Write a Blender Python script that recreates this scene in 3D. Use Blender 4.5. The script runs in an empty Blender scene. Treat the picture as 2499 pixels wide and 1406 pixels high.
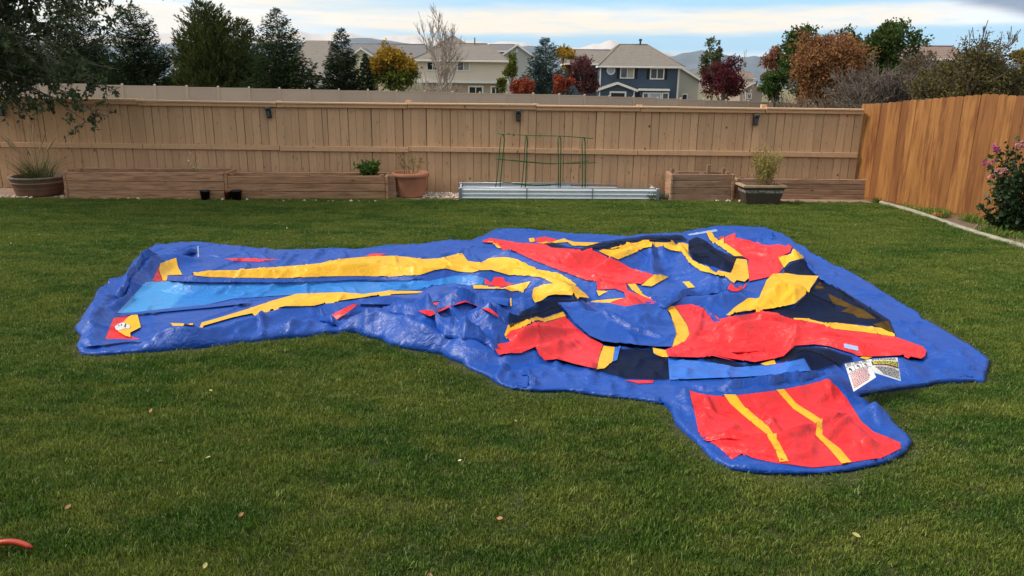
import bpy, bmesh, math, random
import numpy as np
from mathutils import Vector, Matrix
from mathutils.geometry import delaunay_2d_cdt

SC = bpy.context.scene
COL = SC.collection

# ---------------------------------------------------------------- camera
FPX, CAMH = 1850.0, 2.2
TH, ROLL = math.atan(523 / FPX), math.radians(0.7)
_F = np.array([0, math.cos(TH), -math.sin(TH)])
_R0 = np.array([1.0, 0, 0]); _U0 = np.array([0, math.sin(TH), math.cos(TH)])
_R = _R0 * math.cos(ROLL) + _U0 * math.sin(ROLL)
_U = _U0 * math.cos(ROLL) - _R0 * math.sin(ROLL)
_C = np.array([0, 0, CAMH])
cd = bpy.data.cameras.new('camera')
cd.sensor_width = 36.0
cd.lens = 36.0 * FPX / 2499.0
cd.clip_start = 0.05
cd.clip_end = 30000
cam = bpy.data.objects.new('camera', cd)
COL.objects.link(cam)
cam.matrix_world = Matrix(((_R[0], _U[0], -_F[0], 0), (_R[1], _U[1], -_F[1], 0), (_R[2], _U[2], -_F[2], CAMH), (0, 0, 0, 1)))
SC.camera = cam

# ---------------------------------------------------------------- sun, sky, exposure
SUN_AZ, SUN_EL = math.radians(-96), math.radians(46)     # azimuth from +Y towards +X: straight from the left
sl = bpy.data.lights.new('sun', 'SUN')
sl.energy = 2.4
sl.angle = math.radians(15)
sl.color = (1.0, 0.93, 0.82)
sun = bpy.data.objects.new('sun', sl)
COL.objects.link(sun)
sdir = Vector((math.sin(SUN_AZ) * math.cos(SUN_EL), math.cos(SUN_AZ) * math.cos(SUN_EL), math.sin(SUN_EL)))
sun.rotation_euler = sdir.to_track_quat('Z', 'Y').to_euler()
SC.view_settings.view_transform = 'Standard'
SC.view_settings.look = 'None'
SC.view_settings.exposure = 0.74
SC.view_settings.gamma = 1.0
SC.cycles.max_bounces = 6
SC.cycles.transparent_max_bounces = 12
SC.cycles.use_denoising = True
SC.cycles.sample_clamp_indirect = 4.0

class N:
    """small node-tree helper"""
    def __init__(s, tree):
        s.t = tree
    def __call__(s, typ, ins=None, **kw):
        n = s.t.nodes.new(typ)
        for k, v in kw.items():
            setattr(n, k, v)
        for k, v in (ins or {}).items():
            sock = n.inputs[k]
            if isinstance(v, bpy.types.NodeSocket):
                s.t.links.new(v, sock)
            else:
                sock.default_value = v
        return n
    def math(s, op, a, b=0.0, c=0.0, clamp=False):
        n = s('ShaderNodeMath', {0: a, 1: b, 2: c}, operation=op, use_clamp=clamp)
        return n.outputs[0]
    def smooth(s, x, lo, hi):
        n = s('ShaderNodeMapRange', {'Value': x, 'From Min': lo, 'From Max': hi}, interpolation_type='SMOOTHSTEP')
        return n.outputs['Result']
    def mix(s, fac, a, b):
        n = s('ShaderNodeMix', None, data_type='RGBA')
        for i, v in ((0, fac), (6, a), (7, b)):
            if isinstance(v, bpy.types.NodeSocket):
                s.t.links.new(v, n.inputs[i])
            else:
                n.inputs[i].default_value = v if i == 0 else (tuple(v) + (1,))[:4]
        return n.outputs[2]
    def noise(s, vec, scale, detail=3, rough=0.55, dist=0.0):
        n = s('ShaderNodeTexNoise', {'Vector': vec, 'Scale': scale, 'Detail': detail, 'Roughness': rough, 'Distortion': dist})
        return n.outputs['Fac']
    def ramp(s, fac, stops):
        n = s('ShaderNodeValToRGB', {'Fac': fac})
        cr = n.color_ramp
        while len(cr.elements) < len(stops):
            cr.elements.new(0.5)
        for e, (p, c) in zip(cr.elements, stops):
            e.position = p
            e.color = (tuple(c) + (1,))[:4]
        return n.outputs['Color']
    def vec(s, v, scale):
        n = s('ShaderNodeVectorMath', {0: v, 1: scale}, operation='MULTIPLY')
        return n.outputs[0]

def make_world():
    w = bpy.data.worlds.new('World')
    SC.world = w
    w.use_nodes = True
    t = w.node_tree
    t.nodes.clear()
    n = N(t)
    sky = n('ShaderNodeTexSky', sky_type='NISHITA')
    sky.sun_disc = False
    sky.sun_elevation = SUN_EL
    sky.sun_rotation = SUN_AZ
    sky.air_density = 1.0
    sky.dust_density = 1.5
    skyc = n.vec(sky.outputs['Color'], (0.115, 0.125, 0.13))
    d = n('ShaderNodeTexCoord').outputs['Generated']
    sx = n('ShaderNodeSeparateXYZ', {0: d})
    x, y, z = sx.outputs[0], sx.outputs[1], sx.outputs[2]
    az = n.math('ARCTAN2', x, y)
    el = n.math('ARCSINE', z)
    # low sky: long flat cloud banks seen edge-on
    cv = n('ShaderNodeCombineXYZ', {0: n.math('MULTIPLY', az, 3.0), 1: n.math('MULTIPLY', el, 26.0), 2: 0.7}).outputs[0]
    warp = n.noise(cv, 1.1, 3)
    n1 = n.noise(cv, 1.9, 6, 0.6, 0.6)
    e2 = n.math('ADD', el, n.math('MULTIPLY', n.math('SUBTRACT', warp, 0.5), 0.030))
    e3 = n.math('SUBTRACT', e2, n.math('MULTIPLY', az, 0.004))
    bank = n.math('MULTIPLY', n.smooth(e3, 0.046, 0.058), n.math('SUBTRACT', 1.0, n.smooth(e3, 0.070, 0.084)))
    hazeb = n.math('SUBTRACT', 1.0, n.smooth(e3, 0.014, 0.032))
    broken = n.math('MULTIPLY', n.smooth(e3, 0.095, 0.115), n.smooth(n1, 0.40, 0.60))
    left = n.math('SUBTRACT', 1.0, n.smooth(n.math('ADD', az, n.math('MULTIPLY', warp, 0.2)), -0.25, 0.10))
    cover = n.math('MAXIMUM', n.math('MAXIMUM', bank, n.math('MULTIPLY', hazeb, 0.7)), broken)
    cover = n.math('MAXIMUM', cover, n.math('MULTIPLY', left, n.smooth(n1, 0.16, 0.46)))
    # high sky: broken cloud on a plane
    zz = n.math('ADD', n.math('MAXIMUM', z, 0.0), 0.10)
    pv = n('ShaderNodeCombineXYZ', {0: n.math('DIVIDE', x, zz), 1: n.math('DIVIDE', y, zz), 2: 3.1}).outputs[0]
    hi = n.smooth(n.noise(pv, 0.8, 6, 0.6), 0.34, 0.58)
    up = n.smooth(el, 0.10, 0.24)
    cover = n.math('ADD', n.math('MULTIPLY', cover, n.math('SUBTRACT', 1.0, up)), n.math('MULTIPLY', hi, up))
    fine = n.noise(cv, 5.5, 4, 0.6)
    warmth = n.noise(cv, 0.9, 2)
    cc = n.mix(n.smooth(warmth, 0.35, 0.65), (0.62, 0.66, 0.69), (0.69, 0.61, 0.50))
    cc = n.mix(n.math('MULTIPLY', n.smooth(fine, 0.42, 0.72), 0.45), cc, (0.40, 0.53, 0.66))
    blue = n.mix(0.75, skyc, (0.24, 0.46, 0.66))
    col = n.mix(n.math('MULTIPLY', cover, 0.96), blue, cc)
    # grey rain-cloud deck: low frequency, one lobe dips to the upper right of view
    gv = n('ShaderNodeCombineXYZ', {0: n.math('MULTIPLY', az, 1.3), 1: n.math('MULTIPLY', el, 7.0), 2: 1.9}).outputs[0]
    g = n.math('ADD', n.math('MULTIPLY', az, 0.234), n.math('MULTIPLY', n.math('SUBTRACT', n.noise(gv, 3.0, 5, 0.6), 0.5), 0.02))
    grey = n.smooth(n.math('ADD', el, g), 0.193, 0.206)
    grey = n.math('MULTIPLY', grey, n.smooth(az, 0.12, 0.34))
    grey = n.math('MULTIPLY', grey, n.math('SUBTRACT', 1.0, n.smooth(el, 0.25, 0.5)))
    grey = n.math('MULTIPLY', grey, n.math('SUBTRACT', 1.0, n.smooth(az, 1.1, 1.8)))
    col = n.mix(n.math('MULTIPLY', grey, 0.92), col, (0.17, 0.22, 0.31))
    bg = n('ShaderNodeBackground', {'Color': col, 'Strength': 1.0})
    out = n('ShaderNodeOutputWorld')
    t.links.new(bg.outputs[0], out.inputs[0])
make_world()

# ---------------------------------------------------------------- pixel <-> place helpers (photo pixels, 2499 x 1406)
def ray(px, py):
    return _F + (px - 1249.5) / FPX * _R - (py - 703) / FPX * _U
def G(px, py, z=0.0):
    d = ray(px, py)
    return _C + d * ((z - CAMH) / d[2])
def PY(px, py, Y):
    d = ray(px, py)
    return _C + d * (Y / d[1])
def on_plane(px, py, p0, nrm):
    d = ray(px, py)
    return _C + d * (np.dot(p0 - _C, nrm) / np.dot(d, nrm))

# ---------------------------------------------------------------- object helpers
def lin(r, g, b):
    f = lambda c: (c / 255 / 12.92) if c / 255 <= 0.04045 else ((c / 255 + 0.055) / 1.055) ** 2.4
    return (f(r), f(g), f(b))
def link(o, parent=None):
    COL.objects.link(o)
    if parent is not None:
        o.parent = parent
    return o
def tag(o, label=None, cat=None, group=None, kind=None):
    if label: o['label'] = label
    if cat: o['category'] = cat
    if group: o['group'] = group
    if kind: o['kind'] = kind
    return o
def empty(name, loc=(0, 0, 0), rz=0.0):
    o = bpy.data.objects.new(name, None)
    o.location = loc
    o.rotation_euler = (0, 0, rz)
    o.empty_display_size = 0.1
    return link(o)
def np_mesh(name, V, F, smooth=False):
    """V (n,3); F list of face arrays (m,k) or python list of tuples"""
    me = bpy.data.meshes.new(name)
    V = np.asarray(V, dtype=np.float32).reshape(-1, 3)
    if isinstance(F, np.ndarray):
        F = [F]
    if len(F) and not isinstance(F[0], np.ndarray):
        tot = [len(f) for f in F]
        idx = np.fromiter((i for f in F for i in f), dtype=np.int32)
        tot = np.array(tot, dtype=np.int32)
    else:
        idx = np.concatenate([f.reshape(-1) for f in F]).astype(np.int32)
        tot = np.concatenate([np.full(len(f), f.shape[1], dtype=np.int32) for f in F])
    me.vertices.add(len(V))
    me.vertices.foreach_set('co', V.reshape(-1))
    me.loops.add(len(idx))
    me.loops.foreach_set('vertex_index', idx)
    me.polygons.add(len(tot))
    st = np.zeros(len(tot), dtype=np.int32)
    st[1:] = np.cumsum(tot)[:-1]
    me.polygons.foreach_set('loop_start', st)
    me.polygons.foreach_set('loop_total', tot)
    if smooth:
        me.polygons.foreach_set('use_smooth', np.ones(len(tot), dtype=bool))
    me.update(calc_edges=True)
    return me
class MB:
    """collects boxes, tubes and free faces, then links them as one mesh object"""
    def __init__(s):
        s.V = []; s.F = []
    def add(s, V, F):
        o = len(s.V)
        s.V.extend([tuple(v) for v in V])
        s.F.extend([tuple(i + o for i in f) for f in F])
        return s
    def box(s, x0, x1, y0, y1, z0, z1, rot=None, c=None):
        V = [(x, y, z) for x in (x0, x1) for y in (y0, y1) for z in (z0, z1)]
        if rot is not None:
            c = Vector(c if c is not None else ((x0 + x1) / 2, (y0 + y1) / 2, (z0 + z1) / 2))
            V = [tuple(rot @ (Vector(v) - c) + c) for v in V]
        return s.add(V, [(0, 1, 3, 2), (4, 6, 7, 5), (0, 4, 5, 1), (2, 3, 7, 6), (0, 2, 6, 4), (1, 5, 7, 3)])
    def tube(s, pts, r, n=6, cap=True):
        pts = [Vector(p) for p in pts]
        rr = r if hasattr(r, '__len__') else [r] * len(pts)
        V = []; F = []
        up = None
        for i, p in enumerate(pts):
            a = pts[max(i - 1, 0)]; b = pts[min(i + 1, len(pts) - 1)]
            d = (b - a)
            d = d.normalized() if d.length > 1e-9 else Vector((0, 0, 1))
            if up is None:
                up = Vector((0, 0, 1)) if abs(d.z) < 0.9 else Vector((1, 0, 0))
            u = d.cross(up)
            if u.length < 1e-6:
                u = d.cross(Vector((1, 0.3, 0.2)))
            u.normalize()
            w = u.cross(d).normalized()
            up = w
            for k in range(n):
                t = 2 * math.pi * k / n
                V.append(p + (u * math.cos(t) + w * math.sin(t)) * rr[i])
        for i in range(len(pts) - 1):
            for k in range(n):
                a = i * n + k; b = i * n + (k + 1) % n
                F.append((a, b, b + n, a + n))
        if cap:
            F.append(tuple(range(n))[::-1])
            F.append(tuple(range((len(pts) - 1) * n, len(pts) * n)))
        return s.add(V, F)
    def lathe(s, prof, n=24, c=(0, 0), sx=1.0):
        V = []; F = []
        for (r, z) in prof:
            for k in range(n):
                t = 2 * math.pi * k / n
                V.append((c[0] + r * math.cos(t) * sx, c[1] + r * math.sin(t), z))
        for i in range(len(prof) - 1):
            for k in range(n):
                a = i * n + k; b = i * n + (k + 1) % n
                F.append((a, b, b + n, a + n))
        return s.add(V, F)
    def build(s, name, m, parent=None, smooth=False, bevel=0.0):
        me = bpy.data.meshes.new(name)
        me.from_pydata(s.V, [], s.F)
        if bevel > 0:
            bm = bmesh.new(); bm.from_mesh(me)
            bmesh.ops.bevel(bm, geom=bm.edges[:], offset=bevel, segments=1, affect='EDGES')
            bm.to_mesh(me); bm.free()
        if smooth:
            me.polygons.foreach_set('use_smooth', [True] * len(me.polygons))
        me.materials.append(m)
        me.update()
        return link(bpy.data.objects.new(name, me), parent)
def obj(name, me, m, parent=None):
    if m is not None and not me.materials:
        me.materials.append(m)
    return link(bpy.data.objects.new(name, me), parent)

# ---------------------------------------------------------------- materials
MATS = {}
def mat(name, col, rough=0.8, var=0.12, scale=3.0, bump=0.0, bscale=40.0, metal=0.0, spec=0.3, stretch=(1, 1, 1), island=0.0, objrand=0.0, extra=None, trans=0.0, coat=0.0):
    if name in MATS:
        return MATS[name]
    m = bpy.data.materials.new(name)
    m.use_nodes = True
    t = m.node_tree
    t.nodes.clear()
    n = N(t)
    geo = n('ShaderNodeNewGeometry')
    pos = geo.outputs['Position']
    if stretch != (1, 1, 1):
        pos = n.vec(pos, stretch)
    f = n.noise(pos, scale, 4)
    lo = tuple(max(0, c * (1 - 2.2 * var)) for c in col); hi = tuple(c * (1 + 2.2 * var) for c in col)
    c = n.mix(f, lo, hi)
    if island > 0:
        hsv = n('ShaderNodeHueSaturation', {'Color': c, 'Hue': n.math('ADD', 0.5, n.math('MULTIPLY', n.math('SUBTRACT', geo.outputs['Random Per Island'], 0.5), island * 0.10)),
                                            'Value': n.math('ADD', 1.0 - island, n.math('MULTIPLY', geo.outputs['Random Per Island'], 2 * island))})
        c = hsv.outputs[0]
    if objrand > 0:
        r = n('ShaderNodeObjectInfo').outputs['Random']
        hsv = n('ShaderNodeHueSaturation', {'Color': c, 'Value': n.math('ADD', 1.0 - objrand, n.math('MULTIPLY', r, 2 * objrand))})
        c = hsv.outputs[0]
    if extra:
        c = extra(n, c, geo)
    b = n('ShaderNodeBsdfPrincipled', {'Base Color': c, 'Roughness': rough, 'Metallic': metal, 'Specular IOR Level': spec, 'Coat Weight': coat, 'Coat Roughness': 0.3})
    if bump > 0:
        bn = n('ShaderNodeBump', {'Height': n.noise(pos, bscale, 4), 'Strength': 1.0, 'Distance': bump})
        t.links.new(bn.outputs[0], b.inputs['Normal'])
    sh = b.outputs[0]
    if trans > 0:
        tr = n('ShaderNodeBsdfTranslucent', {'Color': c})
        mx = n('ShaderNodeMixShader', {0: trans, 1: sh, 2: tr.outputs[0]})
        sh = mx.outputs[0]
    out = n('ShaderNodeOutputMaterial')
    t.links.new(sh, out.inputs[0])
    MATS[name] = m
    return m
# ================================================================= ground
rng = np.random.default_rng(7)
ZONE = {0: (0, 0, 1.0), 1: (150, 520, 3.57), 2: (780, 520, 3.57), 3: (1150, 540, 3.57), 4: (1720, 540, 3.196), 5: (1580, 840, 2.975), 6: (1050, 720, 3.57)}
def ZP(*args):
    """tracing helper: ZP(zone, pts, zone, pts ...) -> list of photo pixels"""
    out = []
    for z, pts in zip(args[::2], args[1::2]):
        ox, oy, s = ZONE[z]
        out += [(ox + x / s, oy + y / s) for x, y in pts]
    return out
OUTLINE_PX = ZP(1, [(170, 1240), (150, 1110), (118, 1022), (160, 985), (205, 900), (300, 720), (435, 592), (520, 580), (610, 470), (700, 370), (830, 295), (1000, 275), (1170, 270), (1400, 290), (1600, 310), (1850, 335)],
                2, [(0, 332), (330, 328), (600, 300), (850, 285), (1150, 250), (1330, 255), (1430, 210), (1540, 147), (1800, 152), (2100, 190), (2450, 205)],
                3, [(1380, 150), (1500, 130), (1830, 120), (1870, 105), (2150, 55)],
                4, [(110, 50), (300, 55), (480, 65), (600, 112), (750, 205), (980, 340), (1200, 452), (1450, 610), (1650, 742), (1700, 772), (1900, 890), (2060, 985), (2150, 1040), (2185, 1100), (2180, 1272), (2090, 1250)],
                5, [(2280, 285), (2000, 320), (1545, 380), (1565, 405), (1700, 520), (1900, 690), (1925, 735), (1890, 800), (1700, 885), (1500, 922), (1300, 942), (1080, 952), (900, 950), (740, 932), (620, 908), (500, 858), (380, 750), (290, 672), (200, 590), (150, 490), (115, 432)],
                6, [(2010, 950), (1550, 892), (1200, 870), (950, 862), (850, 850), (600, 792), (450, 715), (330, 650), (180, 575), (120, 545)],
                2, [(1060, 1245), (900, 1222), (620, 1152), (430, 1092), (300, 1045), (150, 1045)],
                1, [(2440, 1050), (1900, 1102), (1300, 1172), (900, 1202), (500, 1237), (250, 1252)])
OUT = np.array([G(x, y)[:2] for x, y in OUTLINE_PX])
def resample(P, step, closed=True):
    P = np.asarray(P, float)
    Q = np.vstack([P, P[:1]]) if closed else P
    out = []
    for a, b in zip(Q[:-1], Q[1:]):
        k = max(1, int(math.ceil(np.linalg.norm(b - a) / step)))
        for i in range(k):
            out.append(a + (b - a) * i / k)
    if not closed:
        out.append(Q[-1])
    return np.array(out)
def _wavy(P):
    Q = resample(P, 0.22); r = np.random.default_rng(2)
    return Q + r.normal(0, 0.012, Q.shape)
def in_poly(P, poly):
    x, y = P[:, 0], P[:, 1]
    inside = np.zeros(len(P), bool)
    a = poly; b = np.roll(poly, -1, axis=0)
    for (x0, y0), (x1, y1) in zip(a, b):
        if y0 == y1:
            continue
        c = ((y0 > y) != (y1 > y))
        inside ^= c & (x < (x1 - x0) * (y - y0) / (y1 - y0) + x0)
    return inside
OUT = _wavy(OUT)
def dist_poly(P, poly, closed=True):
    d = np.full(len(P), 1e9)
    a = poly if closed else poly[:-1]
    b = np.roll(poly, -1, axis=0) if closed else poly[1:]
    for p, q in zip(a, b):
        v = q - p
        L = max(float(v @ v), 1e-12)
        t = np.clip(((P - p) @ v) / L, 0, 1)
        d = np.minimum(d, np.hypot(P[:, 0] - p[0] - t * v[0], P[:, 1] - p[1] - t * v[1]))
    return d
# lattice value noise for placing things
def vnoise(P, scale, seed=0):
    P = np.asarray(P) * scale
    i = np.floor(P).astype(np.int64); f = P - i
    f = f * f * (3 - 2 * f)
    def h(ix, iy):
        n = (ix * 374761393 + iy * 668265263 + seed * 982451653) & 0xFFFFFFFF
        n = ((n ^ (n >> 13)) * 1274126177) & 0xFFFFFFFF
        return ((n ^ (n >> 16)) & 0xFFFF) / 65535.0
    a = h(i[:, 0], i[:, 1]); b = h(i[:, 0] + 1, i[:, 1]); c = h(i[:, 0], i[:, 1] + 1); d = h(i[:, 0] + 1, i[:, 1] + 1)
    return (a * (1 - f[:, 0]) + b * f[:, 0]) * (1 - f[:, 1]) + (c * (1 - f[:, 0]) + d * f[:, 0]) * f[:, 1]

FENCE_Y = 14.3
def front_y(x):
    return np.interp(x, [-9.0, -5, -2.2, 0, 2.8, 6.7], [13.06, 13.27, 13.50, 13.58, 13.68, 13.74])
def terrain_z(x, y):
    t = np.clip((y - 14.6) / 34.0, 0, 1); t = t * t * (3 - 2 * t)
    z = -t * (1.25 + 0.022 * np.clip(x, -60, 60)) - 0.06
    z = z - np.clip(y - 50, 0, 70) * 0.024 - np.clip(y - 120, 0, 3000) * 0.012
    return z

m_terrain = mat('terrain_dry_grass', (0.16, 0.13, 0.06), 0.95, 0.25, 0.05)
ys = np.concatenate([np.linspace(-40, 14.6, 6), np.linspace(16, 120, 40), np.geomspace(130, 9000, 40)])
xs = np.concatenate([-np.geomspace(6000, 70, 24), np.linspace(-60, 60, 41), np.geomspace(70, 6000, 24)])
XX, YY = np.meshgrid(xs, ys)
ZZ = terrain_z(XX, YY)
V = np.stack([XX, YY, ZZ], -1).reshape(-1, 3)
nx, ny = len(xs), len(ys)
I = (np.arange(ny - 1)[:, None] * nx + np.arange(nx - 1)[None, :]).reshape(-1)
Fq = np.stack([I, I + 1, I + nx + 1, I + nx], -1)
tag(obj('ground', np_mesh('ground', V, Fq, True), m_terrain), 'dry open ground falling away behind the yard', 'ground', kind='structure')

# unseen house behind the camera, added to keep low sky off the near lawn
m_hw = mat('unseen_house_wall', (0.22, 0.19, 0.16), 0.85, 0.08, 0.5)
m_hr = mat('unseen_house_roof', (0.12, 0.11, 0.10), 0.9, 0.15, 2.0)
hs_ = tag(empty('house', (0, -4.0, 0)), kind='structure')
MB().box(-10, 10, -9.0, 0.0, 0.0, 5.6).build('wall', m_hw, hs_)
MB().add([(-10.5, 0.5, 5.45), (10.5, 0.5, 5.45), (10.5, -9.5, 5.45), (-10.5, -9.5, 5.45), (-8, -4.5, 8.2), (8, -4.5, 8.2)], [(0, 1, 5, 4), (1, 2, 5), (2, 3, 4, 5), (3, 0, 4), (3, 2, 1, 0)]).build('roof', m_hr, hs_)
def lawn_col(n, c, geo):
    p = geo.outputs['Position']
    c = n.mix(n.smooth(n.noise(p, 0.9, 3), 0.35, 0.7), (0.030, 0.042, 0.010), (0.062, 0.064, 0.018))
    return n.mix(n.smooth(n.noise(p, 30, 3), 0.4, 0.7), c, (0.075, 0.06, 0.025))
m_thatch = mat('lawn_thatch', (0.04, 0.05, 0.015), 0.95, 0.2, 2.0, bump=0.01, bscale=60, extra=lawn_col)
lx = np.linspace(-14, 7.9, 24)
V = []; Fl = []
for i, x in enumerate(lx):
    V += [(x, -8, 0), (x, 14.45, 0)]
for i in range(len(lx) - 1):
    Fl.append((2 * i, 2 * i + 2, 2 * i + 3, 2 * i + 1))
tag(obj('lawn', np_mesh('lawn', V, Fl), m_thatch), 'green mown backyard lawn in front of the tan fence', 'lawn', kind='structure')

# gravel / soil strip between lawn edge and fence
m_soil = mat('bed_soil', (0.30, 0.20, 0.14), 0.95, 0.25, 6.0, bump=0.02, bscale=35)
V = []; Fl = []
for x in np.linspace(-13, 6.6, 40):
    V += [(x, float(front_y(x)) + 0.02, 0.006), (x, 14.42, 0.006)]
for i in range(39):
    Fl.append((2 * i, 2 * i + 2, 2 * i + 3, 2 * i + 1))
tag(obj('planting_strip', np_mesh('planting_strip', V, Fl), m_soil), 'bare soil and gravel strip along the foot of the tan fence', 'soil', kind='structure')

def pebbles(name, label, boxes, cnt, m, smin=0.018, smax=0.04):
    V = []; Fs = []
    base = np.array([(1, 0, 0), (-1, 0, 0), (0, 1, 0), (0, -1, 0), (0, 0, 1), (0, 0, -1)], float)
    ft = np.array([(0, 2, 4), (2, 1, 4), (1, 3, 4), (3, 0, 4), (2, 0, 5), (1, 2, 5), (3, 1, 5), (0, 3, 5)])
    k = 0
    for (x0, x1, y0, y1), c in zip(boxes, cnt):
        for _ in range(c):
            s = rng.uniform(smin, smax)
            p = np.array([rng.uniform(x0, x1), rng.uniform(y0, y1), 0.006 + s * rng.uniform(0.2, 0.6)])
            a = rng.uniform(0, 6.28)
            R = np.array([[math.cos(a), -math.sin(a), 0], [math.sin(a), math.cos(a), 0], [0, 0, 1]])
            V.append((base * (rng.uniform(0.7, 1.3, 3) * s * np.array([1, 1, 0.7]))) @ R.T + p)
            Fs.append(ft + 6 * k); k += 1
    o = obj(name, np_mesh(name, np.concatenate(V), np.concatenate(Fs), True), m)
    return tag(o, label, 'gravel', kind='stuff')
m_peb = mat('pale_gravel', (0.52, 0.40, 0.32), 0.9, 0.1, 8.0, island=0.35)
pebbles('gravel', 'pale pinkish gravel along the foot of the tan fence', [(-1.65, -0.82, 13.62, 14.25), (-8.0, -7.55, 13.15, 13.6), (-9.2, -8.4, 13.1, 13.3), (2.6, 2.9, 13.75, 14.1), (3.6, 4.6, 13.62, 13.72), (-7.5, -2.2, 13.1, 13.2)],
        [420, 120, 60, 60, 30, 40], m_peb)

# concrete lawn edging on the right
EDGE_PX = [(2150, 497), (2180, 505), (2235, 520), (2320, 550), (2400, 577), (2499, 605), (2580, 632), (2680, 668)]
EP = np.array([G(x, y)[:2] for x, y in EDGE_PX])
EP = resample(EP, 0.15, closed=False)
m_conc = mat('pale_concrete', (0.30, 0.275, 0.21), 0.9, 0.2, 9.0, bump=0.004, bscale=60)
b = MB()
prof = [(-0.042, 0.0), (-0.042, 0.03), (-0.025, 0.05), (0.025, 0.05), (0.042, 0.03), (0.042, 0.0)]
V = []; Fl = []
for i, p in enumerate(EP):
    d = EP[min(i + 1, len(EP) - 1)] - EP[max(i - 1, 0)]
    d /= np.linalg.norm(d); nrm = np.array([-d[1], d[0]])
    for (o_, z_) in prof:
        q = p + nrm * o_
        V.append((q[0], q[1], z_ * (0.92 + 0.16 * random.Random(i).random())))
for i in range(len(EP) - 1):
    for k in range(5):
        a = i * 6 + k
        Fl.append((a, a + 1, a + 7, a + 6))
b.add(V, Fl)
tag(b.build('concrete_edging', m_conc, smooth=True), 'thin pale concrete edging curving between lawn and weedy bed', 'edging')

# ---------------------------------------------------------------- grass blades (uncountable)
def blade_patch(name, nb, rad, h0, h1, m, seed, w=0.0023, lean=0.5):
    r = np.random.default_rng(seed)
    V = []; Fs = []; k = 0
    base = r.uniform(-rad, rad, (nb, 2))
    for i in range(nb):
        h = r.uniform(h0, h1); a = r.uniform(0, 6.283); ln = abs(r.normal(0, lean)) * h
        ww = w * r.uniform(0.7, 1.3)
        dx, dy = math.cos(a), math.sin(a); f = r.uniform(0, 6.283); sx_, sy_ = math.cos(f) * ww, math.sin(f) * ww
        bx_, by_ = base[i]
        p0 = (bx_, by_, 0); p1 = (bx_ + dx * ln * 0.35, by_ + dy * ln * 0.35, h * 0.6); p2 = (bx_ + dx * ln, by_ + dy * ln, h * (1 - 0.18 * min(1.5, ln / h)))
        V += [(p0[0] - sx_, p0[1] - sy_, 0), (p0[0] + sx_, p0[1] + sy_, 0), (p1[0] + sx_ * 0.8, p1[1] + sy_ * 0.8, p1[2]), (p1[0] - sx_ * 0.8, p1[1] - sy_ * 0.8, p1[2]), p2]
        Fs += [(k, k + 1, k + 2, k + 3), (k + 3, k + 2, k + 4)]
        k += 5
    me = np_mesh(name, V, Fs, True)
    me.materials.append(m)
    return bpy.data.objects.new(name, me)

def grass_mat():
    m = bpy.data.materials.new('grass_blade')
    m.use_nodes = True
    t = m.node_tree; t.nodes.clear(); n = N(t)
    geo = n('ShaderNodeNewGeometry')
    p = geo.outputs['Position']
    big = n.noise(n.vec(p, (0.55, 1.5, 1.0)), 0.9, 3, 0.6)
    mid = n.noise(n.vec(p, (0.7, 1.6, 1.0)), 2.4, 3, 0.6)
    r = geo.outputs['Random Per Island']
    g1 = n.mix(n.smooth(big, 0.36, 0.64), (0.050, 0.125, 0.014), (0.140, 0.190, 0.028))
    g2 = n.mix(n.math('MULTIPLY', n.smooth(mid, 0.44, 0.66), 0.85), g1, (0.195, 0.225, 0.038))
    g2 = n.mix(n.math('MULTIPLY', n.smooth(n.noise(p, 1.3, 3, 0.6), 0.55, 0.75), 0.7), g2, (0.034, 0.100, 0.012))
    c = n.mix(n.math('MULTIPLY', n.math('GREATER_THAN', r, 0.91), 0.7), g2, (0.28, 0.25, 0.09))
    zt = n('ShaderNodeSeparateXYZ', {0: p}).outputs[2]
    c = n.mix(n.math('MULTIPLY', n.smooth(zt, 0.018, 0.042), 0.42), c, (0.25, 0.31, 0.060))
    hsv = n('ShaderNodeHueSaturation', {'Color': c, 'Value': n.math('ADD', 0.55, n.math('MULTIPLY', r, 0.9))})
    c = hsv.outputs[0]
    b = n('ShaderNodeBsdfPrincipled', {'Base Color': c, 'Roughness': 0.5, 'Specular IOR Level': 0.25})
    tr = n('ShaderNodeBsdfTranslucent', {'Color': c})
    mx = n('ShaderNodeMixShader', {0: 0.3, 1: b.outputs[0], 2: tr.outputs[0]})
    out = n('ShaderNodeOutputMaterial'); t.links.new(mx.outputs[0], out.inputs[0])
    return m
m_grass = grass_mat()
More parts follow.
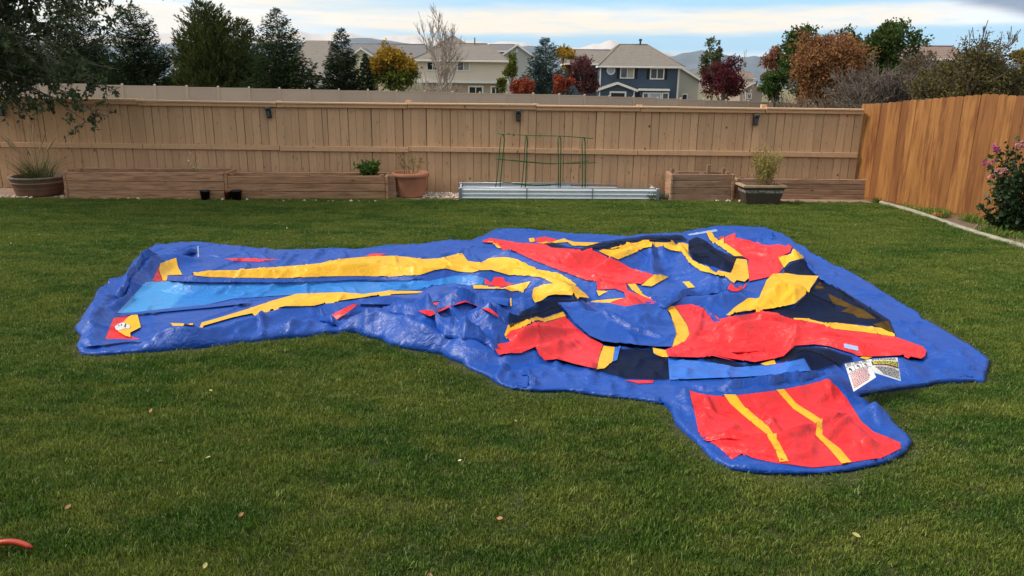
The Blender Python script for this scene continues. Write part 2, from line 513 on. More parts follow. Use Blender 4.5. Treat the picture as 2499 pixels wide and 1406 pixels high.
def scatter(name, label, cat, pts, rot, scl, sources):
    src = bpy.data.collections.new(name + '_sources')
    for s in sources:
        src.objects.link(s)
    me = bpy.data.meshes.new(name)
    me.vertices.add(len(pts)); me.vertices.foreach_set('co', np.asarray(pts, np.float32).reshape(-1))
    a = me.attributes.new('rot', 'FLOAT_VECTOR', 'POINT'); a.data.foreach_set('vector', np.asarray(rot, np.float32).reshape(-1))
    a = me.attributes.new('scl', 'FLOAT_VECTOR', 'POINT'); a.data.foreach_set('vector', np.asarray(scl, np.float32).reshape(-1))
    o = link(bpy.data.objects.new(name, me))
    ng = bpy.data.node_groups.new(name + '_scatter', 'GeometryNodeTree')
    ng.interface.new_socket('Geometry', in_out='INPUT', socket_type='NodeSocketGeometry')
    ng.interface.new_socket('Geometry', in_out='OUTPUT', socket_type='NodeSocketGeometry')
    gi = ng.nodes.new('NodeGroupInput'); go = ng.nodes.new('NodeGroupOutput')
    ci = ng.nodes.new('GeometryNodeCollectionInfo'); ci.inputs['Collection'].default_value = src
    ci.inputs['Separate Children'].default_value = True; ci.inputs['Reset Children'].default_value = True
    ip = ng.nodes.new('GeometryNodeInstanceOnPoints'); ip.inputs['Pick Instance'].default_value = True
    ar = ng.nodes.new('GeometryNodeInputNamedAttribute'); ar.data_type = 'FLOAT_VECTOR'; ar.inputs['Name'].default_value = 'rot'
    asn = ng.nodes.new('GeometryNodeInputNamedAttribute'); asn.data_type = 'FLOAT_VECTOR'; asn.inputs['Name'].default_value = 'scl'
    e2r = ng.nodes.new('FunctionNodeEulerToRotation')
    L = ng.links.new
    L(gi.outputs[0], ip.inputs['Points']); L(ci.outputs[0], ip.inputs['Instance'])
    L(ar.outputs['Attribute'], e2r.inputs[0]); L(e2r.outputs[0], ip.inputs['Rotation'])
    L(asn.outputs['Attribute'], ip.inputs['Scale'])
    L(ip.outputs[0], go.inputs[0])
    md = o.modifiers.new('scatter', 'NODES'); md.node_group = ng
    return tag(o, label, cat, kind='stuff')

GS = 0.085
gx = np.arange(-11.5, 7.0, GS); gy = np.arange(1.9, 13.8, GS)
P = np.stack(np.meshgrid(gx, gy), -1).reshape(-1, 2)
P = P + rng.uniform(-GS * 0.45, GS * 0.45, P.shape)
edge_x = np.interp(P[:, 1], EP[::-1, 1], EP[::-1, 0])
keep = (np.abs(P[:, 0]) < 0.74 * P[:, 1] + 1.3) & (P[:, 1] < front_y(P[:, 0]) + 0.0 + rng.normal(0, 0.025, len(P))) & (P[:, 0] < edge_x - 0.07)
P = P[keep]
ins = in_poly(P, OUT); dd = dist_poly(P, OUT)
P = P[~ins & (dd > 0.035)]
hn = 0.72 + 0.5 * vnoise(P, 1.4, 3) + 0.25 * vnoise(P, 4.0, 5)
dd = dist_poly(P, OUT)
hn *= np.clip(0.35 + (dd - 0.03) / 0.22, 0.35, 1.0)
rot = np.stack([rng.normal(0, 0.10, len(P)), rng.normal(0, 0.10, len(P)), rng.uniform(0, 6.283, len(P))], -1)
scl = np.stack([np.ones(len(P)), np.ones(len(P)), hn * 0.9], -1)
pts = np.concatenate([P, np.zeros((len(P), 1))], -1)
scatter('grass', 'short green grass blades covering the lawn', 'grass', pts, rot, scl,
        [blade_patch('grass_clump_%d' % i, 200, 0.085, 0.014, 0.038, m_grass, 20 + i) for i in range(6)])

# weedy grass between edging and right fence
V = []; Fl = []
for i, p_ in enumerate(EP):
    V += [(p_[0] + 0.03, p_[1], 0.006), (8.9, p_[1] + 0.25, 0.006)]
for i in range(len(EP) - 1):
    Fl.append((2 * i, 2 * i + 1, 2 * i + 3, 2 * i + 2))
tag(obj('border_soil', np_mesh('border_soil', V, Fl), mat('leaf_litter_soil', (0.17, 0.115, 0.075), 0.95, 0.3, 14.0, bump=0.02, bscale=30)), 'brown soil and leaf litter beneath the rose bush', 'soil', kind='structure')
P = np.stack(np.meshgrid(np.arange(6.6, 8.6, 0.09), np.arange(8.0, 13.8, 0.09)), -1).reshape(-1, 2) + rng.uniform(-0.04, 0.04, (len(np.arange(6.6, 8.6, 0.09)) * len(np.arange(8.0, 13.8, 0.09)), 2))
edge_x = np.interp(P[:, 1], EP[::-1, 1], EP[::-1, 0])
RF0, RF1 = np.array([6.42, 14.42]), np.array([8.55, 10.05])
fx = np.interp(P[:, 1], [RF1[1], RF0[1]], [RF1[0], RF0[0]])
fx = RF0[0] + (P[:, 1] - RF0[1]) / (RF1[1] - RF0[1]) * (RF1[0] - RF0[0])
kp = (P[:, 0] > edge_x + 0.07) & (P[:, 0] < fx - 0.08) & (vnoise(P, 2.0, 9) > 0.46)
P = P[kp]
rot = np.stack([rng.normal(0, 0.2, len(P)), rng.normal(0, 0.2, len(P)), rng.uniform(0, 6.283, len(P))], -1)
hn = 0.8 + 1.6 * vnoise(P, 1.7, 11)
scatter('weeds', 'rough longer grass and weeds between edging and cedar fence', 'grass', np.concatenate([P, np.zeros((len(P), 1))], -1), rot, np.stack([np.ones(len(P)) * 1.2, np.ones(len(P)) * 1.2, hn], -1),
        [blade_patch('weed_clump_%d' % i, 34, 0.08, 0.03, 0.085, m_grass, 60 + i, w=0.004, lean=0.7) for i in range(3)])
# ================================================================= fences
def wood_knots(n, c, geo):
    p = geo.outputs['Position']
    r = n('ShaderNodeObjectInfo').outputs['Random']
    off = n('ShaderNodeCombineXYZ', {0: n.math('MULTIPLY', r, 7.0), 1: 0.0, 2: n.math('MULTIPLY', r, 13.0)}).outputs[0]
    q = n('ShaderNodeVectorMath', {0: p, 1: off}, operation='ADD').outputs[0]
    qs = n.vec(q, (1.0, 1.0, 0.75))
    v = n('ShaderNodeTexVoronoi', {'Vector': qs, 'Scale': 3.6, 'Randomness': 1.0})
    gate = n.math('GREATER_THAN', n.noise(q, 1.7, 1), 0.42)
    knot = n.math('MULTIPLY', n.math('SUBTRACT', 1.0, n.smooth(n.math('ADD', v.outputs['Distance'], n.math('MULTIPLY', n.noise(q, 60, 2), 0.05)), 0.07, 0.12)), gate)
    c = n.mix(n.math('MULTIPLY', knot, 0.92), c, (0.10, 0.055, 0.028))
    # peeling paint: small greyish-brown flecks drawn out along the grain
    fl = n.noise(n.vec(q, (9, 9, 2.2)), 3.4, 5, 0.62)
    c = n.mix(n.math('MULTIPLY', n.smooth(fl, 0.62, 0.68), 0.75), c, (0.20, 0.13, 0.075))
    zz = n('ShaderNodeSeparateXYZ', {0: p}).outputs[2]
    splash = n.math('MULTIPLY', n.math('SUBTRACT', 1.0, n.smooth(n.math('ADD', zz, n.math('MULTIPLY', n.noise(n.vec(q, (4, 4, 2)), 2.0, 4), 0.5)), 0.18, 0.62)), 0.55)
    c = n.mix(splash, c, (0.22, 0.145, 0.085))
    run = n.noise(n.vec(q, (7, 7, 0.5)), 2.0, 5, 0.6)
    c = n.mix(n.math('MULTIPLY', n.smooth(run, 0.52, 0.72), 0.35), c, (0.36, 0.22, 0.12))
    grain = n.noise(n.vec(q, (60, 60, 3.0)), 2.0, 3)
    c = n.mix(n.math('MULTIPLY', n.smooth(grain, 0.45, 0.75), 0.16), c, (0.30, 0.19, 0.10))
    return c
m_tan = mat('tan_fence_paint', (0.60, 0.355, 0.195), 0.75, 0.05, 0.8, bump=0.002, bscale=25, stretch=(6, 6, 1), objrand=0.10, extra=wood_knots)
m_tan_rail = mat('tan_rail_paint', (0.63, 0.375, 0.205), 0.75, 0.05, 1.2, bump=0.003, bscale=25, stretch=(1, 6, 6), extra=wood_knots)
FX0, FX1 = -12.5, 6.40
fence = tag(empty('fence', (0, FENCE_Y, 0)), 'weathered tan painted board fence running along the back of the lawn', 'fence')
def picket_mesh(name, w, h, seed, m, dog=0.0, th=0.02):
    r = random.Random(seed)
    t = th
    pts = [(-w / 2, 0), (w / 2, 0), (w / 2, h - dog), (w / 2 - dog, h), (-w / 2 + dog, h), (-w / 2, h - dog)] if dog else [(-w / 2, 0), (w / 2, 0), (w / 2 + r.uniform(-.002, .002), h), (-w / 2 + r.uniform(-.002, .002), h)]
    b = MB(); k = len(pts)
    V = [(x, 0, z) for x, z in pts] + [(x, t, z) for x, z in pts]
    F = [tuple(range(k)), tuple(range(2 * k - 1, k - 1, -1))] + [(i, i + k, (i + 1) % k + k, (i + 1) % k) for i in range(k)]
    me = bpy.data.meshes.new(name); me.from_pydata(V, [], F); me.materials.append(m); me.update()
    bm = bmesh.new(); bm.from_mesh(me)
    bmesh.ops.bevel(bm, geom=[e for e in bm.edges], offset=0.0022, segments=1, affect='EDGES')
    bmesh.ops.recalc_face_normals(bm, faces=bm.faces)
    bm.to_mesh(me); bm.free()
    return me
rp = random.Random(3)
pm = [picket_mesh('picket', w, 1.60, i, m_tan) for i, w in enumerate((0.139, 0.143, 0.136, 0.090))]
x = FX0; i = 0
while x < FX1 - 0.08:
    k = rp.choice((0, 0, 1, 1, 2, 2, 0, 1, 3))
    w = (0.139, 0.143, 0.136, 0.090)[k]
    o = link(bpy.data.objects.new('picket', pm[k]), fence)
    o.location = (x + w / 2, rp.uniform(-0.006, 0.006), 0.02 + rp.uniform(-0.008, 0.008))
    o.rotation_euler = (rp.uniform(-.004, .004), rp.uniform(-.0045, .0045), rp.uniform(-.015, .015))
    x += w + rp.choice((0.004, 0.005, 0.008, 0.004))
zr0 = PY(1250, 373, FENCE_Y)[2]; zr1 = PY(1250, 361, FENCE_Y)[2]
zc0 = PY(1250, 267, FENCE_Y)[2]; zc1 = PY(1250, 254, FENCE_Y)[2]
RX = [-12.6, -9.55, -6.9, -4.35, -1.95, 0.40, 2.31, 4.6, 6.40]
for j in range(len(RX) - 1):
    a, c = RX[j] + 0.006, RX[j + 1] - 0.006
    jz = rp.uniform(-0.012, 0.012)
    MB().box(a, c, -0.050, -0.010, zr0 + jz, zr1 + jz, Matrix.Rotation(rp.uniform(-.003, .003), 3, 'Y')).build('rail', m_tan_rail, fence, bevel=0.004)
    jz = rp.uniform(-0.012, 0.012)
    MB().box(a, c, -0.060, -0.012, zc0 + jz, zc1 - 0.035 + jz, Matrix.Rotation(rp.uniform(-.004, .004), 3, 'Y')).build('rail', m_tan_rail, fence, bevel=0.004)
    MB().box(a, c, -0.085, 0.06, zc1 - 0.034 + jz, zc1 + jz, Matrix.Rotation(rp.uniform(-.004, .004), 3, 'Y')).build('cap_board', m_tan_rail, fence, bevel=0.006)
m_gap_shade = mat('gap_shade_brown', (0.34, 0.22, 0.14), 0.9, 0.15, 2.0)  # brown sheets added behind the pickets to darken the gaps like shade
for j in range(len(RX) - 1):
    MB().box(RX[j] + 0.004, RX[j + 1] - 0.004, 0.030, 0.034, 0.03, 1.58).build('gap_shade_sheet', m_gap_shade, fence)
for xx in RX[1:-1]:
    MB().box(xx - 0.05, xx + 0.05, 0.037, 0.13, 0.0, zc1 + rp.uniform(0.0, 0.05)).build('post', m_tan_rail, fence, bevel=0.004)

# three little lights fixed under the cap rail (plus one at the left border)
m_blk = mat('black_plastic', (0.012, 0.012, 0.014), 0.45, 0.2, 20)
m_lens = mat('dark_lens', (0.05, 0.05, 0.055), 0.15, 0.1, 20, spec=0.6)
LB = [((655, 275), -8, 'small black solar light tilted on tan fence above left timber bed'), ((1265, 283), -2, 'small black solar light on tan fence above the steel planter'),
      ((1845, 293), 5, 'small black solar light on tan fence above the square pot'), ((4, 270), 0, 'small black solar light on shaded fence under overhanging branches')]
for (q, tilt, lb) in LB:
    p = PY(q[0], q[1], FENCE_Y - 0.06)
    e = tag(empty('fence_light', (p[0], FENCE_Y - 0.0125, p[2])), lb, 'light', 'solar lights on the back fence')
    e.rotation_euler = (0, math.radians(tilt), 0)
    MB().box(-0.042, 0.042, -0.075, 0.0, -0.10, 0.055).build('housing', m_blk, e, bevel=0.012)
    MB().box(-0.05, 0.05, -0.09, 0.0, 0.057, 0.105).build('solar_cap', m_lens, e, bevel=0.012)
    MB().box(-0.026, 0.026, -0.083, -0.0755, -0.085, 0.03).build('diffuser', m_lens, e)

# cedar fence on the right
def cedar(n, c, geo):
    p = geo.outputs['Position']
    r = n('ShaderNodeObjectInfo').outputs['Random']
    off = n('ShaderNodeCombineXYZ', {0: n.math('MULTIPLY', r, 17.0), 1: 0.0, 2: n.math('MULTIPLY', r, 23.0)}).outputs[0]
    q = n('ShaderNodeVectorMath', {0: p, 1: off}, operation='ADD').outputs[0]
    g1 = n.noise(n.vec(q, (9, 9, 0.9)), 1.6, 5, 0.65)
    c = n.ramp(g1, [(0.30, (0.17, 0.066, 0.022)), (0.48, (0.33, 0.140, 0.038)), (0.7, (0.42, 0.190, 0.056))])
    st = n.noise(n.vec(q, (5.0, 5.0, 0.45)), 1.4, 6, 0.66, 0.3)          # stain runs that cross boards
    c = n.mix(n.math('MULTIPLY', n.smooth(st, 0.50, 0.66), 0.85), c, (0.15, 0.042, 0.014))
    c = n.mix(n.math('MULTIPLY', n.smooth(r, 0.55, 0.95), 0.75), c, (0.17, 0.060, 0.02))
    gr = n.noise(n.vec(q, (70, 70, 2.5)), 1.0, 4, 0.6)
    c = n.mix(n.math('MULTIPLY', n.smooth(gr, 0.42, 0.72), 0.35), c, (0.20, 0.07, 0.018))
    v = n('ShaderNodeTexVoronoi', {'Vector': n.vec(q, (1, 1, 0.8)), 'Scale': 3.0})
    c = n.mix(n.math('MULTIPLY', n.math('SUBTRACT', 1.0, n.smooth(v.outputs['Distance'], 0.03, 0.09)), 0.7), c, (0.16, 0.05, 0.015))
    return c
m_cedar = mat('cedar_boards', (0.5, 0.25, 0.07), 0.6, 0.1, 1.0, bump=0.003, bscale=20, stretch=(8, 8, 1), extra=cedar)
cf = tag(empty('cedar_fence', (RF0[0], RF0[1], 0)), 'newer orange cedar board fence running forward along the right side', 'fence')
dv = (RF1 - RF0) / np.linalg.norm(RF1 - RF0)
nrm = np.array([dv[1], -dv[0], 0.0])
p03 = np.array([RF0[0], RF0[1], 0.0])
def cedar_top(s):
    # pixel line of the top edge, lifted onto the fence plane
    pxs = np.array([2105, 2180, 2250, 2320, 2390, 2430, 2499, 2560]); pys = np.array([255, 249, 243, 237, 230, 231, 233, 236])
    P3 = np.array([on_plane(a, b_, p03, nrm) for a, b_ in zip(pxs, pys)])
    S = (P3[:, :2] - RF0) @ dv
    return float(np.interp(s, S, P3[:, 2]))
ang = math.atan2(dv[1], dv[0])
L = float(np.linalg.norm(RF1 - RF0)); s = 0.07; i = 0
while s < L:
    h = cedar_top(s) + rp.uniform(-0.008, 0.008)
    me = picket_mesh('picket', 0.1385, h - 0.05, 100 + i, m_cedar, dog=0.022, th=0.018)
    o = link(bpy.data.objects.new('picket', me), cf)
    o.location = (dv[0] * s, dv[1] * s, 0.05)
    o.rotation_euler = (rp.uniform(-.004, .004), 0, ang + rp.uniform(-.01, .01))
    s += 0.1395; i += 1
m_rotb = mat('cedar_rot_board', (0.20, 0.10, 0.04), 0.85, 0.2, 3.0)
MB().box(0, L, 0.03, 0.07, 0.30, 0.39).box(0, L, 0.03, 0.07, 1.35, 1.44).build('rail', m_cedar, cf).rotation_euler = (0, 0, ang)
MB().box(0, L, 0.006, 0.03, 0.004, 0.06).build('kickboard', m_rotb, cf).rotation_euler = (0, 0, ang)
# ================================================================= planters, pots, plants
def plank_col(n, c, geo):
    p = geo.outputs['Position']
    r = n('ShaderNodeObjectInfo').outputs['Random']
    off = n('ShaderNodeCombineXYZ', {0: n.math('MULTIPLY', r, 9.0), 1: 0.0, 2: n.math('MULTIPLY', r, 5.0)}).outputs[0]
    q = n('ShaderNodeVectorMath', {0: p, 1: off}, operation='ADD').outputs[0]
    g = n.noise(n.vec(q, (1.2, 1.2, 16)), 2.2, 5, 0.65, 0.3)
    c = n.mix(n.smooth(g, 0.38, 0.72), c, tuple(x * 0.52 for x in (0.42, 0.21, 0.11)))
    v = n('ShaderNodeTexVoronoi', {'Vector': n.vec(q, (0.9, 0.9, 1.6)), 'Scale': 2.6})
    c = n.mix(n.math('MULTIPLY', n.math('SUBTRACT', 1.0, n.smooth(v.outputs['Distance'], 0.04, 0.13)), 0.7), c, (0.10, 0.045, 0.022))
    w = n.noise(q, 3.1, 5, 0.7)
    return n.mix(n.math('MULTIPLY', n.smooth(w, 0.58, 0.68), 0.5), c, (0.34, 0.25, 0.18))
m_plank = mat('bed_timber', (0.50, 0.26, 0.14), 0.8, 0.12, 3.0, bump=0.004, bscale=18, stretch=(1, 1, 5), objrand=0.14, extra=plank_col)
m_plank2 = mat('bed_timber_weathered', (0.40, 0.24, 0.15), 0.85, 0.12, 3.0, bump=0.005, bscale=18, stretch=(1, 1, 5), objrand=0.2, extra=plank_col)
m_post = mat('bed_post_timber', (0.26, 0.15, 0.09), 0.85, 0.15, 5.0, bump=0.004)
m_earth = mat('dark_potting_soil', (0.06, 0.04, 0.028), 0.95, 0.25, 12.0, bump=0.015, bscale=40)
rg = random.Random(11)
def raised_bed(name, label, pxa, pxb, ytop_px, depth, rows, m, gap=0.006, posts=True):
    a = G(*pxa); b_ = G(*pxb)
    d = (b_ - a)[:2]; Ln = float(np.linalg.norm(d)); an = math.atan2(d[1], d[0])
    h = PY(pxa[0], ytop_px, a[1])[2]
    e = tag(empty(name, (a[0], a[1], 0), an), label, 'planter', 'raised beds along the back fence')
    ph = h / rows
    for (y0, y1) in ((0.0, 0.045), (depth - 0.045, depth)):
        for r in range(rows):
            j = rg.uniform(-0.006, 0.006)
            rot = Matrix.Rotation(rg.uniform(-.0025, .0025), 3, 'Y')
            MB().box(0.002, Ln - 0.002, y0 + j, y1 + j, r * ph + gap, (r + 1) * ph, rot).build('plank', m, e, bevel=0.005)
    for (x0, x1) in ((-0.045, -0.001), (Ln + 0.001, Ln + 0.045)):
        for r in range(rows):
            j = rg.uniform(-0.005, 0.005)
            MB().box(x0 + j, x1 + j, -0.01, depth + 0.01, r * ph + gap, (r + 1) * ph - 0.001).build('plank', m, e, bevel=0.005)
    if posts:
        for x in (0.06, Ln / 2, Ln - 0.06):
            MB().box(x - 0.04, x + 0.04, 0.055, 0.13, 0.01, h + 0.035 * rg.random() + 0.01).build('post', m_post, e, bevel=0.004)
    MB().box(0.004, Ln - 0.004, 0.052, depth - 0.052, 0.01, h - 0.06).build('soil', m_earth, e)
    return e, h, Ln
raised_bed('raised_bed', 'long reddish timber bed with three planks beside the grassy barrel pot', (168, 487), (551, 488), 420, 0.62, 3, m_plank)
bed2, hb2, Lb2 = raised_bed('raised_bed', 'reddish timber bed holding a leafy green plant beside the terracotta pot', (559, 488), (941, 487), 430, 0.55, 3, m_plank)
bed3, hb3, Lb3 = raised_bed('raised_bed', 'tall short weathered timber bed beside the square glazed pot', (1640, 491), (1782, 492), 425, 0.42, 4, m_plank2)
bed4, hb4, Lb4 = raised_bed('raised_bed', 'long low weathered timber bed in the fence corner', (1800, 485.5), (2182, 489), 436, 0.32, 4, m_plank2)
for x, zt in ((0.72, 0.14), (1.0, 0.08), (0.05, 0.07)):
    MB().box(x - 0.03, x + 0.03, 0.30, 0.36, 0.02, hb3 + zt).build('post', m_post, bed3, bevel=0.004)
# short leftover post block beside the terracotta pot
p = G(951, 487)
MB().box(p[0] - 0.05, p[0] + 0.09, p[1] + 0.16, p[1] + 0.28, 0.0, 0.42).build('timber_block', m_plank2, bevel=0.008)
tag(bpy.data.objects['timber_block'], 'upright stub of brown timber between planter and terracotta pot', 'timber')

# --- galvanised steel bed
def zinc(n, c, geo):
    p = geo.outputs['Position']
    v = n('ShaderNodeTexVoronoi', {'Vector': p, 'Scale': 26.0})
    return n.mix(n.math('MULTIPLY', v.outputs['Distance'], 0.5), c, (0.62, 0.64, 0.68))
m_zinc = mat('galvanised_steel', (0.86, 0.87, 0.88), 0.40, 0.04, 5.0, metal=0.25, extra=zinc)
m_zinc_d = mat('galvanised_trim', (0.36, 0.38, 0.42), 0.45, 0.1, 5.0, metal=0.8)
a = G(1124, 489); b_ = G(1604, 491)
Ln = float(b_[0] - a[0]); hs = PY(1240, 459.5, a[1])[2]
db = G(1300, 448, hs)[1] - a[1]
sb = tag(empty('steel_planter', (a[0], a[1], 0), math.atan2(b_[1] - a[1], b_[0] - a[0])), 'long low corrugated galvanised steel planter with green hoops', 'planter')
def corrugated(x0, x1, y, z0, z1, rows, amp, flip):
    V = []; F = []
    K = rows * 12
    for i in range(K + 1):
        t = i / K
        s_ = math.cos(2 * math.pi * rows * t)
        s_ = max(-1, min(1, s_ * 1.7))
        V += [(x0, y + flip * amp * s_, z0 + (z1 - z0) * t), (x1, y + flip * amp * s_, z0 + (z1 - z0) * t)]
    for i in range(K):
        F.append((2 * i, 2 * i + 1, 2 * i + 3, 2 * i + 2))
    return V, F
NP = 3
for k in range(NP):
    x0 = Ln * k / NP + 0.004; x1 = Ln * (k + 1) / NP - 0.004
    MB().add(*corrugated(x0, x1, 0.0, 0.012, hs - 0.008, 3, 0.022, 1)).build('front_panel', m_zinc, sb, smooth=True)
    MB().add(*corrugated(x0, x1, db, 0.012, hs - 0.008, 3, 0.022, -1)).build('back_panel', m_zinc, sb, smooth=True)
for k in range(1, NP):
    MB().box(Ln * k / NP - 0.010, Ln * k / NP + 0.010, -0.024, -0.016, 0.01, hs).build('seam_strip', m_zinc_d, sb)
for x in (0.0, Ln):
    V, F = corrugated(0.02, db - 0.02, 0.0, 0.012, hs - 0.008, 3, 0.012, 1)
    V = [(x + (y_ if x == 0 else -y_), x_, z_) for (x_, y_, z_) in V]
    MB().add(V, F).build('end_panel', m_zinc, sb, smooth=True)
for x in (0.0, Ln):
    for y in (0.0, db):
        MB().box(x - 0.035, x + 0.035, y - 0.028, y + 0.028, 0.008, hs + 0.006).build('corner_post', m_zinc_d, sb, bevel=0.012)
MB().tube([(0, 0, hs), (Ln, 0, hs)], 0.010).tube([(0, db, hs), (Ln, db, hs)], 0.010).build('rim', m_zinc_d, sb, smooth=True)
MB().box(0.03, Ln - 0.03, 0.03, db - 0.03, 0.006, 0.09).build('soil', m_earth, sb)

# --- green hoop trellis in the steel bed
m_grn = mat('green_coated_wire', (0.012, 0.085, 0.030), 0.5, 0.2, 8.0)
m_cane = mat('green_cane', (0.045, 0.12, 0.030), 0.6, 0.25, 8.0)
TY = a[1] + db * 0.45
tr = tag(empty('hoop_trellis', (PY(1320, 455, TY)[0], TY, 0.09)), 'green hoop trellis with lashed canes standing in the steel planter', 'trellis')
o0 = np.array(tr.location)
def W(px, py, dy=0.0):
    return PY(px, py, TY + dy) - o0
for (f0, f1, tx, ty, w) in ((1208, 1219, 1226, 327, 5), (1271, 1282, 1284, 331, 2.5), (1362, 1367, 1365, 332, 4), (1421, 1428, 1424, 335, 4)):
    pts = []
    A = W(f0, 470); B = W(f1, 470, 0.12)
    A[2] = 0.0; B[2] = 0.0
    L1 = W(tx - w, ty + 14); R1 = W(tx + w, ty + 14, 0.12); T1 = W(tx, ty, 0.06)
    for s_ in np.linspace(0, 1, 6):
        pts.append(A + (L1 - A) * s_ + np.array([0.01 * math.sin(3 * s_), 0, 0]))
    pts += [W(tx - w * 0.6, ty + 3, 0.02), T1, W(tx + w * 0.6, ty + 3, 0.1)]
    for s_ in np.linspace(0, 1, 6):
        pts.append(R1 + (B - R1) * s_)
    MB().tube(pts, 0.0095, 6).build('hoop', m_grn, tr, smooth=True)
for pts in ([(1212, 326), (1290, 330.5), (1370, 332), (1447, 338)], [(1208, 384), (1240, 391), (1300, 397), (1345, 400), (1390, 398), (1436, 393)], [(1210, 389), (1250, 391), (1340, 399), (1400, 399), (1454, 397)],
            [(1187, 441), (1250, 447), (1310, 452), (1370, 449)], [(1250, 448), (1300, 454), (1345, 452)]):
    MB().tube([W(x, y, 0.055) for x, y in pts], 0.0075, 5).build('cane', m_cane, tr, smooth=True)

# --- terracotta pot
m_terra = mat('terracotta', (0.40, 0.165, 0.095), 0.85, 0.12, 5.0, bump=0.002, bscale=40)
pc = G(998, 486); pc[1] += 0.30
s_ = 13.8 / FPX
hp = PY(998, 420, pc[1])[2]
pot = tag(empty('terracotta_pot', (pc[0], pc[1], 0)), 'large terracotta flowerpot with thick rolled rim beside the timber bed', 'pot')
MB().lathe([(0.0, 0.012), (0.232, 0.012), (0.236, 0.0), (0.24, 0.03), (0.295, hp - 0.09), (0.297, hp - 0.085), (0.333, hp - 0.075), (0.343, hp - 0.045), (0.335, hp - 0.01), (0.318, hp), (0.298, hp - 0.012), (0.285, hp - 0.10), (0.0, hp - 0.10)], 40).build('vessel', m_terra, pot, smooth=True)
MB().lathe([(0.281, hp - 0.078), (0.15, hp - 0.068), (0.0, hp - 0.066)], 24).build('soil', m_earth, pot, smooth=True)

# --- foliage helpers
def leaf_mesh(name, P, D, size, m, aspect=0.45, fold=0.12, seed=0, jitter=0.25):
    """one diamond leaf per point: P (n,3) positions, D (n,3) leaf directions"""
    r = np.random.default_rng(seed)
    n_ = len(P)
    D = D + r.normal(0, 0.001, D.shape)
    D = D / np.linalg.norm(D, axis=1, keepdims=True)
    rnd = r.normal(0, 1, (n_, 3))
    S = np.cross(D, rnd); S /= np.linalg.norm(S, axis=1, keepdims=True)
    Nn = np.cross(S, D)
    L_ = (np.asarray(size) * (1 + jitter * r.normal(0, 1, n_)).clip(0.4, 1.8))[:, None]
    a_ = P
    b1 = P + D * L_ * 0.45 + S * L_ * aspect * 0.5 + Nn * L_ * fold
    c_ = P + D * L_
    b2 = P + D * L_ * 0.45 - S * L_ * aspect * 0.5 + Nn * L_ * fold
    V = np.stack([a_, b1, c_, b2], 1).reshape(-1, 3)
    I = np.arange(n_) * 4
    F = np.stack([I, I + 1, I + 2, I + 3], -1)
    me = np_mesh(name, V, F)
    me.materials.append(m)
    return me
def rand_dirs(r, n_, up=0.0):
    d = r.normal(0, 1, (n_, 3)); d[:, 2] += up
    return d / np.linalg.norm(d, axis=1, keepdims=True)
def stems_mesh(paths, radii, name, m, parent, n=4):
    b = MB()
    for p, r_ in zip(paths, radii):
        b.tube(p, r_, n, cap=False)
    return b.build(name, m, parent, smooth=True)
def wispy(name, label, cat, base, n_st, height, spread, leaf_n, leaf_size, m_stem, m_leaf, seed, rad=0.005, rbase=0.08, droop=0.0, branch=2, parent_name_leaf='leaves'):
    r = np.random.default_rng(seed)
    e = tag(empty(name, tuple(base)), label, cat)
    paths = []; rads = []; LP = []; LD = []
    for i in range(n_st):
        a_ = r.uniform(0, 6.283); rb = rbase * math.sqrt(r.uniform(0, 1)); h = height * r.uniform(0.55, 1.0); sp = spread * r.uniform(0.2, 1.0)
        p0 = np.array([rb * math.cos(a_), rb * math.sin(a_), 0.0])
        pts = []
        wob = r.normal(0, 0.02, 2)
        for t in np.linspace(0, 1, 6):
            pts.append(p0 + np.array([math.cos(a_) * sp * t ** 1.4 + wob[0] * math.sin(5 * t), math.sin(a_) * sp * t ** 1.4 + wob[1] * math.sin(4 * t), h * (t - droop * t * t * t)]))
        paths.append(pts); rads.append([rad * (1 - 0.7 * t) for t in np.linspace(0, 1, 6)])
        segs = [pts]
        for _ in range(branch):
            k = r.integers(2, 5); q0 = pts[k]; d = rand_dirs(r, 1, 1.0)[0] * h * r.uniform(0.15, 0.35)
            bp = [q0, q0 + d * 0.5 + r.normal(0, 0.01, 3), q0 + d]
            paths.append(bp); rads.append([rad * 0.5, rad * 0.4, rad * 0.2]); segs.append(bp)
        for _ in range(leaf_n):
            sg = segs[r.integers(0, len(segs))]; k = r.integers(0, len(sg) - 1) if sg is not pts else r.integers(1, len(sg) - 1); t = r.uniform()
            LP.append(np.array(sg[k]) * (1 - t) + np.array(sg[k + 1]) * t); LD.append(rand_dirs(r, 1, 0.3)[0])
    stems_mesh(paths, rads, 'stem', m_stem, e)
    if LP:
        obj(parent_name_leaf, leaf_mesh(parent_name_leaf, np.array(LP), np.array(LD), leaf_size, m_leaf, seed=seed), m_leaf, e)
    return e
m_leaf_g = mat('bright_leaf', (0.075, 0.14, 0.020), 0.5, 0.15, 8, island=0.35, trans=0.3)
m_leaf_d = mat('dark_leaf', (0.020, 0.045, 0.012), 0.45, 0.2, 8, island=0.4, trans=0.15)
m_leaf_dry = mat('dry_leaf', (0.24, 0.19, 0.07), 0.8, 0.2, 8, island=0.35, trans=0.3)
m_stem_dry = mat('dry_stem', (0.24, 0.18, 0.08), 0.85, 0.15, 8)
m_stem_br = mat('brown_stem', (0.09, 0.06, 0.03), 0.85, 0.2, 8)
m_yellowgreen = mat('yellow_green_leaf', (0.30, 0.26, 0.055), 0.7, 0.15, 8, island=0.35, trans=0.35)
m_greygreen = mat('grey_green_leaf', (0.17, 0.19, 0.12), 0.7, 0.15, 8, island=0.35, trans=0.2)
wispy('potted_plant', 'sparse half-dry plant growing from the terracotta pot', 'plant', (pc[0], pc[1], hp - 0.07), 13, 0.50, 0.26, 9, 0.045, m_stem_dry, m_leaf_dry, 5, rad=0.006, rbase=0.14)
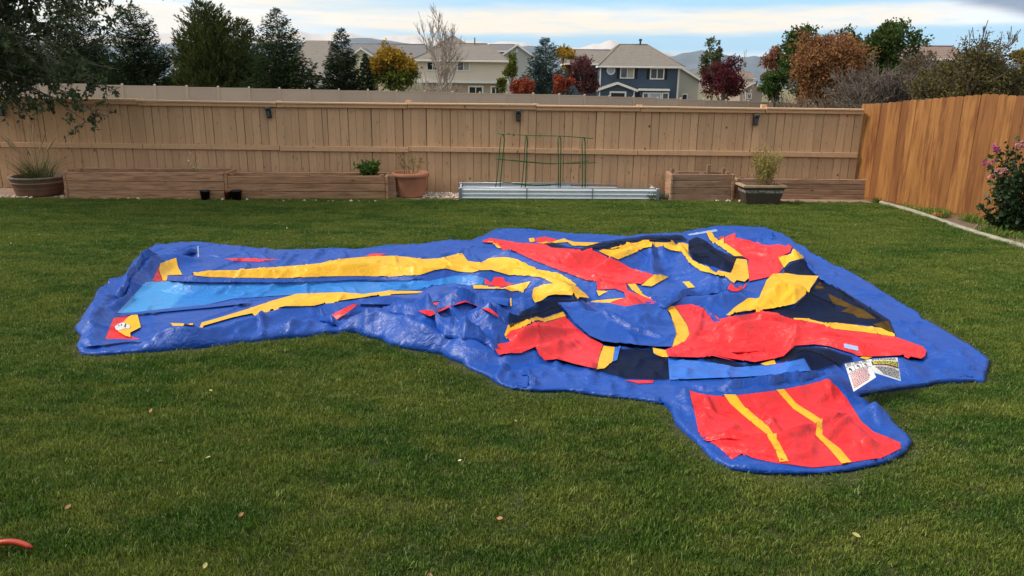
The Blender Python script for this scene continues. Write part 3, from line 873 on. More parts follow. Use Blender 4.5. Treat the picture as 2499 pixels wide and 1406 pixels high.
p = G(895, 487)
wispy('leafy_plant', 'bright green bushy leafy plant growing in the timber bed', 'plant', (p[0], p[1] + 0.30, hb2 - 0.06), 20, 0.33, 0.20, 30, 0.085, m_leaf_g, m_leaf_g, 6, rad=0.006, rbase=0.06, droop=0.25)
p = G(468, 487)
wispy('flower_stems', 'thin dry pale flower stems rising from the first timber bed', 'plant', (p[0], p[1] + 0.33, 0.40), 7, 0.42, 0.22, 3, 0.05, m_stem_dry, mat('pale_petal', (0.55, 0.46, 0.22), 0.8, 0.1, 8, island=0.3), 8, rad=0.0035, rbase=0.10, branch=1)
# --- square glazed pot
m_glaze = mat('brown_glaze', (0.065, 0.045, 0.032), 0.45, 0.25, 6.0, spec=0.5)
def band(n, c, geo):
    return n.mix(n.smooth(n.noise(geo.outputs['Position'], 25, 4), 0.4, 0.6), c, (0.12, 0.10, 0.085))
m_glaze_b = mat('grey_glaze_band', (0.36, 0.34, 0.31), 0.5, 0.2, 9.0, extra=band)
m_rim = mat('tan_glazed_rim', (0.40, 0.27, 0.17), 0.45, 0.2, 9.0, spec=0.5)
qc = G(1843, 494)
qc[1] += 0.02
hq = PY(1843, 452, 13.54)[2] + 0.02
qc[1] = 13.54
sq = tag(empty('square_pot', (qc[0] + 0.02, qc[1], 0), math.radians(3)), 'square brown glazed pot with grey band and tan rim', 'pot')
def frustum(b, w0, z0, w1, z1, cap0=False, cap1=False):
    k_ = 0.58
    V = [(-w0, -w0 * k_, z0), (w0, -w0 * k_, z0), (w0, w0 * k_, z0), (-w0, w0 * k_, z0), (-w1, -w1 * k_, z1), (w1, -w1 * k_, z1), (w1, w1 * k_, z1), (-w1, w1 * k_, z1)]
    F = [(0, 1, 5, 4), (1, 2, 6, 5), (2, 3, 7, 6), (3, 0, 4, 7)]
    if cap0: F.append((3, 2, 1, 0))
    if cap1: F.append((4, 5, 6, 7))
    return b.add(V, F)
b = MB(); frustum(b, 0.285, 0.0, 0.335, hq * 0.62, True); frustum(b, 0.345, hq * 0.76, 0.365, hq - 0.045); b.build('vessel', m_glaze, sq)
b = MB(); frustum(b, 0.3365, hq * 0.62, 0.345, hq * 0.76); b.build('glaze_band', m_glaze_b, sq)
b = MB(); frustum(b, 0.365, hq - 0.045, 0.395, hq - 0.03); frustum(b, 0.395, hq - 0.03, 0.39, hq); frustum(b, 0.39, hq, 0.325, hq + 0.004); frustum(b, 0.325, hq + 0.004, 0.31, hq - 0.09); b.build('rim', m_rim, sq)
b = MB(); frustum(b, 0.312, hq - 0.085, 0.312, hq - 0.08, False, True); b.build('soil', m_earth, sq)
wispy('wispy_plant', 'wispy yellow-green plant in the square glazed pot', 'plant', (qc[0] + 0.06, qc[1], hq - 0.08), 60, 0.78, 0.24, 26, 0.036, m_stem_dry, m_yellowgreen, 9, rad=0.0035, rbase=0.13, branch=3)
# --- round barrel pot at the left with ornamental grass
bc = G(62, 485); bc[1] += 0.44
hb = PY(62, 428, bc[1])[2]
def woodbands(n, c, geo):
    z = n('ShaderNodeSeparateXYZ', {0: geo.outputs['Position']}).outputs[2]
    f = n.smooth(n.noise(n('ShaderNodeCombineXYZ', {2: z}).outputs[0], 18, 2), 0.45, 0.6)
    return n.mix(n.math('MULTIPLY', f, 0.5), c, (0.05, 0.03, 0.02))
m_barrel = mat('brown_barrel', (0.20, 0.095, 0.055), 0.7, 0.2, 5.0, extra=woodbands)
m_brim = mat('weathered_rim', (0.22, 0.165, 0.12), 0.8, 0.25, 14.0)
bp = tag(empty('barrel_pot', (bc[0], bc[1], 0)), 'round dark brown barrel pot with pale rim in the shade', 'pot')
MB().lathe([(0, 0.01), (0.35, 0.01), (0.36, 0.0), (0.375, 0.04), (0.412, hb * 0.55), (0.42, hb * 0.66)], 32).lathe([(0.425, hb * 0.74), (0.44, hb - 0.035)], 32).build('vessel', m_barrel, bp, smooth=True)
MB().lathe([(0.421, hb * 0.66), (0.436, hb * 0.68), (0.436, hb * 0.73), (0.424, hb * 0.742)], 32).lathe([(0.44, hb - 0.035), (0.462, hb - 0.03), (0.462, hb), (0.40, hb), (0.39, hb - 0.10)], 32).build('rim', m_brim, bp, smooth=True)
MB().lathe([(0.392, hb - 0.085), (0.0, hb - 0.075)], 24).build('soil', m_earth, bp, smooth=True)
def tussock(name, label, base, nb, hmin, hmax, spread, m, seed, w=0.005, rbase=0.12, plumes=0, m_pl=None):
    r = np.random.default_rng(seed)
    e = tag(empty(name, tuple(base)), label, 'plant')
    V = []; F = []; k = 0; PV = []
    for i in range(nb):
        a_ = r.uniform(0, 6.283); h = r.uniform(hmin, hmax); sp = spread * r.uniform(0.1, 1.0); rb = rbase * math.sqrt(r.uniform())
        ww = w * r.uniform(0.6, 1.3); f = a_ + 1.57 + r.normal(0, 0.4)
        drop = r.uniform(0.1, 0.75)
        prev = None
        for t in np.linspace(0, 1, 6):
            c = np.array([rb * math.cos(a_) + math.cos(a_) * sp * t ** 1.5, rb * math.sin(a_) + math.sin(a_) * sp * t ** 1.5, h * (t - drop * 0.5 * t ** 3)])
            wv = ww * (1 - 0.85 * t)
            V += [(c[0] - math.cos(f) * wv, c[1] - math.sin(f) * wv, c[2]), (c[0] + math.cos(f) * wv, c[1] + math.sin(f) * wv, c[2])]
        for j in range(5):
            q = k + 2 * j
            F.append((q, q + 1, q + 3, q + 2))
        k += 12
    obj('blades', np_mesh('blades', V, F, True), m, e)
    if plumes:
        for i in range(plumes):
            a_ = r.uniform(0, 6.283); h = hmax * r.uniform(1.0, 1.55); sp = spread * r.uniform(0.3, 0.9)
            pts = [np.array([math.cos(a_) * sp * t ** 1.6, math.sin(a_) * sp * t ** 1.6, h * t]) for t in np.linspace(0, 1, 7)]
            MB().tube(pts, [0.003] * 5 + [0.012, 0.003], 5).build('plume', m_pl, e, smooth=True)
    return e
m_orn = mat('ornamental_grass_blade', (0.10, 0.115, 0.035), 0.7, 0.2, 6, island=0.4, trans=0.25)
m_plume = mat('grass_plume', (0.32, 0.24, 0.13), 0.9, 0.2, 10)
tussock('ornamental_grass', 'arching ornamental grass with pale plumes in the barrel pot', (bc[0], bc[1], hb - 0.085), 330, 0.26, 0.60, 0.60, m_orn, 12, rbase=0.26, plumes=11, m_pl=m_plume)
p = G(1612, 489)
tussock('strappy_plant', 'grey-green strappy plant at the end of the steel planter', (p[0] + 0.03, p[1] + 0.05, 0.0), 60, 0.10, 0.24, 0.16, m_greygreen, 13, w=0.010, rbase=0.10)
p = G(1590, 489)
tussock('strappy_plant', 'pale strappy plant leaning on the front of the steel planter', (p[0] - 0.02, p[1] - 0.14, 0.0), 40, 0.10, 0.24, 0.12, m_greygreen, 14, w=0.010, rbase=0.05)
p = G(2140, 493)
tussock('weed_tuft', 'green weed tuft at the corner of the long weathered bed', (p[0] - 0.05, p[1] - 0.1, 0.0), 60, 0.08, 0.16, 0.10, m_leaf_g, 15, w=0.006, rbase=0.06)
# --- nursery pots
def nursery(label, px, py, r0, h, m, tilt=0.0):
    p = G(px, py)
    e = tag(empty('nursery_pot', (p[0], p[1] - r0 - 0.02, 0.02)), label, 'pot', 'small pots in front of the timber beds')
    e.rotation_euler = (tilt, 0, 0)
    MB().lathe([(0, 0.004), (r0 * 0.74, 0.004), (r0 * 0.76, 0.0), (r0 * 0.95, h - 0.02), (r0, h - 0.02), (r0, h), (r0 * 0.93, h), (r0 * 0.90, h - 0.03), (0, h - 0.035)], 20).build('vessel', m, e, smooth=True)
    return e
k1 = nursery('small black nursery pot holding weeds in front of the first timber bed', 508, 488, 0.088, 0.165, m_blk)
nursery('small black nursery pot beside a red-brown pot at the joint of the timber beds', 584, 488, 0.098, 0.17, m_blk)
nursery('small red-brown clay pot beside a black nursery pot', 561, 488, 0.062, 0.15, mat('red_clay', (0.22, 0.06, 0.03), 0.8, 0.15, 8))
p = k1.location
tussock('potted_weeds', 'small grey-green weeds in the black nursery pot', (p[0], p[1], 0.15), 30, 0.02, 0.07, 0.06, m_greygreen, 16, rbase=0.05)
# --- garden fork handle by the right bed
p = G(2160, 497)
sh = tag(empty('shovel', (p[0], p[1] - 0.02, 0.0)), 'black D-handled shovel stuck in the ground beside the corner bed', 'shovel')
sh.rotation_euler = (0, math.radians(14), 0)
MB().tube([(0, 0, -0.02), (0, 0, 0.14)], 0.013, 8).build('shaft', m_blk, sh, smooth=True)
MB().tube([(0, 0, 0.13), (-0.045, 0, 0.19), (-0.052, 0, 0.25), (0.052, 0, 0.25), (0.045, 0, 0.19), (0, 0, 0.13)], 0.012, 8).build('handle', m_blk, sh, smooth=True)
# --- rose bush on the right
rbx = np.array([7.42, 11.12, 0.0])
rb = tag(empty('rose_bush', tuple(rbx)), 'dark leafy rose bush with pink flower clusters in front of the cedar fence', 'rose bush')
r = np.random.default_rng(31)
paths = []; rads = []; LP = []; LD = []
tips = []
for i in range(34):
    a_ = r.uniform(0, 6.283); h = r.uniform(0.75, 1.32); sp = r.uniform(0.08, 0.40)
    pts = [np.array([math.cos(a_) * (0.06 + sp * t ** 0.8) * (1.0 + 0.2 * math.sin(7 * t + i)), math.sin(a_) * (0.06 + sp * t ** 0.8) * 0.8, h * t]) for t in np.linspace(0, 1, 7)]
    paths.append(pts); rads.append([0.008 * (1 - 0.7 * t) for t in np.linspace(0, 1, 7)]); tips.append(pts[-1])
    for _ in range(85):
        k = r.integers(0, 6); t = r.uniform()
        q = pts[k] * (1 - t) + pts[k + 1] * t + r.normal(0, 0.055, 3)
        if q[2] > 0.05:
            LP.append(q); LD.append(rand_dirs(r, 1, -0.2)[0])
# thin side shoots on the left
for i in range(4):
    a_ = math.pi + r.uniform(-0.5, 0.3); h = r.uniform(0.35, 0.55)
    pts = [np.array([math.cos(a_) * (0.1 + 0.42 * t), math.sin(a_) * 0.2 * t, h * t]) for t in np.linspace(0, 1, 6)]
    paths.append(pts); rads.append([0.005] * 6)
    for _ in range(18):
        k = r.integers(1, 5); t = r.uniform(); LP.append(pts[k] * (1 - t) + pts[k + 1] * t + r.normal(0, 0.02, 3)); LD.append(rand_dirs(r, 1, 0)[0])
stems_mesh(paths, rads, 'stem', m_stem_br, rb)
obj('leaves', leaf_mesh('leaves', np.array(LP), np.array(LD), 0.075, m_leaf_d, aspect=0.62, seed=32), m_leaf_d, rb)
m_pink = mat('pink_petal', (0.52, 0.13, 0.26), 0.6, 0.15, 20, island=0.3, trans=0.2)
m_pink2 = mat('pale_pink_petal', (0.66, 0.32, 0.34), 0.6, 0.15, 20, island=0.3, trans=0.2)
for (px, py, cnt, mm) in ((2433, 362, 9, m_pink), (2405, 398, 7, m_pink), (2449, 417, 4, m_pink2), (2492, 353, 9, m_pink2), (2416, 430, 2, m_pink2), (2496, 378, 3, m_pink2), (2432, 412, 2, m_pink2), (2530, 340, 6, m_pink)):
    c = PY(px, py, rbx[1] - 0.30 + 0.1 * r.random()) - rbx
    P_ = []; D_ = []
    for f in range(cnt):
        fc = c + r.normal(0, 1, 3) * np.array([0.042, 0.03, 0.028])
        dd_ = rand_dirs(r, 16, 0.6); P_.append(np.repeat(fc[None], 16, 0)); D_.append(dd_)
    obj('flower_cluster', leaf_mesh('flower_cluster', np.concatenate(P_), np.concatenate(D_), 0.030, mm, aspect=0.9, seed=33), mm, rb)
# --- odd pieces lying about
p = G(2285, 531)
b = MB()
b.add([(-0.13, -0.05, 0), (0.02, -0.07, 0), (0.13, -0.03, 0), (0.10, 0.06, 0), (-0.05, 0.07, 0), (-0.12, -0.04, .035), (0.02, -0.06, .045), (0.12, -0.025, .04), (0.09, 0.05, .04), (-0.045, 0.06, .035)],
      [(0, 1, 6, 5), (1, 2, 7, 6), (2, 3, 8, 7), (3, 4, 9, 8), (4, 0, 5, 9), (5, 6, 7, 8, 9)])
ob = b.build('orange_brick', mat('orange_clay', (0.52, 0.17, 0.06), 0.8, 0.15, 9))
ob.location = (p[0] + 0.02, p[1] + 0.0, 0.035)
tag(ob, 'broken orange brick lying in the weeds beside the concrete edging', 'brick')
p = G(38, 1362)
m_ro = mat('red_orange_plastic', (0.42, 0.045, 0.018), 0.35, 0.08, 5, spec=0.5)
b = MB(); pts = []
for t in np.linspace(0, 1, 12):
    pts.append((-0.16 + 0.235 * t, 0.03 * math.sin(2.6 * t), 0.045 + 0.022 * math.sin(math.pi * t)))
b.tube(pts, [0.012, 0.013, 0.014, 0.015, 0.015, 0.015, 0.015, 0.014, 0.014, 0.013, 0.012, 0.008], 10)
ot = b.build('plastic_handle', m_ro, smooth=True)
ot.location = (p[0], p[1], 0.0)
tag(ot, 'curved red-orange plastic handle lying in the grass at bottom left', 'handle')
LV = [(390, 1122, 0), (507, 1113, 1), (588, 1252, 0), (165, 1233, 0), (1220, 1261, 0), (1122, 1120, 2), (1075, 1016, 0), (1258, 1024, 1), (500, 1376, 1), (1050, 1399, 0), (368, 999, 0), (95, 571, 0), (145, 530, 2), (285, 538, 2), (229, 553, 2), (430, 510, 2), (26, 592, 2), (514, 950, 1), (2090, 1302, 1), (700, 555, 2), (1000, 560, 2)]
mls = [mat('tan_dry_leaf', (0.34, 0.17, 0.08), 0.7, 0.15, 20), mat('yellow_dry_leaf', (0.42, 0.36, 0.13), 0.7, 0.15, 20), mat('white_petal', (0.60, 0.56, 0.42), 0.7, 0.1, 20)]
WHERE = ['left of the yellow leaf, lower left lawn', 'lower left lawn, larger than the tan leaf beside it', 'lower left lawn, below the larger yellow leaf', 'dark lower left lawn above the red handle', 'bottom centre of the lawn, largest of its kind', 'lower centre lawn, above the large tan leaf',
         'centre lawn below the front blue edge', 'centre lawn right of a tan leaf, below the front blue edge', 'bottom left near the border', 'bottom centre at the border', 'left lawn below the slide corner', 'far left lawn, level with the slide', 'far left lawn beneath the barrel pot',
         'far left lawn, right of another petal', 'far left lawn, below two other petals', 'far lawn in front of the first timber bed', 'left border of the far lawn', 'left lawn below the slide', 'lower right lawn below the ramp', 'far lawn behind the slide', 'far lawn behind the centre of the castle']
lnames = ['dry tan leaf on the ', 'yellowish leaf on the ', 'tiny pale petal on the ']
for i, (px, py, k) in enumerate(LV):
    p = G(px, py, 0.04)
    s_ = (0.030, 0.036, 0.020)[k] * rg.uniform(0.8, 1.25) * (1.0 if p[1] < 7 else 1.3)
    V = []; F = []
    for j in range(7):
        t = j / 6; w_ = math.sin(math.pi * min(1, t * 0.95 + 0.03)) ** 0.8 * 0.30
        V += [(t - 0.5, -w_, 0.10 * (w_ / 0.3) + 0.2 * (t - .5) ** 2), (t - 0.5, 0, 0.2 * (t - .5) ** 2), (t - 0.5, w_, 0.12 * (w_ / 0.3) + 0.2 * (t - .5) ** 2)]
    for j in range(6):
        q = 3 * j
        F += [(q, q + 3, q + 4, q + 1), (q + 1, q + 4, q + 5, q + 2)]
    me = np_mesh('fallen_leaf', np.array(V) * s_, F, True)
    o = obj('fallen_leaf', me, mls[k])
    o.location = (p[0], p[1], 0.030)
    o.rotation_euler = (rg.uniform(-.5, .5), rg.uniform(-.4, .4), rg.uniform(0, 6.28))
    tag(o, lnames[k] + WHERE[i], 'leaf', 'fallen leaves on the lawn')
import time as _t; _T0=_t.time()
SUP, FLK, EXC, EXP = 1.25, 0.85, 0.052, 0.085
# ================================================================= the deflated bounce castle
def world_poly(px_list, z=0.0):
    return np.array([G(x, y, z)[:2] for x, y in px_list])
# crest lines of the big folds: (pixels, height, width towards camera, width away)
RIDGES = [
    (ZP(1, [(930, 505), (1500, 470), (2100, 440), (2499, 410)], 2, [(200, 420), (450, 395), (900, 425), (1240, 400), (1400, 445), (1700, 420), (1900, 500), (2080, 540), (2250, 640)]), 0.17, 0.10, 0.55),
    (ZP(1, [(700, 960), (1240, 965), (1650, 850), (2050, 735), (2499, 712)], 2, [(200, 705), (600, 690), (930, 690)]), 0.13, 0.30, 0.30),
    (ZP(1, [(190, 1000), (215, 900), (330, 720), (450, 600)]), 0.13, 0.16, 0.16),
    (ZP(1, [(560, 560), (720, 390), (850, 310), (1150, 290)]), 0.15, 0.16, 0.16),
    (ZP(1, [(200, 1080), (600, 1105), (1000, 1050), (1500, 985), (2000, 880), (2250, 830)]), 0.12, 0.16, 0.12),
    (ZP(2, [(0, 845), (110, 905), (250, 1010), (430, 1075)]), 0.11, 0.08, 0.12),
    (ZP(2, [(180, 880), (280, 800), (500, 780), (700, 835), (960, 935), (1100, 1000), (1300, 1040)]), 0.19, 0.12, 0.30),
    (ZP(2, [(880, 690), (1000, 640), (1190, 608), (1290, 690), (1480, 720)]), 0.26, 0.10, 0.18),
    (ZP(2, [(720, 800), (1000, 780), (1150, 770), (1280, 725), (1400, 770), (1560, 890)]), 0.24, 0.13, 0.16),
    (ZP(2, [(1000, 890), (1250, 870), (1450, 890), (1600, 960)]), 0.17, 0.10, 0.16),
    (ZP(2, [(1500, 690), (1640, 690), (1780, 720), (1850, 690)]), 0.17, 0.10, 0.14),
    (ZP(2, [(1860, 690), (2000, 640), (2180, 620), (2330, 730)]), 0.21, 0.14, 0.20),
    (ZP(2, [(1650, 950), (1780, 870), (1950, 800), (2080, 745), (2340, 765)]), 0.17, 0.14, 0.14),
    (ZP(2, [(1060, 1000), (1300, 1060), (1560, 1090)]), 0.13, 0.10, 0.12),
    (ZP(2, [(1090, 1080), (1300, 1110), (1480, 1150)]), 0.11, 0.09, 0.10),
    (ZP(3, [(200, 1080), (400, 1070), (620, 1050), (900, 940)]), 0.10, 0.12, 0.14),
    (ZP(3, [(310, 990), (580, 880), (820, 820)]), 0.13, 0.14, 0.14),
    (ZP(3, [(760, 740), (1000, 740), (1340, 775), (1680, 750)]), 0.13, 0.40, 0.14),
    (ZP(3, [(1100, 262), (1280, 235), (1480, 185), (1840, 200), (1900, 290), (2080, 410), (2380, 500)]), 0.17, 0.14, 0.22),
    (ZP(3, [(640, 200), (860, 225), (1130, 195), (1500, 140), (1840, 130)]), 0.16, 0.15, 0.20),
    (ZP(3, [(130, 170), (450, 240), (800, 380), (1080, 470), (1330, 560), (1500, 650)]), 0.15, 0.20, 0.30),
    (ZP(3, [(1500, 650), (1900, 600), (2200, 600), (2499, 590)]), 0.11, 0.16, 0.2),
    (ZP(3, [(1580, 240), (1600, 340), (1580, 450)]), 0.10, 0.14, 0.14),
    (ZP(3, [(1800, 280), (1900, 460)]), 0.08, 0.12, 0.12),
    (ZP(3, [(1950, 130), (2070, 200), (2250, 300)]), 0.16, 0.16, 0.16),
    (ZP(4, [(100, 62), (480, 75), (620, 130), (760, 215)]), 0.20, 0.20, 0.18),
    (ZP(4, [(120, 130), (300, 150), (560, 195), (700, 225)]), 0.13, 0.14, 0.14),
    (ZP(4, [(480, 450), (600, 420), (740, 435), (890, 445)]), 0.22, 0.24, 0.16),
    (ZP(4, [(170, 740), (340, 630), (560, 660), (700, 650)]), 0.14, 0.14, 0.12),
    (ZP(4, [(130, 785), (480, 720), (700, 790), (1000, 860), (1400, 925), (1690, 1000)]), 0.17, 0.22, 0.14),
    (ZP(4, [(0, 840), (250, 850), (690, 880), (1000, 890)]), 0.10, 0.10, 0.12),
    (ZP(4, [(620, 1050), (740, 985), (860, 975), (1000, 1000), (1140, 1040)]), 0.15, 0.12, 0.10),
    (ZP(4, [(900, 450), (1150, 590), (1440, 775)]), 0.09, 0.16, 0.16),
    (ZP(5, [(60, 275), (400, 262), (760, 250), (1180, 205), (1400, 160), (1470, 230)]), 0.13, 0.14, 0.12),
    (ZP(5, [(1560, 350), (1800, 290), (2050, 200), (2250, 130), (2430, 110)]), 0.17, 0.15, 0.16),
    (ZP(5, [(2440, 130), (2300, 60), (2050, -40)]), 0.10, 0.15, 0.15),
    (ZP(5, [(340, 640), (600, 650), (860, 690), (1000, 660), (1250, 600), (1450, 470)]), 0.055, 0.10, 0.22),
    (ZP(5, [(1440, 480), (1540, 640), (1600, 780)]), 0.05, 0.12, 0.12),
    (ZP(5, [(1200, 680), (1050, 760), (900, 830)]), 0.05, 0.10, 0.14),
    (ZP(6, [(1550, 700), (1300, 730), (1050, 820), (950, 850)]), 0.15, 0.13, 0.16),
    (ZP(6, [(1640, 720), (1850, 830), (2050, 850)]), 0.15, 0.14, 0.14),
    (ZP(6, [(560, 690), (700, 740), (900, 760)]), 0.08, 0.10, 0.10),
]
RW = []
for px, h, wf, wb in RIDGES:
    h = h * SUP
    RW.append((np.array([G(x, y, h + 0.03)[:2] for x, y in px]), h, wf, wb))
CRS = []
# individual creases read off the fabric: (zone, polyline)
CREASES = [
 (3, [(1060,820),(1240,890),(1400,940),(1540,960),(1700,1000)]),(3,[(1180,800),(1350,860)]),(3,[(1450,830),(1560,890)]),(3,[(1480,915),(1570,965)]),(3,[(1380,960),(1440,1060)]),(3,[(1250,1060),(1450,1075)]),(3,[(1600,820),(1720,840)]),(3,[(1560,870),(1680,900)]),
 (3,[(360,1070),(600,1000),(900,925)]),(3,[(680,1040),(760,1060),(750,1110)]),(3,[(900,1040),(840,1080)]),(3,[(750,1120),(760,1240)]),(3,[(450,1090),(720,1090)]),(3,[(480,960),(700,930)]),(3,[(980,1180),(1080,1240)]),
 (4,[(10,850),(330,825),(690,870),(980,880),(1150,880)]),(4,[(690,880),(700,970),(620,1010)]),(4,[(150,930),(300,940)]),(4,[(330,970),(600,960)]),(4,[(1050,900),(980,950)]),(4,[(1420,990),(1470,1020)]),(4,[(20,900),(130,890),(260,915)]),(4,[(380,890),(560,905)]),(4,[(760,930),(900,920)]),(4,[(1200,930),(1330,950)]),(4,[(430,1010),(560,1040)]),(4,[(100,1000),(260,1020)]),
 (3,[(1910,740),(2005,770),(1980,930),(1910,1020)]),(3,[(1960,940),(2100,960),(2250,930)]),
 (3,[(450,230),(700,320),(800,370)]),(3,[(900,290),(980,270),(1040,290)]),(3,[(720,370),(900,470),(1080,500)]),(3,[(1000,430),(1150,510),(1290,520)]),(3,[(1050,400),(1270,480)]),(3,[(560,260),(700,270)]),(3,[(1200,400),(1330,440)]),
 (3,[(1580,250),(1560,400),(1590,450)]),(3,[(1410,400),(1530,420)]),(3,[(1640,300),(1720,380)]),(3,[(1800,280),(1900,470)]),(3,[(1750,470),(1920,490)]),(3,[(1480,300),(1560,300)]),(3,[(1660,400),(1760,420)]),
 (3,[(1500,650),(1700,690),(1900,620),(2100,575),(2220,590)]),(3,[(1650,640),(1720,660)]),(3,[(2150,600),(2200,700)]),(3,[(1940,700),(2180,860)]),(3,[(2090,740),(2170,840)]),(3,[(1700,560),(1850,590)]),(3,[(2250,660),(2400,640)]),(3,[(1980,480),(2180,560)]),
 (6,[(690,540),(640,600),(560,700)]),(6,[(700,620),(690,680)]),(6,[(580,700),(680,745),(780,760),(830,740)]),(6,[(800,600),(850,650),(910,720),(900,790)]),(6,[(960,620),(1000,640)]),(6,[(1170,640),(1220,660)]),(6,[(500,640),(490,740)]),(6,[(1000,770),(1060,790)]),(6,[(330,640),(420,560)]),(6,[(540,760),(600,650)]),(6,[(150,490),(300,560),(360,600)]),(6,[(1300,660),(1380,690)]),(6,[(420,600),(470,680)]),(6,[(1150,800),(1350,760)]),(6,[(1500,790),(1560,860)]),
 (5,[(600,270),(640,310)]),(5,[(700,310),(760,290)]),(5,[(1140,210),(1180,230)]),(5,[(380,270),(420,290)]),(5,[(850,280),(950,260)]),(5,[(1300,180),(1380,220)]),
 (1,[(1740,880),(1748,980),(1755,1090)]),(1,[(2050,910),(1950,1080)]),(1,[(2400,840),(2480,900)]),(1,[(1700,1030),(1850,1070)]),(1,[(1100,1040),(1200,1080)]),(1,[(800,1110),(900,1080)]),(1,[(1500,1000),(1600,1060)]),(1,[(2200,900),(2100,1030)]),
 (1,[(300,760),(380,700),(440,600)]),(1,[(400,860),(520,760),(620,640)]),(1,[(440,830),(560,740)]),(1,[(270,880),(300,780)]),(1,[(700,380),(860,330)]),(1,[(880,340),(980,330),(1100,310),(1170,275)]),(1,[(650,520),(830,430)]),(1,[(700,560),(800,470)]),(1,[(250,960),(330,900)]),
 (1,[(1580,310),(1640,370)]),(1,[(1700,320),(1800,380)]),(1,[(2050,360),(2200,400)]),(1,[(1250,330),(1400,345)]),
 (1,[(1700,690),(1800,640)]),(1,[(2130,590),(2130,690)]),(1,[(1500,700),(1700,660)]),(1,[(1280,690),(1450,640)]),(2,[(150,600),(200,660)]),(2,[(260,620),(340,680)]),(2,[(500,620),(700,620)]),(2,[(900,600),(1050,610)]),
 (1,[(1500,540),(1900,500),(2300,500)]),(2,[(350,470),(500,500)]),(2,[(800,420),(850,480)]),(2,[(1100,480),(1200,500)]),(2,[(1300,430),(1330,500)]),(2,[(1500,470),(1700,490),(1900,560)]),(2,[(150,470),(400,440)]),(2,[(560,420),(640,520)]),(2,[(960,430),(1000,480)]),(2,[(1750,500),(2000,570)]),
 (2,[(1340,690),(1500,690)]),(2,[(1480,760),(1560,690)]),(2,[(1560,740),(1640,700)]),(2,[(1180,860),(1250,900)]),(2,[(1050,900),(1150,930),(1300,920)]),(2,[(1000,990),(1250,1000),(1450,1010)]),(2,[(1100,1040),(1400,1050)]),(2,[(540,850),(560,900),(600,940),(740,930),(850,950)]),(2,[(420,930),(380,1030)]),(2,[(600,860),(700,870)]),(2,[(1100,1120),(1300,1090),(1480,1080)]),(2,[(1150,1180),(1400,1130)]),(2,[(1200,340),(1260,270)]),(2,[(1000,370),(1150,300)]),(2,[(850,390),(930,340)]),(2,[(1340,320),(1400,420)]),(2,[(700,1000),(800,1080)]),(2,[(450,880),(520,800)]),(2,[(1250,790),(1400,870)]),
 (5,[(330,420),(420,400),(480,470),(580,490)]),(5,[(410,420),(420,560)]),(5,[(550,600),(620,580),(650,540)]),(5,[(800,400),(900,520),(980,640)]),(5,[(370,630),(700,660),(980,680),(1230,590),(1440,490)]),(5,[(440,680),(700,730),(900,760),(1010,800)]),(5,[(1020,740),(1200,670)]),(5,[(1290,650),(1430,560),(1480,500)]),(5,[(1440,620),(1500,700),(1560,780)]),(5,[(1300,300),(1340,360)]),(5,[(1200,400),(1350,330)]),(5,[(1050,800),(1180,760),(1210,660)]),(5,[(560,760),(800,790)]),(5,[(700,450),(780,430)]),(5,[(1500,690),(1700,720)]),
 (5,[(200,500),(330,560)]),(5,[(260,560),(360,640)]),(5,[(420,800),(520,800)]),(5,[(700,880),(900,900)]),(5,[(1620,470),(1700,560)]),(5,[(1640,860),(1800,790)]),(5,[(1560,560),(1680,620)]),(5,[(480,740),(560,830)]),
 (4,[(1000,350),(1020,400)]),(4,[(1080,520),(1140,540)]),(4,[(1280,640),(1340,660)]),(4,[(1560,800),(1620,840)]),(4,[(1640,860),(1700,900)]),(4,[(1740,900),(1790,960)]),(4,[(1850,980),(1960,1040)]),(4,[(800,320),(900,390)]),(4,[(1500,740),(1560,760)]),(4,[(1900,950),(2050,1040)]),
 (5,[(2100,170),(2300,140)]),(5,[(1900,200),(2100,230)]),(5,[(2000,90),(2200,110)]),(5,[(1700,340),(1900,320)]),
 (4,[(560,450),(640,480)]),(4,[(600,640),(690,620),(700,650)]),(4,[(520,560),(560,640)]),(4,[(700,480),(780,520)]),(4,[(300,660),(420,680)]),
 (4,[(300,200),(420,200),(430,240)]),(4,[(240,180),(320,210)]),(4,[(450,210),(540,340)]),(4,[(380,250),(500,270)]),(4,[(560,300),(590,400)]),(4,[(480,330),(540,420)]),(4,[(240,80),(420,100)]),(4,[(520,120),(560,190)]),
]
rk = np.random.default_rng(17)
for z_, pp in CREASES:
    big_ = len(pp) > 2
    hh = rk.uniform(0.024, 0.040) if big_ else rk.uniform(0.016, 0.030)
    q = np.array([G(x, y, 0.08)[:2] for x, y in ZP(z_, pp)])
    CRS.append((q, hh, 0.026, rk.uniform(0.040, 0.065)))

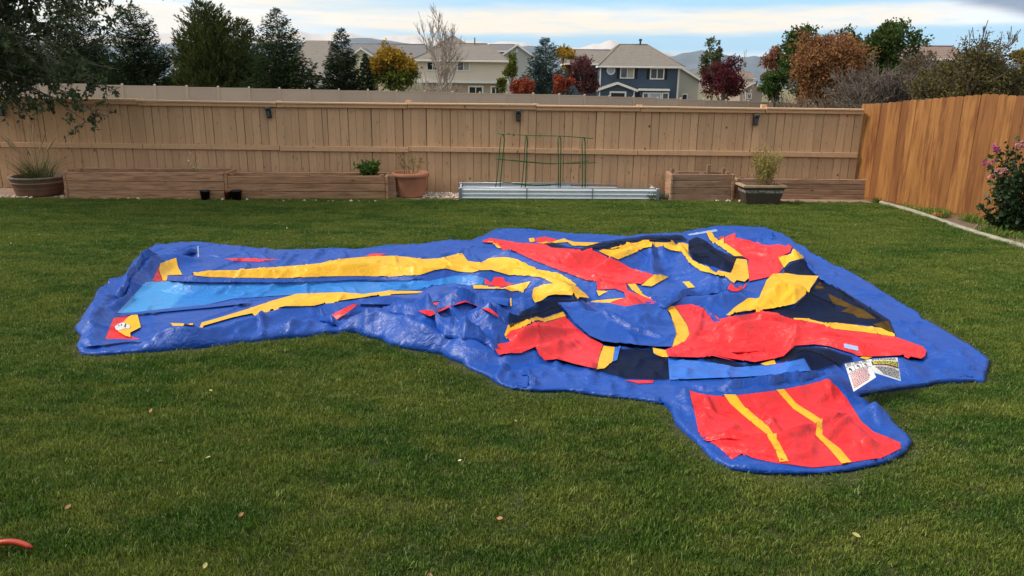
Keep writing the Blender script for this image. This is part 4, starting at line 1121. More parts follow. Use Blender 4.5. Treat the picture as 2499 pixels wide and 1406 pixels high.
# further small creases strewn over the whole cloth
for _ in range(620):
    c_ = rk.uniform(OUT.min(0), OUT.max(0)); a_ = rk.uniform(0, 6.283); L_ = rk.uniform(0.10, 0.42)
    d_ = np.array([math.cos(a_), math.sin(a_)]) * L_; n_ = np.array([-d_[1], d_[0]]) * rk.normal(0, 0.22)
    CRS.append((np.array([c_ - d_, c_ + n_, c_ + d_]), rk.uniform(0.006, 0.017), 0.024, rk.uniform(0.03, 0.06)))
def ridge_eval(Q, poly, wf, wb, endl):
    bd = np.full(len(Q), 1e9); sg = np.zeros(len(Q)); tt = np.zeros(len(Q))
    seg = np.linalg.norm(np.diff(poly, axis=0), axis=1); cum = np.concatenate([[0], np.cumsum(seg)]); tot = cum[-1]
    for i in range(len(poly) - 1):
        p, q = poly[i], poly[i + 1]
        v = q - p; Lv = max(float(v @ v), 1e-12)
        u = np.clip(((Q - p) @ v) / Lv, 0, 1)
        c = p + u[:, None] * v
        e = Q - c
        dd_ = np.hypot(e[:, 0], e[:, 1])
        m_ = dd_ < bd
        bd[m_] = dd_[m_]
        cn = c / np.linalg.norm(c, axis=1, keepdims=True)
        sg[m_] = ((e * cn).sum(1))[m_]
        tt[m_] = (cum[i] + u * seg[i])[m_]
    f = np.clip(sg / np.maximum(bd, 1e-6), -1, 1) * 0.5 + 0.5
    x = np.clip(bd / (wf * (1 - f) + wb * f), 0, 1)
    ends = np.clip(np.minimum(tt, tot - tt) / min(endl, tot * 0.5), 0.0, 1)
    return x, ends
def macro(P):
    P = np.asarray(P, float)
    d = dist_poly(P, OUT); ins = in_poly(P, OUT)
    d = np.where(ins, d, 0.0)
    t = np.clip(d / 0.085, 0, 1)
    rim = 0.048 * np.sqrt(np.maximum(0, 1 - (1 - t) ** 2))
    rim = rim - 0.012 * np.clip((d - 0.14) / 0.25, 0, 1)
    acc = np.zeros(len(P))
    for poly, h, wf, wb in RW:
        lo = poly.min(0) - max(wf, wb); hi = poly.max(0) + max(wf, wb)
        s = np.where((P[:, 0] > lo[0]) & (P[:, 0] < hi[0]) & (P[:, 1] > lo[1]) & (P[:, 1] < hi[1]))[0]
        if not len(s):
            continue
        Q = P[s]
        x, ends = ridge_eval(Q, poly, wf, wb, 0.22)
        ends = ends * 0.65 + 0.35
        prof = (1 - x) ** 2 * (1 + 2 * x)
        prof = 0.35 * prof + 0.65 * (1 - x) ** 1.5
        acc[s] += (h * prof * ends * (0.85 + 0.3 * vnoise(Q, 3.0, 21))) ** 4
    hgt = rim + acc ** 0.25 * np.clip(d / 0.10, 0, 1)
    hgt = hgt + 0.035 * (vnoise(P, 2.2, 2) - 0.3) * np.clip(d / 0.2, 0, 1)
    return np.maximum(hgt, 0.004)
# ---------------------------------------------------------------- cloth: position-based relaxation, coarse to fine
lo, hi = OUT.min(0) - 0.2, OUT.max(0) + 0.2
PILE = world_poly(ZP(2, [(150, 830), (500, 740), (950, 650), (1200, 560), (1900, 640), (2100, 800), (1700, 1050), (1450, 1180), (1100, 1220), (600, 1120), (300, 1020)]), 0.1)
CALM = world_poly(ZP(1, [(300, 1240), (450, 900), (700, 620), (1000, 560), (2300, 570), (2350, 800), (2200, 1060)]), 0.08)
def zone(P, poly, soft=0.3):
    return np.clip(0.5 + np.where(in_poly(P, poly), 1, -1) * dist_poly(P, poly) / soft, 0, 1)
def fbm(P, sc_, seed):
    return 0.6 * vnoise(P, sc_, seed) + 0.3 * vnoise(P, sc_ * 2.1, seed + 1) + 0.1 * vnoise(P, sc_ * 4.3, seed + 2) - 0.5
def crease_field(P):
    res = np.zeros(len(P))
    for poly, h, wf, wb in CRS:
        l_ = poly.min(0) - wb; h_ = poly.max(0) + wb
        k = np.where((P[:, 0] > l_[0]) & (P[:, 0] < h_[0]) & (P[:, 1] > l_[1]) & (P[:, 1] < h_[1]))[0]
        if len(k):
            x, ends = ridge_eval(P[k], poly, wf, wb, 0.15)
            res[k] += h * (1 - x) ** 1.4 * (0.25 + 0.75 * ends)
    return res
def relax(X, mask, pin, rest, iters, grav, floor_k, Psrc, kb, seed, drift=0.012):
    """X (ny,nx,3). rest: (ny,nx,2) excess in u and v. Jacobi distance constraints on a regular grid."""
    ny_, nx_ = mask.shape
    offs = [((0, 1), 1.0, 0), ((1, 0), 1.0, 1), ((1, 1), 0.7, 2), ((1, -1), 0.7, 2), ((0, 2), kb, 0), ((2, 0), kb, 1), ((0, 4), kb * 0.6, 0), ((4, 0), kb * 0.6, 1)]
    P0 = Psrc
    def sl(n, d):
        return (slice(0, n - d), slice(d, n)) if d >= 0 else (slice(-d, n), slice(0, n + d))
    cons = []
    for (dy, dx), k, ax in offs:
        ya, yb = sl(ny_, dy); xa, xb = sl(nx_, dx)
        m_ = mask[ya, xa] & mask[yb, xb]
        L0 = np.linalg.norm(P0[yb, xb] - P0[ya, xa], axis=-1)
        ex = (rest[ya, xa] + rest[yb, xb]) / 2
        e_ = ex[..., 0] if ax == 0 else ex[..., 1] if ax == 1 else ex.mean(-1)
        bend = abs(dy) + abs(dx) > 2 or (abs(dy) + abs(dx) == 2 and 0 in (dy, dx))
        cons.append(((ya, xa), (yb, xb), m_[..., None], L0 * (1 + e_ * (0.62 if bend else 1.0)), k))
    free = (~pin & mask)[..., None]
    fl = floor_k
    for it in range(iters):
        acc = np.zeros_like(X); cnt = np.full(mask.shape + (1,), 1e-6)
        for A, B, m_, L0, k in cons:
            d = X[B] - X[A]
            L = np.sqrt((d * d).sum(-1)) + 1e-9
            c = (d * ((L - L0) / L * 0.5 * k)[..., None]) * m_
            acc[A] += c; acc[B] -= c
            mk = m_ * k
            cnt[A] += mk; cnt[B] += mk
        X = X + free * acc / cnt * 1.7
        X[..., 2] -= grav * free[..., 0]
        X[..., :2] += (P0 - X[..., :2]) * drift * free
        X[..., 2] = np.maximum(X[..., 2], fl)
    return X
def make_cloth():
    r = np.random.default_rng(5)
    prev = None
    for s_, iters, grav, kb, exk in ((0.12, 160, 0.0008, 0.30, 1.0), (0.06, 160, 0.0004, 0.30, 1.15), (0.03, 110, 0.00015, 0.30, 1.35)):
        nx_ = int(math.ceil((hi[0] - lo[0]) / s_)) + 1; ny_ = int(math.ceil((hi[1] - lo[1]) / s_)) + 1
        gx_ = lo[0] + np.arange(nx_) * s_; gy_ = lo[1] + np.arange(ny_) * s_
        PP = np.stack(np.meshgrid(gx_, gy_), -1)
        Q = PP.reshape(-1, 2)
        ins = in_poly(Q, OUT); d = dist_poly(Q, OUT)
        mask = (ins | (d < s_ * 2.5)).reshape(ny_, nx_)
        pin = (~ins | (d < 0.02)).reshape(ny_, nx_)
        mac = macro(Q)
        dd_ = np.where(ins, d, 0)
        fl = np.where(ins, np.maximum(0.012, np.maximum(mac - 0.05, 0) * FLK) * np.clip(dd_ / 0.06, 0, 1) + 0.012, 0.03).reshape(ny_, nx_)
        calm = zone(Q, CALM); pile = zone(Q, PILE)
        base = (EXC * (1 - 0.75 * calm) + EXP * pile) * np.clip(dd_ / 0.15, 0.15, 1)
        an = np.clip((vnoise(Q, 1.1, 31) - 0.5) * 3.0 + 0.5, 0, 1)
        am_ = 0.5 + vnoise(Q, 0.8, 37)
        ex = np.stack([base * am_ * (0.1 + 1.7 * an), base * am_ * (0.1 + 1.7 * (1 - an))], -1).reshape(ny_, nx_, 2) * exk
        if prev is None:
            z = mac * 0.9 + 0.10 * fbm(Q, 3.0, 61) * (1 - 0.6 * calm) * np.clip(dd_ / 0.2, 0, 1)
            X = np.concatenate([PP, z.reshape(ny_, nx_, 1)], -1)
        else:
            px_, py_, PX = prev
            fx_ = np.clip((Q[:, 0] - px_[0]) / (px_[1] - px_[0]), 0, len(px_) - 1.001); fy_ = np.clip((Q[:, 1] - py_[0]) / (py_[1] - py_[0]), 0, len(py_) - 1.001)
            i = fx_.astype(int); j = fy_.astype(int); u = (fx_ - i)[:, None]; v = (fy_ - j)[:, None]
            X = ((PX[j, i] * (1 - u) + PX[j, i + 1] * u) * (1 - v) + (PX[j + 1, i] * (1 - u) + PX[j + 1, i + 1] * u) * v).reshape(ny_, nx_, 3)
            am = 0.020 if s_ > 0.05 else 0.006
            X[..., 2] += (am * 2 * fbm(Q, 0.45 / s_, 71) * (1 - 0.6 * calm) * np.clip(dd_ / 0.1, 0, 1)).reshape(ny_, nx_)
            if s_ < 0.05:
                X[..., 2] += (crease_field(Q) * 0.8 * np.clip(dd_ / 0.08, 0, 1)).reshape(ny_, nx_)
        X[pin, :2] = PP[pin]; X[pin, 2] = 0.045
        X = relax(X, mask, pin, ex, iters, grav, fl, PP, kb, 3)
        prev = (gx_, gy_, X)
    return prev[0], prev[1], prev[2], mask
# crumpled cloth: flat facets between sharp edges, strung between irregular control points
def tri_interp(ctrl, val, P):
    res = delaunay_2d_cdt([Vector(c) for c in ctrl], [], [], 0, 1e-5)
    cv = np.array([tuple(v) for v in res[0]])
    vv = np.array([val[o[0]] if len(o) else 0.0 for o in res[3]])
    order = np.argsort(P[:, 0]); X = P[order, 0]; Yv = P[order, 1]
    out = np.full(len(P), np.nan)
    T = np.array([f for f in res[2] if len(f) == 3])
    A, B, Cc = cv[T[:, 0]], cv[T[:, 1]], cv[T[:, 2]]
    den = (B[:, 1] - Cc[:, 1]) * (A[:, 0] - Cc[:, 0]) + (Cc[:, 0] - B[:, 0]) * (A[:, 1] - Cc[:, 1])
    xl = np.minimum(np.minimum(A[:, 0], B[:, 0]), Cc[:, 0]); xh = np.maximum(np.maximum(A[:, 0], B[:, 0]), Cc[:, 0])
    yl = np.minimum(np.minimum(A[:, 1], B[:, 1]), Cc[:, 1]); yh = np.maximum(np.maximum(A[:, 1], B[:, 1]), Cc[:, 1])
    I0 = np.searchsorted(X, xl - 1e-6); I1 = np.searchsorted(X, xh + 1e-6)
    for k in range(len(T)):
        if I1[k] <= I0[k] or abs(den[k]) < 1e-12:
            continue
        y_ = Yv[I0[k]:I1[k]]
        w = np.where((y_ >= yl[k] - 1e-6) & (y_ <= yh[k] + 1e-6))[0]
        if not len(w):
            continue
        x_ = X[I0[k]:I1[k]][w]; y_ = y_[w]
        l1 = ((B[k, 1] - Cc[k, 1]) * (x_ - Cc[k, 0]) + (Cc[k, 0] - B[k, 0]) * (y_ - Cc[k, 1])) / den[k]
        l2 = ((Cc[k, 1] - A[k, 1]) * (x_ - Cc[k, 0]) + (A[k, 0] - Cc[k, 0]) * (y_ - Cc[k, 1])) / den[k]
        l3 = 1 - l1 - l2
        ok = (l1 >= -1e-6) & (l2 >= -1e-6) & (l3 >= -1e-6)
        out[I0[k] + w[ok]] = l1[ok] * vv[T[k, 0]] + l2[ok] * vv[T[k, 1]] + l3[ok] * vv[T[k, 2]]
    r_ = np.empty(len(P)); r_[order] = out
    return r_
def thin(pts, dmin, dm=None):
    keep = []; cell = {}
    for i, p in enumerate(pts):
        c = (int(math.floor(p[0] / dmin)), int(math.floor(p[1] / dmin)))
        bad = False
        for a_ in (-1, 0, 1):
            for b_ in (-1, 0, 1):
                for j in cell.get((c[0] + a_, c[1] + b_), ()):
                    if (pts[j][0] - p[0]) ** 2 + (pts[j][1] - p[1]) ** 2 < (dmin * dmin if dm is None else dm[i] ** 2):
                        bad = True
        if not bad:
            keep.append(i); cell.setdefault(c, []).append(i)
    return pts[keep]
CX0, CY0, CXX, CMASK = make_cloth()
rq = np.random.default_rng(123)
_frame = np.array([[lo[0] - 1, lo[1] - 1], [hi[0] + 1, lo[1] - 1], [hi[0] + 1, hi[1] + 1], [lo[0] - 1, hi[1] + 1]])
GR = 0.02
GX = np.arange(lo[0], hi[0] + GR, GR); GY = np.arange(lo[1], hi[1] + GR, GR)
GP = np.stack(np.meshgrid(GX, GY), -1).reshape(-1, 2)
dG = np.where(in_poly(GP, OUT), dist_poly(GP, OUT), 0.0)
_fx = np.clip((GP[:, 0] - CX0[0]) / (CX0[1] - CX0[0]), 0, len(CX0) - 1.001); _fy = np.clip((GP[:, 1] - CY0[0]) / (CY0[1] - CY0[0]), 0, len(CY0) - 1.001)
_i = _fx.astype(int); _j = _fy.astype(int); _u = _fx - _i; _v = _fy - _j; _Z = CXX[..., 2]
HG = (_Z[_j, _i] * (1 - _u) + _Z[_j, _i + 1] * _u) * (1 - _v) + (_Z[_j + 1, _i] * (1 - _u) + _Z[_j + 1, _i + 1] * _u) * _v
_add = np.zeros(len(GP))
for sp_, am_, n_ in ((0.22, 0.0095, 6000), (0.085, 0.0042, 20000)):
    ct = np.concatenate([thin(rq.uniform(lo, hi, (n_, 2)), sp_), _frame])
    _add += np.nan_to_num(tri_interp(ct, rq.normal(0, am_, len(ct)) * (0.4 + 1.2 * vnoise(ct, 1.5, 44)), GP))
_add *= (1 - 0.6 * zone(GP, CALM)) * (1 + 0.6 * zone(GP, PILE))
_add += crease_field(GP) * 1.35
HG = HG + _add * np.clip(dG / 0.045, 0, 1)
HG = np.where(dG > 0, np.maximum(HG, 0.012 + 0.015 * np.clip(1 - dG / 0.05, 0, 1)), 0.027).reshape(len(GY), len(GX))
def full_height(P):
    fx_ = np.clip((P[:, 0] - GX[0]) / GR, 0, len(GX) - 1.001); fy_ = np.clip((P[:, 1] - GY[0]) / GR, 0, len(GY) - 1.001)
    i = fx_.astype(int); j = fy_.astype(int); u = fx_ - i; v = fy_ - j
    return (HG[j, i] * (1 - u) + HG[j, i + 1] * u) * (1 - v) + (HG[j + 1, i] * (1 - u) + HG[j + 1, i + 1] * u) * v
def hit(px_pts):
    """where the sight lines through these photo pixels meet the fabric"""
    D = np.array([ray(x, y) for x, y in px_pts])
    zs = np.linspace(0.42, 0.0, 43)
    T = (zs[None, :] - CAMH) / D[:, 2:3]
    Q = D[:, None, :2] * T[:, :, None]
    Hh = full_height(Q.reshape(-1, 2)).reshape(len(D), -1) + 0.008
    below = Hh >= zs[None, :]
    k = np.argmax(below, axis=1); k = np.where(below.any(1), k, len(zs) - 1); k = np.maximum(k, 1)
    i = np.arange(len(D))
    a0 = zs[k - 1] - Hh[i, k - 1]; a1 = zs[k] - Hh[i, k]
    f = np.clip(a0 / np.maximum(a0 - a1, 1e-9), 0, 1)
    return Q[i, k - 1] * (1 - f)[:, None] + Q[i, k] * f[:, None]
def densify_px(px, step=7.0):
    return resample(np.array(px), step, True)
from mathutils.kdtree import KDTree
def sheet(poly, spacing, seed):
    """triangulated sheet over a 2-D polygon -> points, triangles, boundary flags"""
    r = np.random.default_rng(seed)
    B = resample(poly, spacing)
    lo, hi = B.min(0), B.max(0)
    gx_ = np.arange(lo[0], hi[0], spacing); gy_ = np.arange(lo[1], hi[1], spacing * 0.866)
    A = np.stack(np.meshgrid(gx_, gy_), -1)
    A[1::2, :, 0] += spacing * 0.5
    A = A.reshape(-1, 2) + r.uniform(-0.12, 0.12, (A.shape[0] * A.shape[1], 2)) * spacing
    A = A[in_poly(A, poly)]
    if len(A):
        kt = KDTree(len(B))
        for k_, q_ in enumerate(B): kt.insert((q_[0], q_[1], 0), k_)
        kt.balance()
        A = A[np.array([kt.find((q_[0], q_[1], 0))[2] for q_ in A]) > spacing * 0.7]
    pts = np.concatenate([B, A]) if len(A) else B
    nb = len(B)
    res = delaunay_2d_cdt([Vector(p) for p in pts], [], [list(range(nb))], 1, 1e-5)
    vo, fo, orig = res[0], res[2], res[3]
    Vv = np.array([tuple(v) for v in vo])
    bnd = np.array([any(i < nb for i in o) for o in orig])
    return Vv, [f for f in fo if len(f) >= 3], bnd

def vinyl(name, col, rough=0.50, spec=0.4, col2=None):
    m = bpy.data.materials.new(name); m.use_nodes = True
    t = m.node_tree; t.nodes.clear(); n = N(t)
    p = n('ShaderNodeNewGeometry').outputs['Position']
    f = n.noise(p, 1.6, 4)
    c = n.mix(f, tuple(x * 0.86 for x in col), tuple(min(1, x * 1.12) for x in col))
    dust = n.smooth(n.noise(p, 5.0, 5, 0.65), 0.52, 0.80)
    c = n.mix(n.math('MULTIPLY', dust, 0.05), c, (0.42, 0.42, 0.40))
    wv = n.noise(n.vec(p, (1.0, 1.6, 1.0)), 9.0, 5, 0.55, 0.8)
    rd = n.math('ABSOLUTE', n.math('SUBTRACT', wv, 0.5))
    wv2 = n.noise(n.vec(p, (1.5, 1.0, 1.0)), 22.0, 4, 0.5, 0.4)
    h = n.math('ADD', n.math('MULTIPLY', n.math('SUBTRACT', 0.12, n.math('MINIMUM', rd, 0.12)), 0.9), n.math('MULTIPLY', wv2, 0.10))
    bn = n('ShaderNodeBump', {'Height': h, 'Strength': 0.8, 'Distance': 0.030})
    rg_ = n.math('ADD', rough - 0.06, n.math('MULTIPLY', n.noise(p, 3.0, 3), 0.14))
    b = n('ShaderNodeBsdfPrincipled', {'Base Color': c, 'Roughness': rg_, 'Specular IOR Level': spec, 'Normal': bn.outputs[0]})
    out = n('ShaderNodeOutputMaterial'); t.links.new(b.outputs[0], out.inputs[0])
    return m
def netting(name):
    m = bpy.data.materials.new(name); m.use_nodes = True
    t = m.node_tree; t.nodes.clear(); n = N(t)
    p = n('ShaderNodeNewGeometry').outputs['Position']
    b = n('ShaderNodeBsdfPrincipled', {'Base Color': (0.007, 0.007, 0.007, 1), 'Roughness': 0.7, 'Specular IOR Level': 0.08})
    tr = n('ShaderNodeBsdfTransparent')
    k = n.math('ADD', 0.56, n.math('MULTIPLY', n.noise(p, 7, 3), 0.26))
    mx = n('ShaderNodeMixShader', {0: k, 1: tr.outputs[0], 2: b.outputs[0]})
    out = n('ShaderNodeOutputMaterial'); t.links.new(mx.outputs[0], out.inputs[0])
    return m
VB = vinyl('blue_vinyl', (0.005, 0.060, 0.335), 0.40, 0.42)
VR = vinyl('red_vinyl', (0.72, 0.012, 0.014), 0.37, 0.5)
VY = vinyl('yellow_vinyl', (0.8, 0.4, 0.002), 0.37, 0.5)
VA = vinyl('azure_vinyl', (0.012, 0.170, 0.52), 0.37, 0.5)
VA2 = vinyl('sky_blue_vinyl', (0.040, 0.250, 0.58), 0.37, 0.5)
VL = vinyl('mid_blue_vinyl', (0.02, 0.13, 0.52), 0.37, 0.5)
VW = vinyl('white_vinyl', (0.66, 0.66, 0.64), 0.37, 0.5)
VP = vinyl('pale_blue_webbing', (0.30, 0.40, 0.62), 0.5, 0.4)
VN = netting('black_netting')
castle = empty('deflated_bounce_castle', (float(OUT[:, 0].mean()), float(OUT[:, 1].mean()), 0.0))
tag(castle, 'deflated red, yellow and blue inflatable bounce castle spread flat on the lawn', 'bounce castle')
CO = np.array(castle.location)

PAN = []   # (part name, material, layer, lift, pixels)
def pan(name, m, layer, lift, *zz):
    PAN.append((name, m, layer, lift, ZP(*zz)))
# slide, left
pan('slide_end_panel', VA2, 1, 0, 1, [(480, 870), (735, 597), (1000, 590), (1115, 612), (1070, 690), (955, 825), (640, 862)])
pan('slide_panel', VA, 1, 0, 1, [(1115, 612), (1300, 614), (1700, 612), (2085, 602), (2130, 586), (2250, 612)], 2, [(0, 600), (240, 588), (500, 600), (760, 577), (950, 590), (1180, 542), (1330, 537), (1437, 565), (1420, 615), (1300, 625), (1180, 612), (990, 627), (880, 662), (620, 677), (420, 700), (200, 702)], 1, [(2440, 695), (2050, 707), (1800, 722), (1500, 742), (1280, 792), (955, 825), (1070, 690)])
pan('red_panel', VR, 1, 0, 2, [(1437, 565), (1500, 605), (1520, 555), (1600, 560), (1620, 600), (1700, 612), (1590, 640), (1440, 617)])
pan('yellow_band', VY, 2, 0.004, 1, [(1060, 541), (1250, 515), (1700, 485), (2100, 455)], 2, [(0, 440), (200, 400), (450, 380), (650, 375), (930, 405), (1060, 395), (1240, 350), (1290, 420), (1400, 435), (1480, 395), (1620, 385), (1720, 405), (1850, 480), (1900, 495), (2070, 520), (2160, 570), (2240, 630), (2150, 642), (2030, 612), (1930, 562), (1760, 547), (1650, 542), (1500, 502), (1400, 502), (1330, 522), (1200, 512), (1100, 487), (1000, 502), (880, 542), (620, 557), (300, 552), (30, 556)], 1, [(2440, 552), (1900, 572), (1300, 562)])
pan('yellow_patch', VY, 2, 0, 1, [(860, 440), (1000, 390), (1015, 470), (1055, 540), (930, 541), (915, 590), (885, 590), (850, 500)])
pan('red_panel', VR, 1, 0, 1, [(790, 590), (860, 440), (850, 500), (885, 590)])
pan('red_panel', VR, 1, 0, 1, [(1420, 396), (1560, 388), (1900, 402), (1700, 422), (1500, 414)])
pan('red_panel', VR, 1, 0, 2, [(390, 375), (460, 348), (590, 350), (520, 372)])
pan('yellow_band', VY, 2, 0.006, 1, [(930, 965), (1180, 972), (1350, 925), (1620, 840), (1850, 762), (2050, 707), (2440, 695)], 2, [(200, 697), (380, 712), (600, 682), (930, 686), (850, 702), (600, 712), (330, 747), (30, 785)], 1, [(2460, 750), (2350, 772), (2200, 812), (1950, 817), (1800, 847), (1500, 912), (1240, 987), (1100, 982)])
pan('red_panel', VR, 1, 0, 1, [(380, 1095), (455, 910), (575, 892), (630, 887), (620, 1000), (600, 1062), (680, 1095)])
pan('yellow_patch', VY, 2, 0.006, 1, [(478, 1018), (530, 962), (580, 910), (620, 885), (665, 892), (692, 1000), (600, 1050), (602, 1090), (560, 1080), (500, 1042)])
# centre pile
pan('yellow_patch', VY, 2, 0, 2, [(1290, 637), (1400, 626), (1600, 652), (1720, 622), (1840, 596), (1800, 652), (1750, 686), (1660, 682), (1620, 662), (1320, 662)])
pan('yellow_patch', VY, 2, 0, 2, [(1648, 690), (1660, 700), (1674, 815), (1664, 815)])
pan('yellow_flap', VY, 3, 0.02, 2, [(1845, 702), (1870, 672), (1950, 641), (2180, 617), (2240, 652), (2320, 722), (2350, 756), (2200, 742), (2050, 737), (1990, 747), (1940, 782), (1880, 802), (1850, 762)])
pan('black_netting', VN, 3, 0.01, 2, [(1640, 927), (1720, 882), (1820, 842), (1900, 802), (2060, 742), (2350, 766), (2280, 792), (2078, 797), (2120, 870), (1950, 922), (1880, 912), (1750, 962), (1660, 1012)])
pan('yellow_band', VY, 4, 0, 2, [(1610, 1070), (1640, 985), (1760, 950), (1890, 910), (1950, 925), (2120, 865), (2147, 905), (1960, 957), (1900, 937), (1760, 1002), (1670, 1037), (1630, 1107)])
pan('red_panel', VR, 3, 0.012, 3, [(300, 1015), (340, 967), (440, 937), (580, 882), (660, 887), (820, 837), (900, 922), (1030, 1032), (1145, 1092), (1110, 1200), (1090, 1297), (900, 1262), (750, 1222), (640, 1225), (590, 1180), (560, 1110), (430, 1162), (350, 1160), (240, 1177), (180, 1092), (320, 1066), (345, 1060)])
pan('yellow_band', VY, 4, 0, 3, [(1147, 1092), (1250, 1106), (1230, 1230), (1160, 1290), (1092, 1297), (1112, 1200)])
pan('blue_piping', VL, 4, 0, 3, [(1252, 1106), (1300, 1100), (1270, 1218), (1232, 1230)])
pan('blue_panel', VB, 5, 0.022, 3, [(755, 726), (1000, 731), (1190, 737), (1340, 772), (1500, 747), (1680, 742), (1722, 832), (1762, 922), (1782, 1000), (1747, 1115), (1590, 1110), (1260, 1097), (1140, 1082), (1030, 1032), (900, 917), (820, 812)])
pan('yellow_band', VY, 6, 0.004, 3, [(1682, 746), (1770, 756), (1830, 842), (1880, 922), (1900, 1002), (1860, 1062), (1747, 1116), (1782, 1001), (1765, 922), (1736, 822)])
pan('red_panel', VR, 4, 0.012, 3, [(1772, 756), (1920, 736), (2005, 766), (2180, 872)], 4, [(150, 762), (300, 742), (490, 707), (640, 767), (900, 812), (1000, 852), (1180, 872), (1480, 907), (1500, 917), (1700, 987), (1725, 1022), (1715, 1072), (1680, 1092), (1540, 1062), (1300, 1067), (1190, 1062), (1150, 1042), (1090, 1027), (970, 992), (850, 977), (700, 987), (610, 1072), (550, 1087), (390, 1117), (180, 1087), (50, 1052)], 3, [(2300, 1242), (2100, 1192), (2000, 1207), (1712, 1197), (1692, 1137), (1747, 1117), (1862, 1062), (1902, 1002), (1882, 922), (1832, 842)])
pan('yellow_patch', VY, 5, 0, 3, [(1580, 1112), (1700, 1136), (1722, 1197), (1640, 1187), (1590, 1162)])
pan('black_netting', VN, 2, 0, 6, [(1650, 467), (1930, 472), (1950, 532), (2072, 557), (2082, 735), (1950, 735), (1700, 725), (1560, 690), (1460, 657), (1590, 597)])
pan('red_panel', VR, 1, 0, 6, [(1690, 737), (1950, 737), (1940, 762), (1820, 767)])
pan('light_blue_band', VL, 3, 0, 5, [(150, 117), (330, 122), (560, 152), (640, 172), (870, 157), (1050, 127), (1137, 106), (1187, 196), (900, 227), (700, 242), (420, 252), (160, 262)])
pan('black_netting', VN, 2, 0, 5, [(400, 112), (470, 87), (590, 122), (700, 150), (870, 152), (640, 170), (560, 150)])
pan('yellow_patch', VY, 4, 0, 5, [(820, 150), (920, 117), (932, 150), (860, 162)])
pan('black_netting', VN, 2, 0.01, 5, [(945, 140), (1000, 62), (1060, 32), (1200, 27), (1320, 42), (1400, 72), (1480, 92), (1490, 122), (1420, 142), (1200, 202), (1187, 196), (1137, 106), (1050, 127)])
pan('yellow_patch', VY, 3, 0, 5, [(1540, 102), (1580, 87), (1632, 97), (1590, 117)])
pan('size_tag', VP, 8, 0, 4, [(1080, 972), (1192, 997), (1196, 1032), (1086, 1007)])
# ramp
pan('ramp_panel', VR, 1, 0, 5, [(305, 332), (370, 352), (500, 372), (650, 367), (950, 332), (1150, 292), (1320, 247), (1380, 312), (1450, 392), (1550, 552), (1640, 632), (1750, 672), (1840, 712), (1840, 752), (1700, 822), (1550, 842), (1400, 872), (1200, 892), (1050, 872), (900, 852), (760, 820), (690, 790), (610, 832), (540, 762), (440, 692), (370, 632), (350, 522), (320, 402)])
pan('yellow_stripe', VY, 2, 0, 5, [(555, 366), (640, 368), (700, 452), (880, 602), (960, 722), (1025, 852), (960, 856), (930, 772), (860, 652), (700, 522), (600, 432)])
pan('yellow_stripe', VY, 2, 0, 5, [(935, 333), (990, 327), (1080, 432), (1270, 552), (1270, 662), (1400, 762), (1480, 857), (1410, 868), (1320, 762), (1220, 662), (1230, 582), (1060, 472)])
# back right
pan('red_panel', VR, 2, 0.008, 3, [(90, 182), (160, 152), (300, 172), (420, 192), (640, 202), (700, 237), (950, 247), (1080, 262), (1180, 312), (1280, 352), (1400, 422), (1600, 472), (1480, 552), (1350, 542), (1360, 602), (1400, 622), (1480, 652), (1580, 692), (1650, 732), (1500, 744), (1340, 768), (1180, 722), (1350, 672), (1330, 622), (1250, 592), (1100, 602), (1090, 532), (1000, 522), (800, 442), (560, 352), (380, 272), (270, 237), (200, 192), (130, 192)])
pan('red_panel', VR, 1, 0, 3, [(552, 175), (572, 142), (640, 132), (740, 152), (750, 182), (640, 182)])
pan('yellow_patch', VY, 1, 0, 3, [(500, 147), (550, 142), (555, 175), (510, 177)])
pan('yellow_band', VY, 2, 0, 3, [(560, 187), (700, 182), (800, 152), (900, 182), (1140, 187), (1000, 217), (880, 212), (840, 182), (640, 197)])
pan('black_netting', VN, 3, 0.012, 3, [(630, 202), (700, 190), (850, 232), (960, 243), (1130, 190), (1400, 152), (1520, 134), (1830, 126), (1890, 172), (1700, 192), (1500, 177), (1380, 212), (1250, 258), (1080, 255), (900, 247), (700, 232)])
pan('yellow_band', VY, 4, 0.006, 3, [(1110, 267), (1200, 247), (1300, 222), (1480, 177), (1600, 192), (1850, 197), (1890, 212), (1890, 292), (1930, 352), (2080, 422), (2262, 462), (2312, 332), (2400, 342), (2420, 502), (2380, 537), (2200, 492), (2000, 442), (1900, 372), (1830, 272), (1740, 262), (1640, 217), (1500, 242), (1400, 292), (1280, 342), (1180, 302)])
pan('yellow_band', VY, 4, 0, 4, [(10, 87), (50, 82), (80, 132), (200, 202), (300, 277), (230, 277), (120, 202), (40, 152)])
pan('black_netting', VN, 2, 0, 3, [(1890, 172), (1960, 134), (2050, 172), (2120, 232), (2260, 302), (2408, 328), (2310, 332), (2268, 455), (2130, 402), (1950, 347), (1900, 262)])
pan('red_panel', VR, 2, 0.008, 4, [(110, 132), (160, 117), (300, 142), (480, 192), (580, 182), (720, 222), (570, 292), (612, 370), (560, 417), (480, 442), (345, 472), (332, 402), (342, 302), (280, 272), (200, 202)])
pan('yellow_patch', VY, 3, 0.004, 4, [(570, 287), (735, 242), (770, 292), (660, 322), (617, 367)])
pan('black_netting', VN, 2, 0, 4, [(620, 372), (680, 322), (770, 297), (890, 415), (890, 442), (780, 432), (700, 407), (620, 412)])
pan('yellow_flap', VY, 5, 0.016, 4, [(480, 472), (530, 422), (640, 417), (720, 432), (888, 442), (800, 572), (700, 662), (560, 692), (490, 702), (300, 722), (160, 752), (240, 682), (340, 617), (420, 622)])
pan('black_netting', VN, 3, 0, 4, [(892, 447), (1000, 492), (1150, 592), (1300, 682), (1440, 772), (1490, 895), (1370, 832), (1200, 802), (1000, 807), (900, 792), (640, 762), (500, 704), (700, 667), (800, 574)])
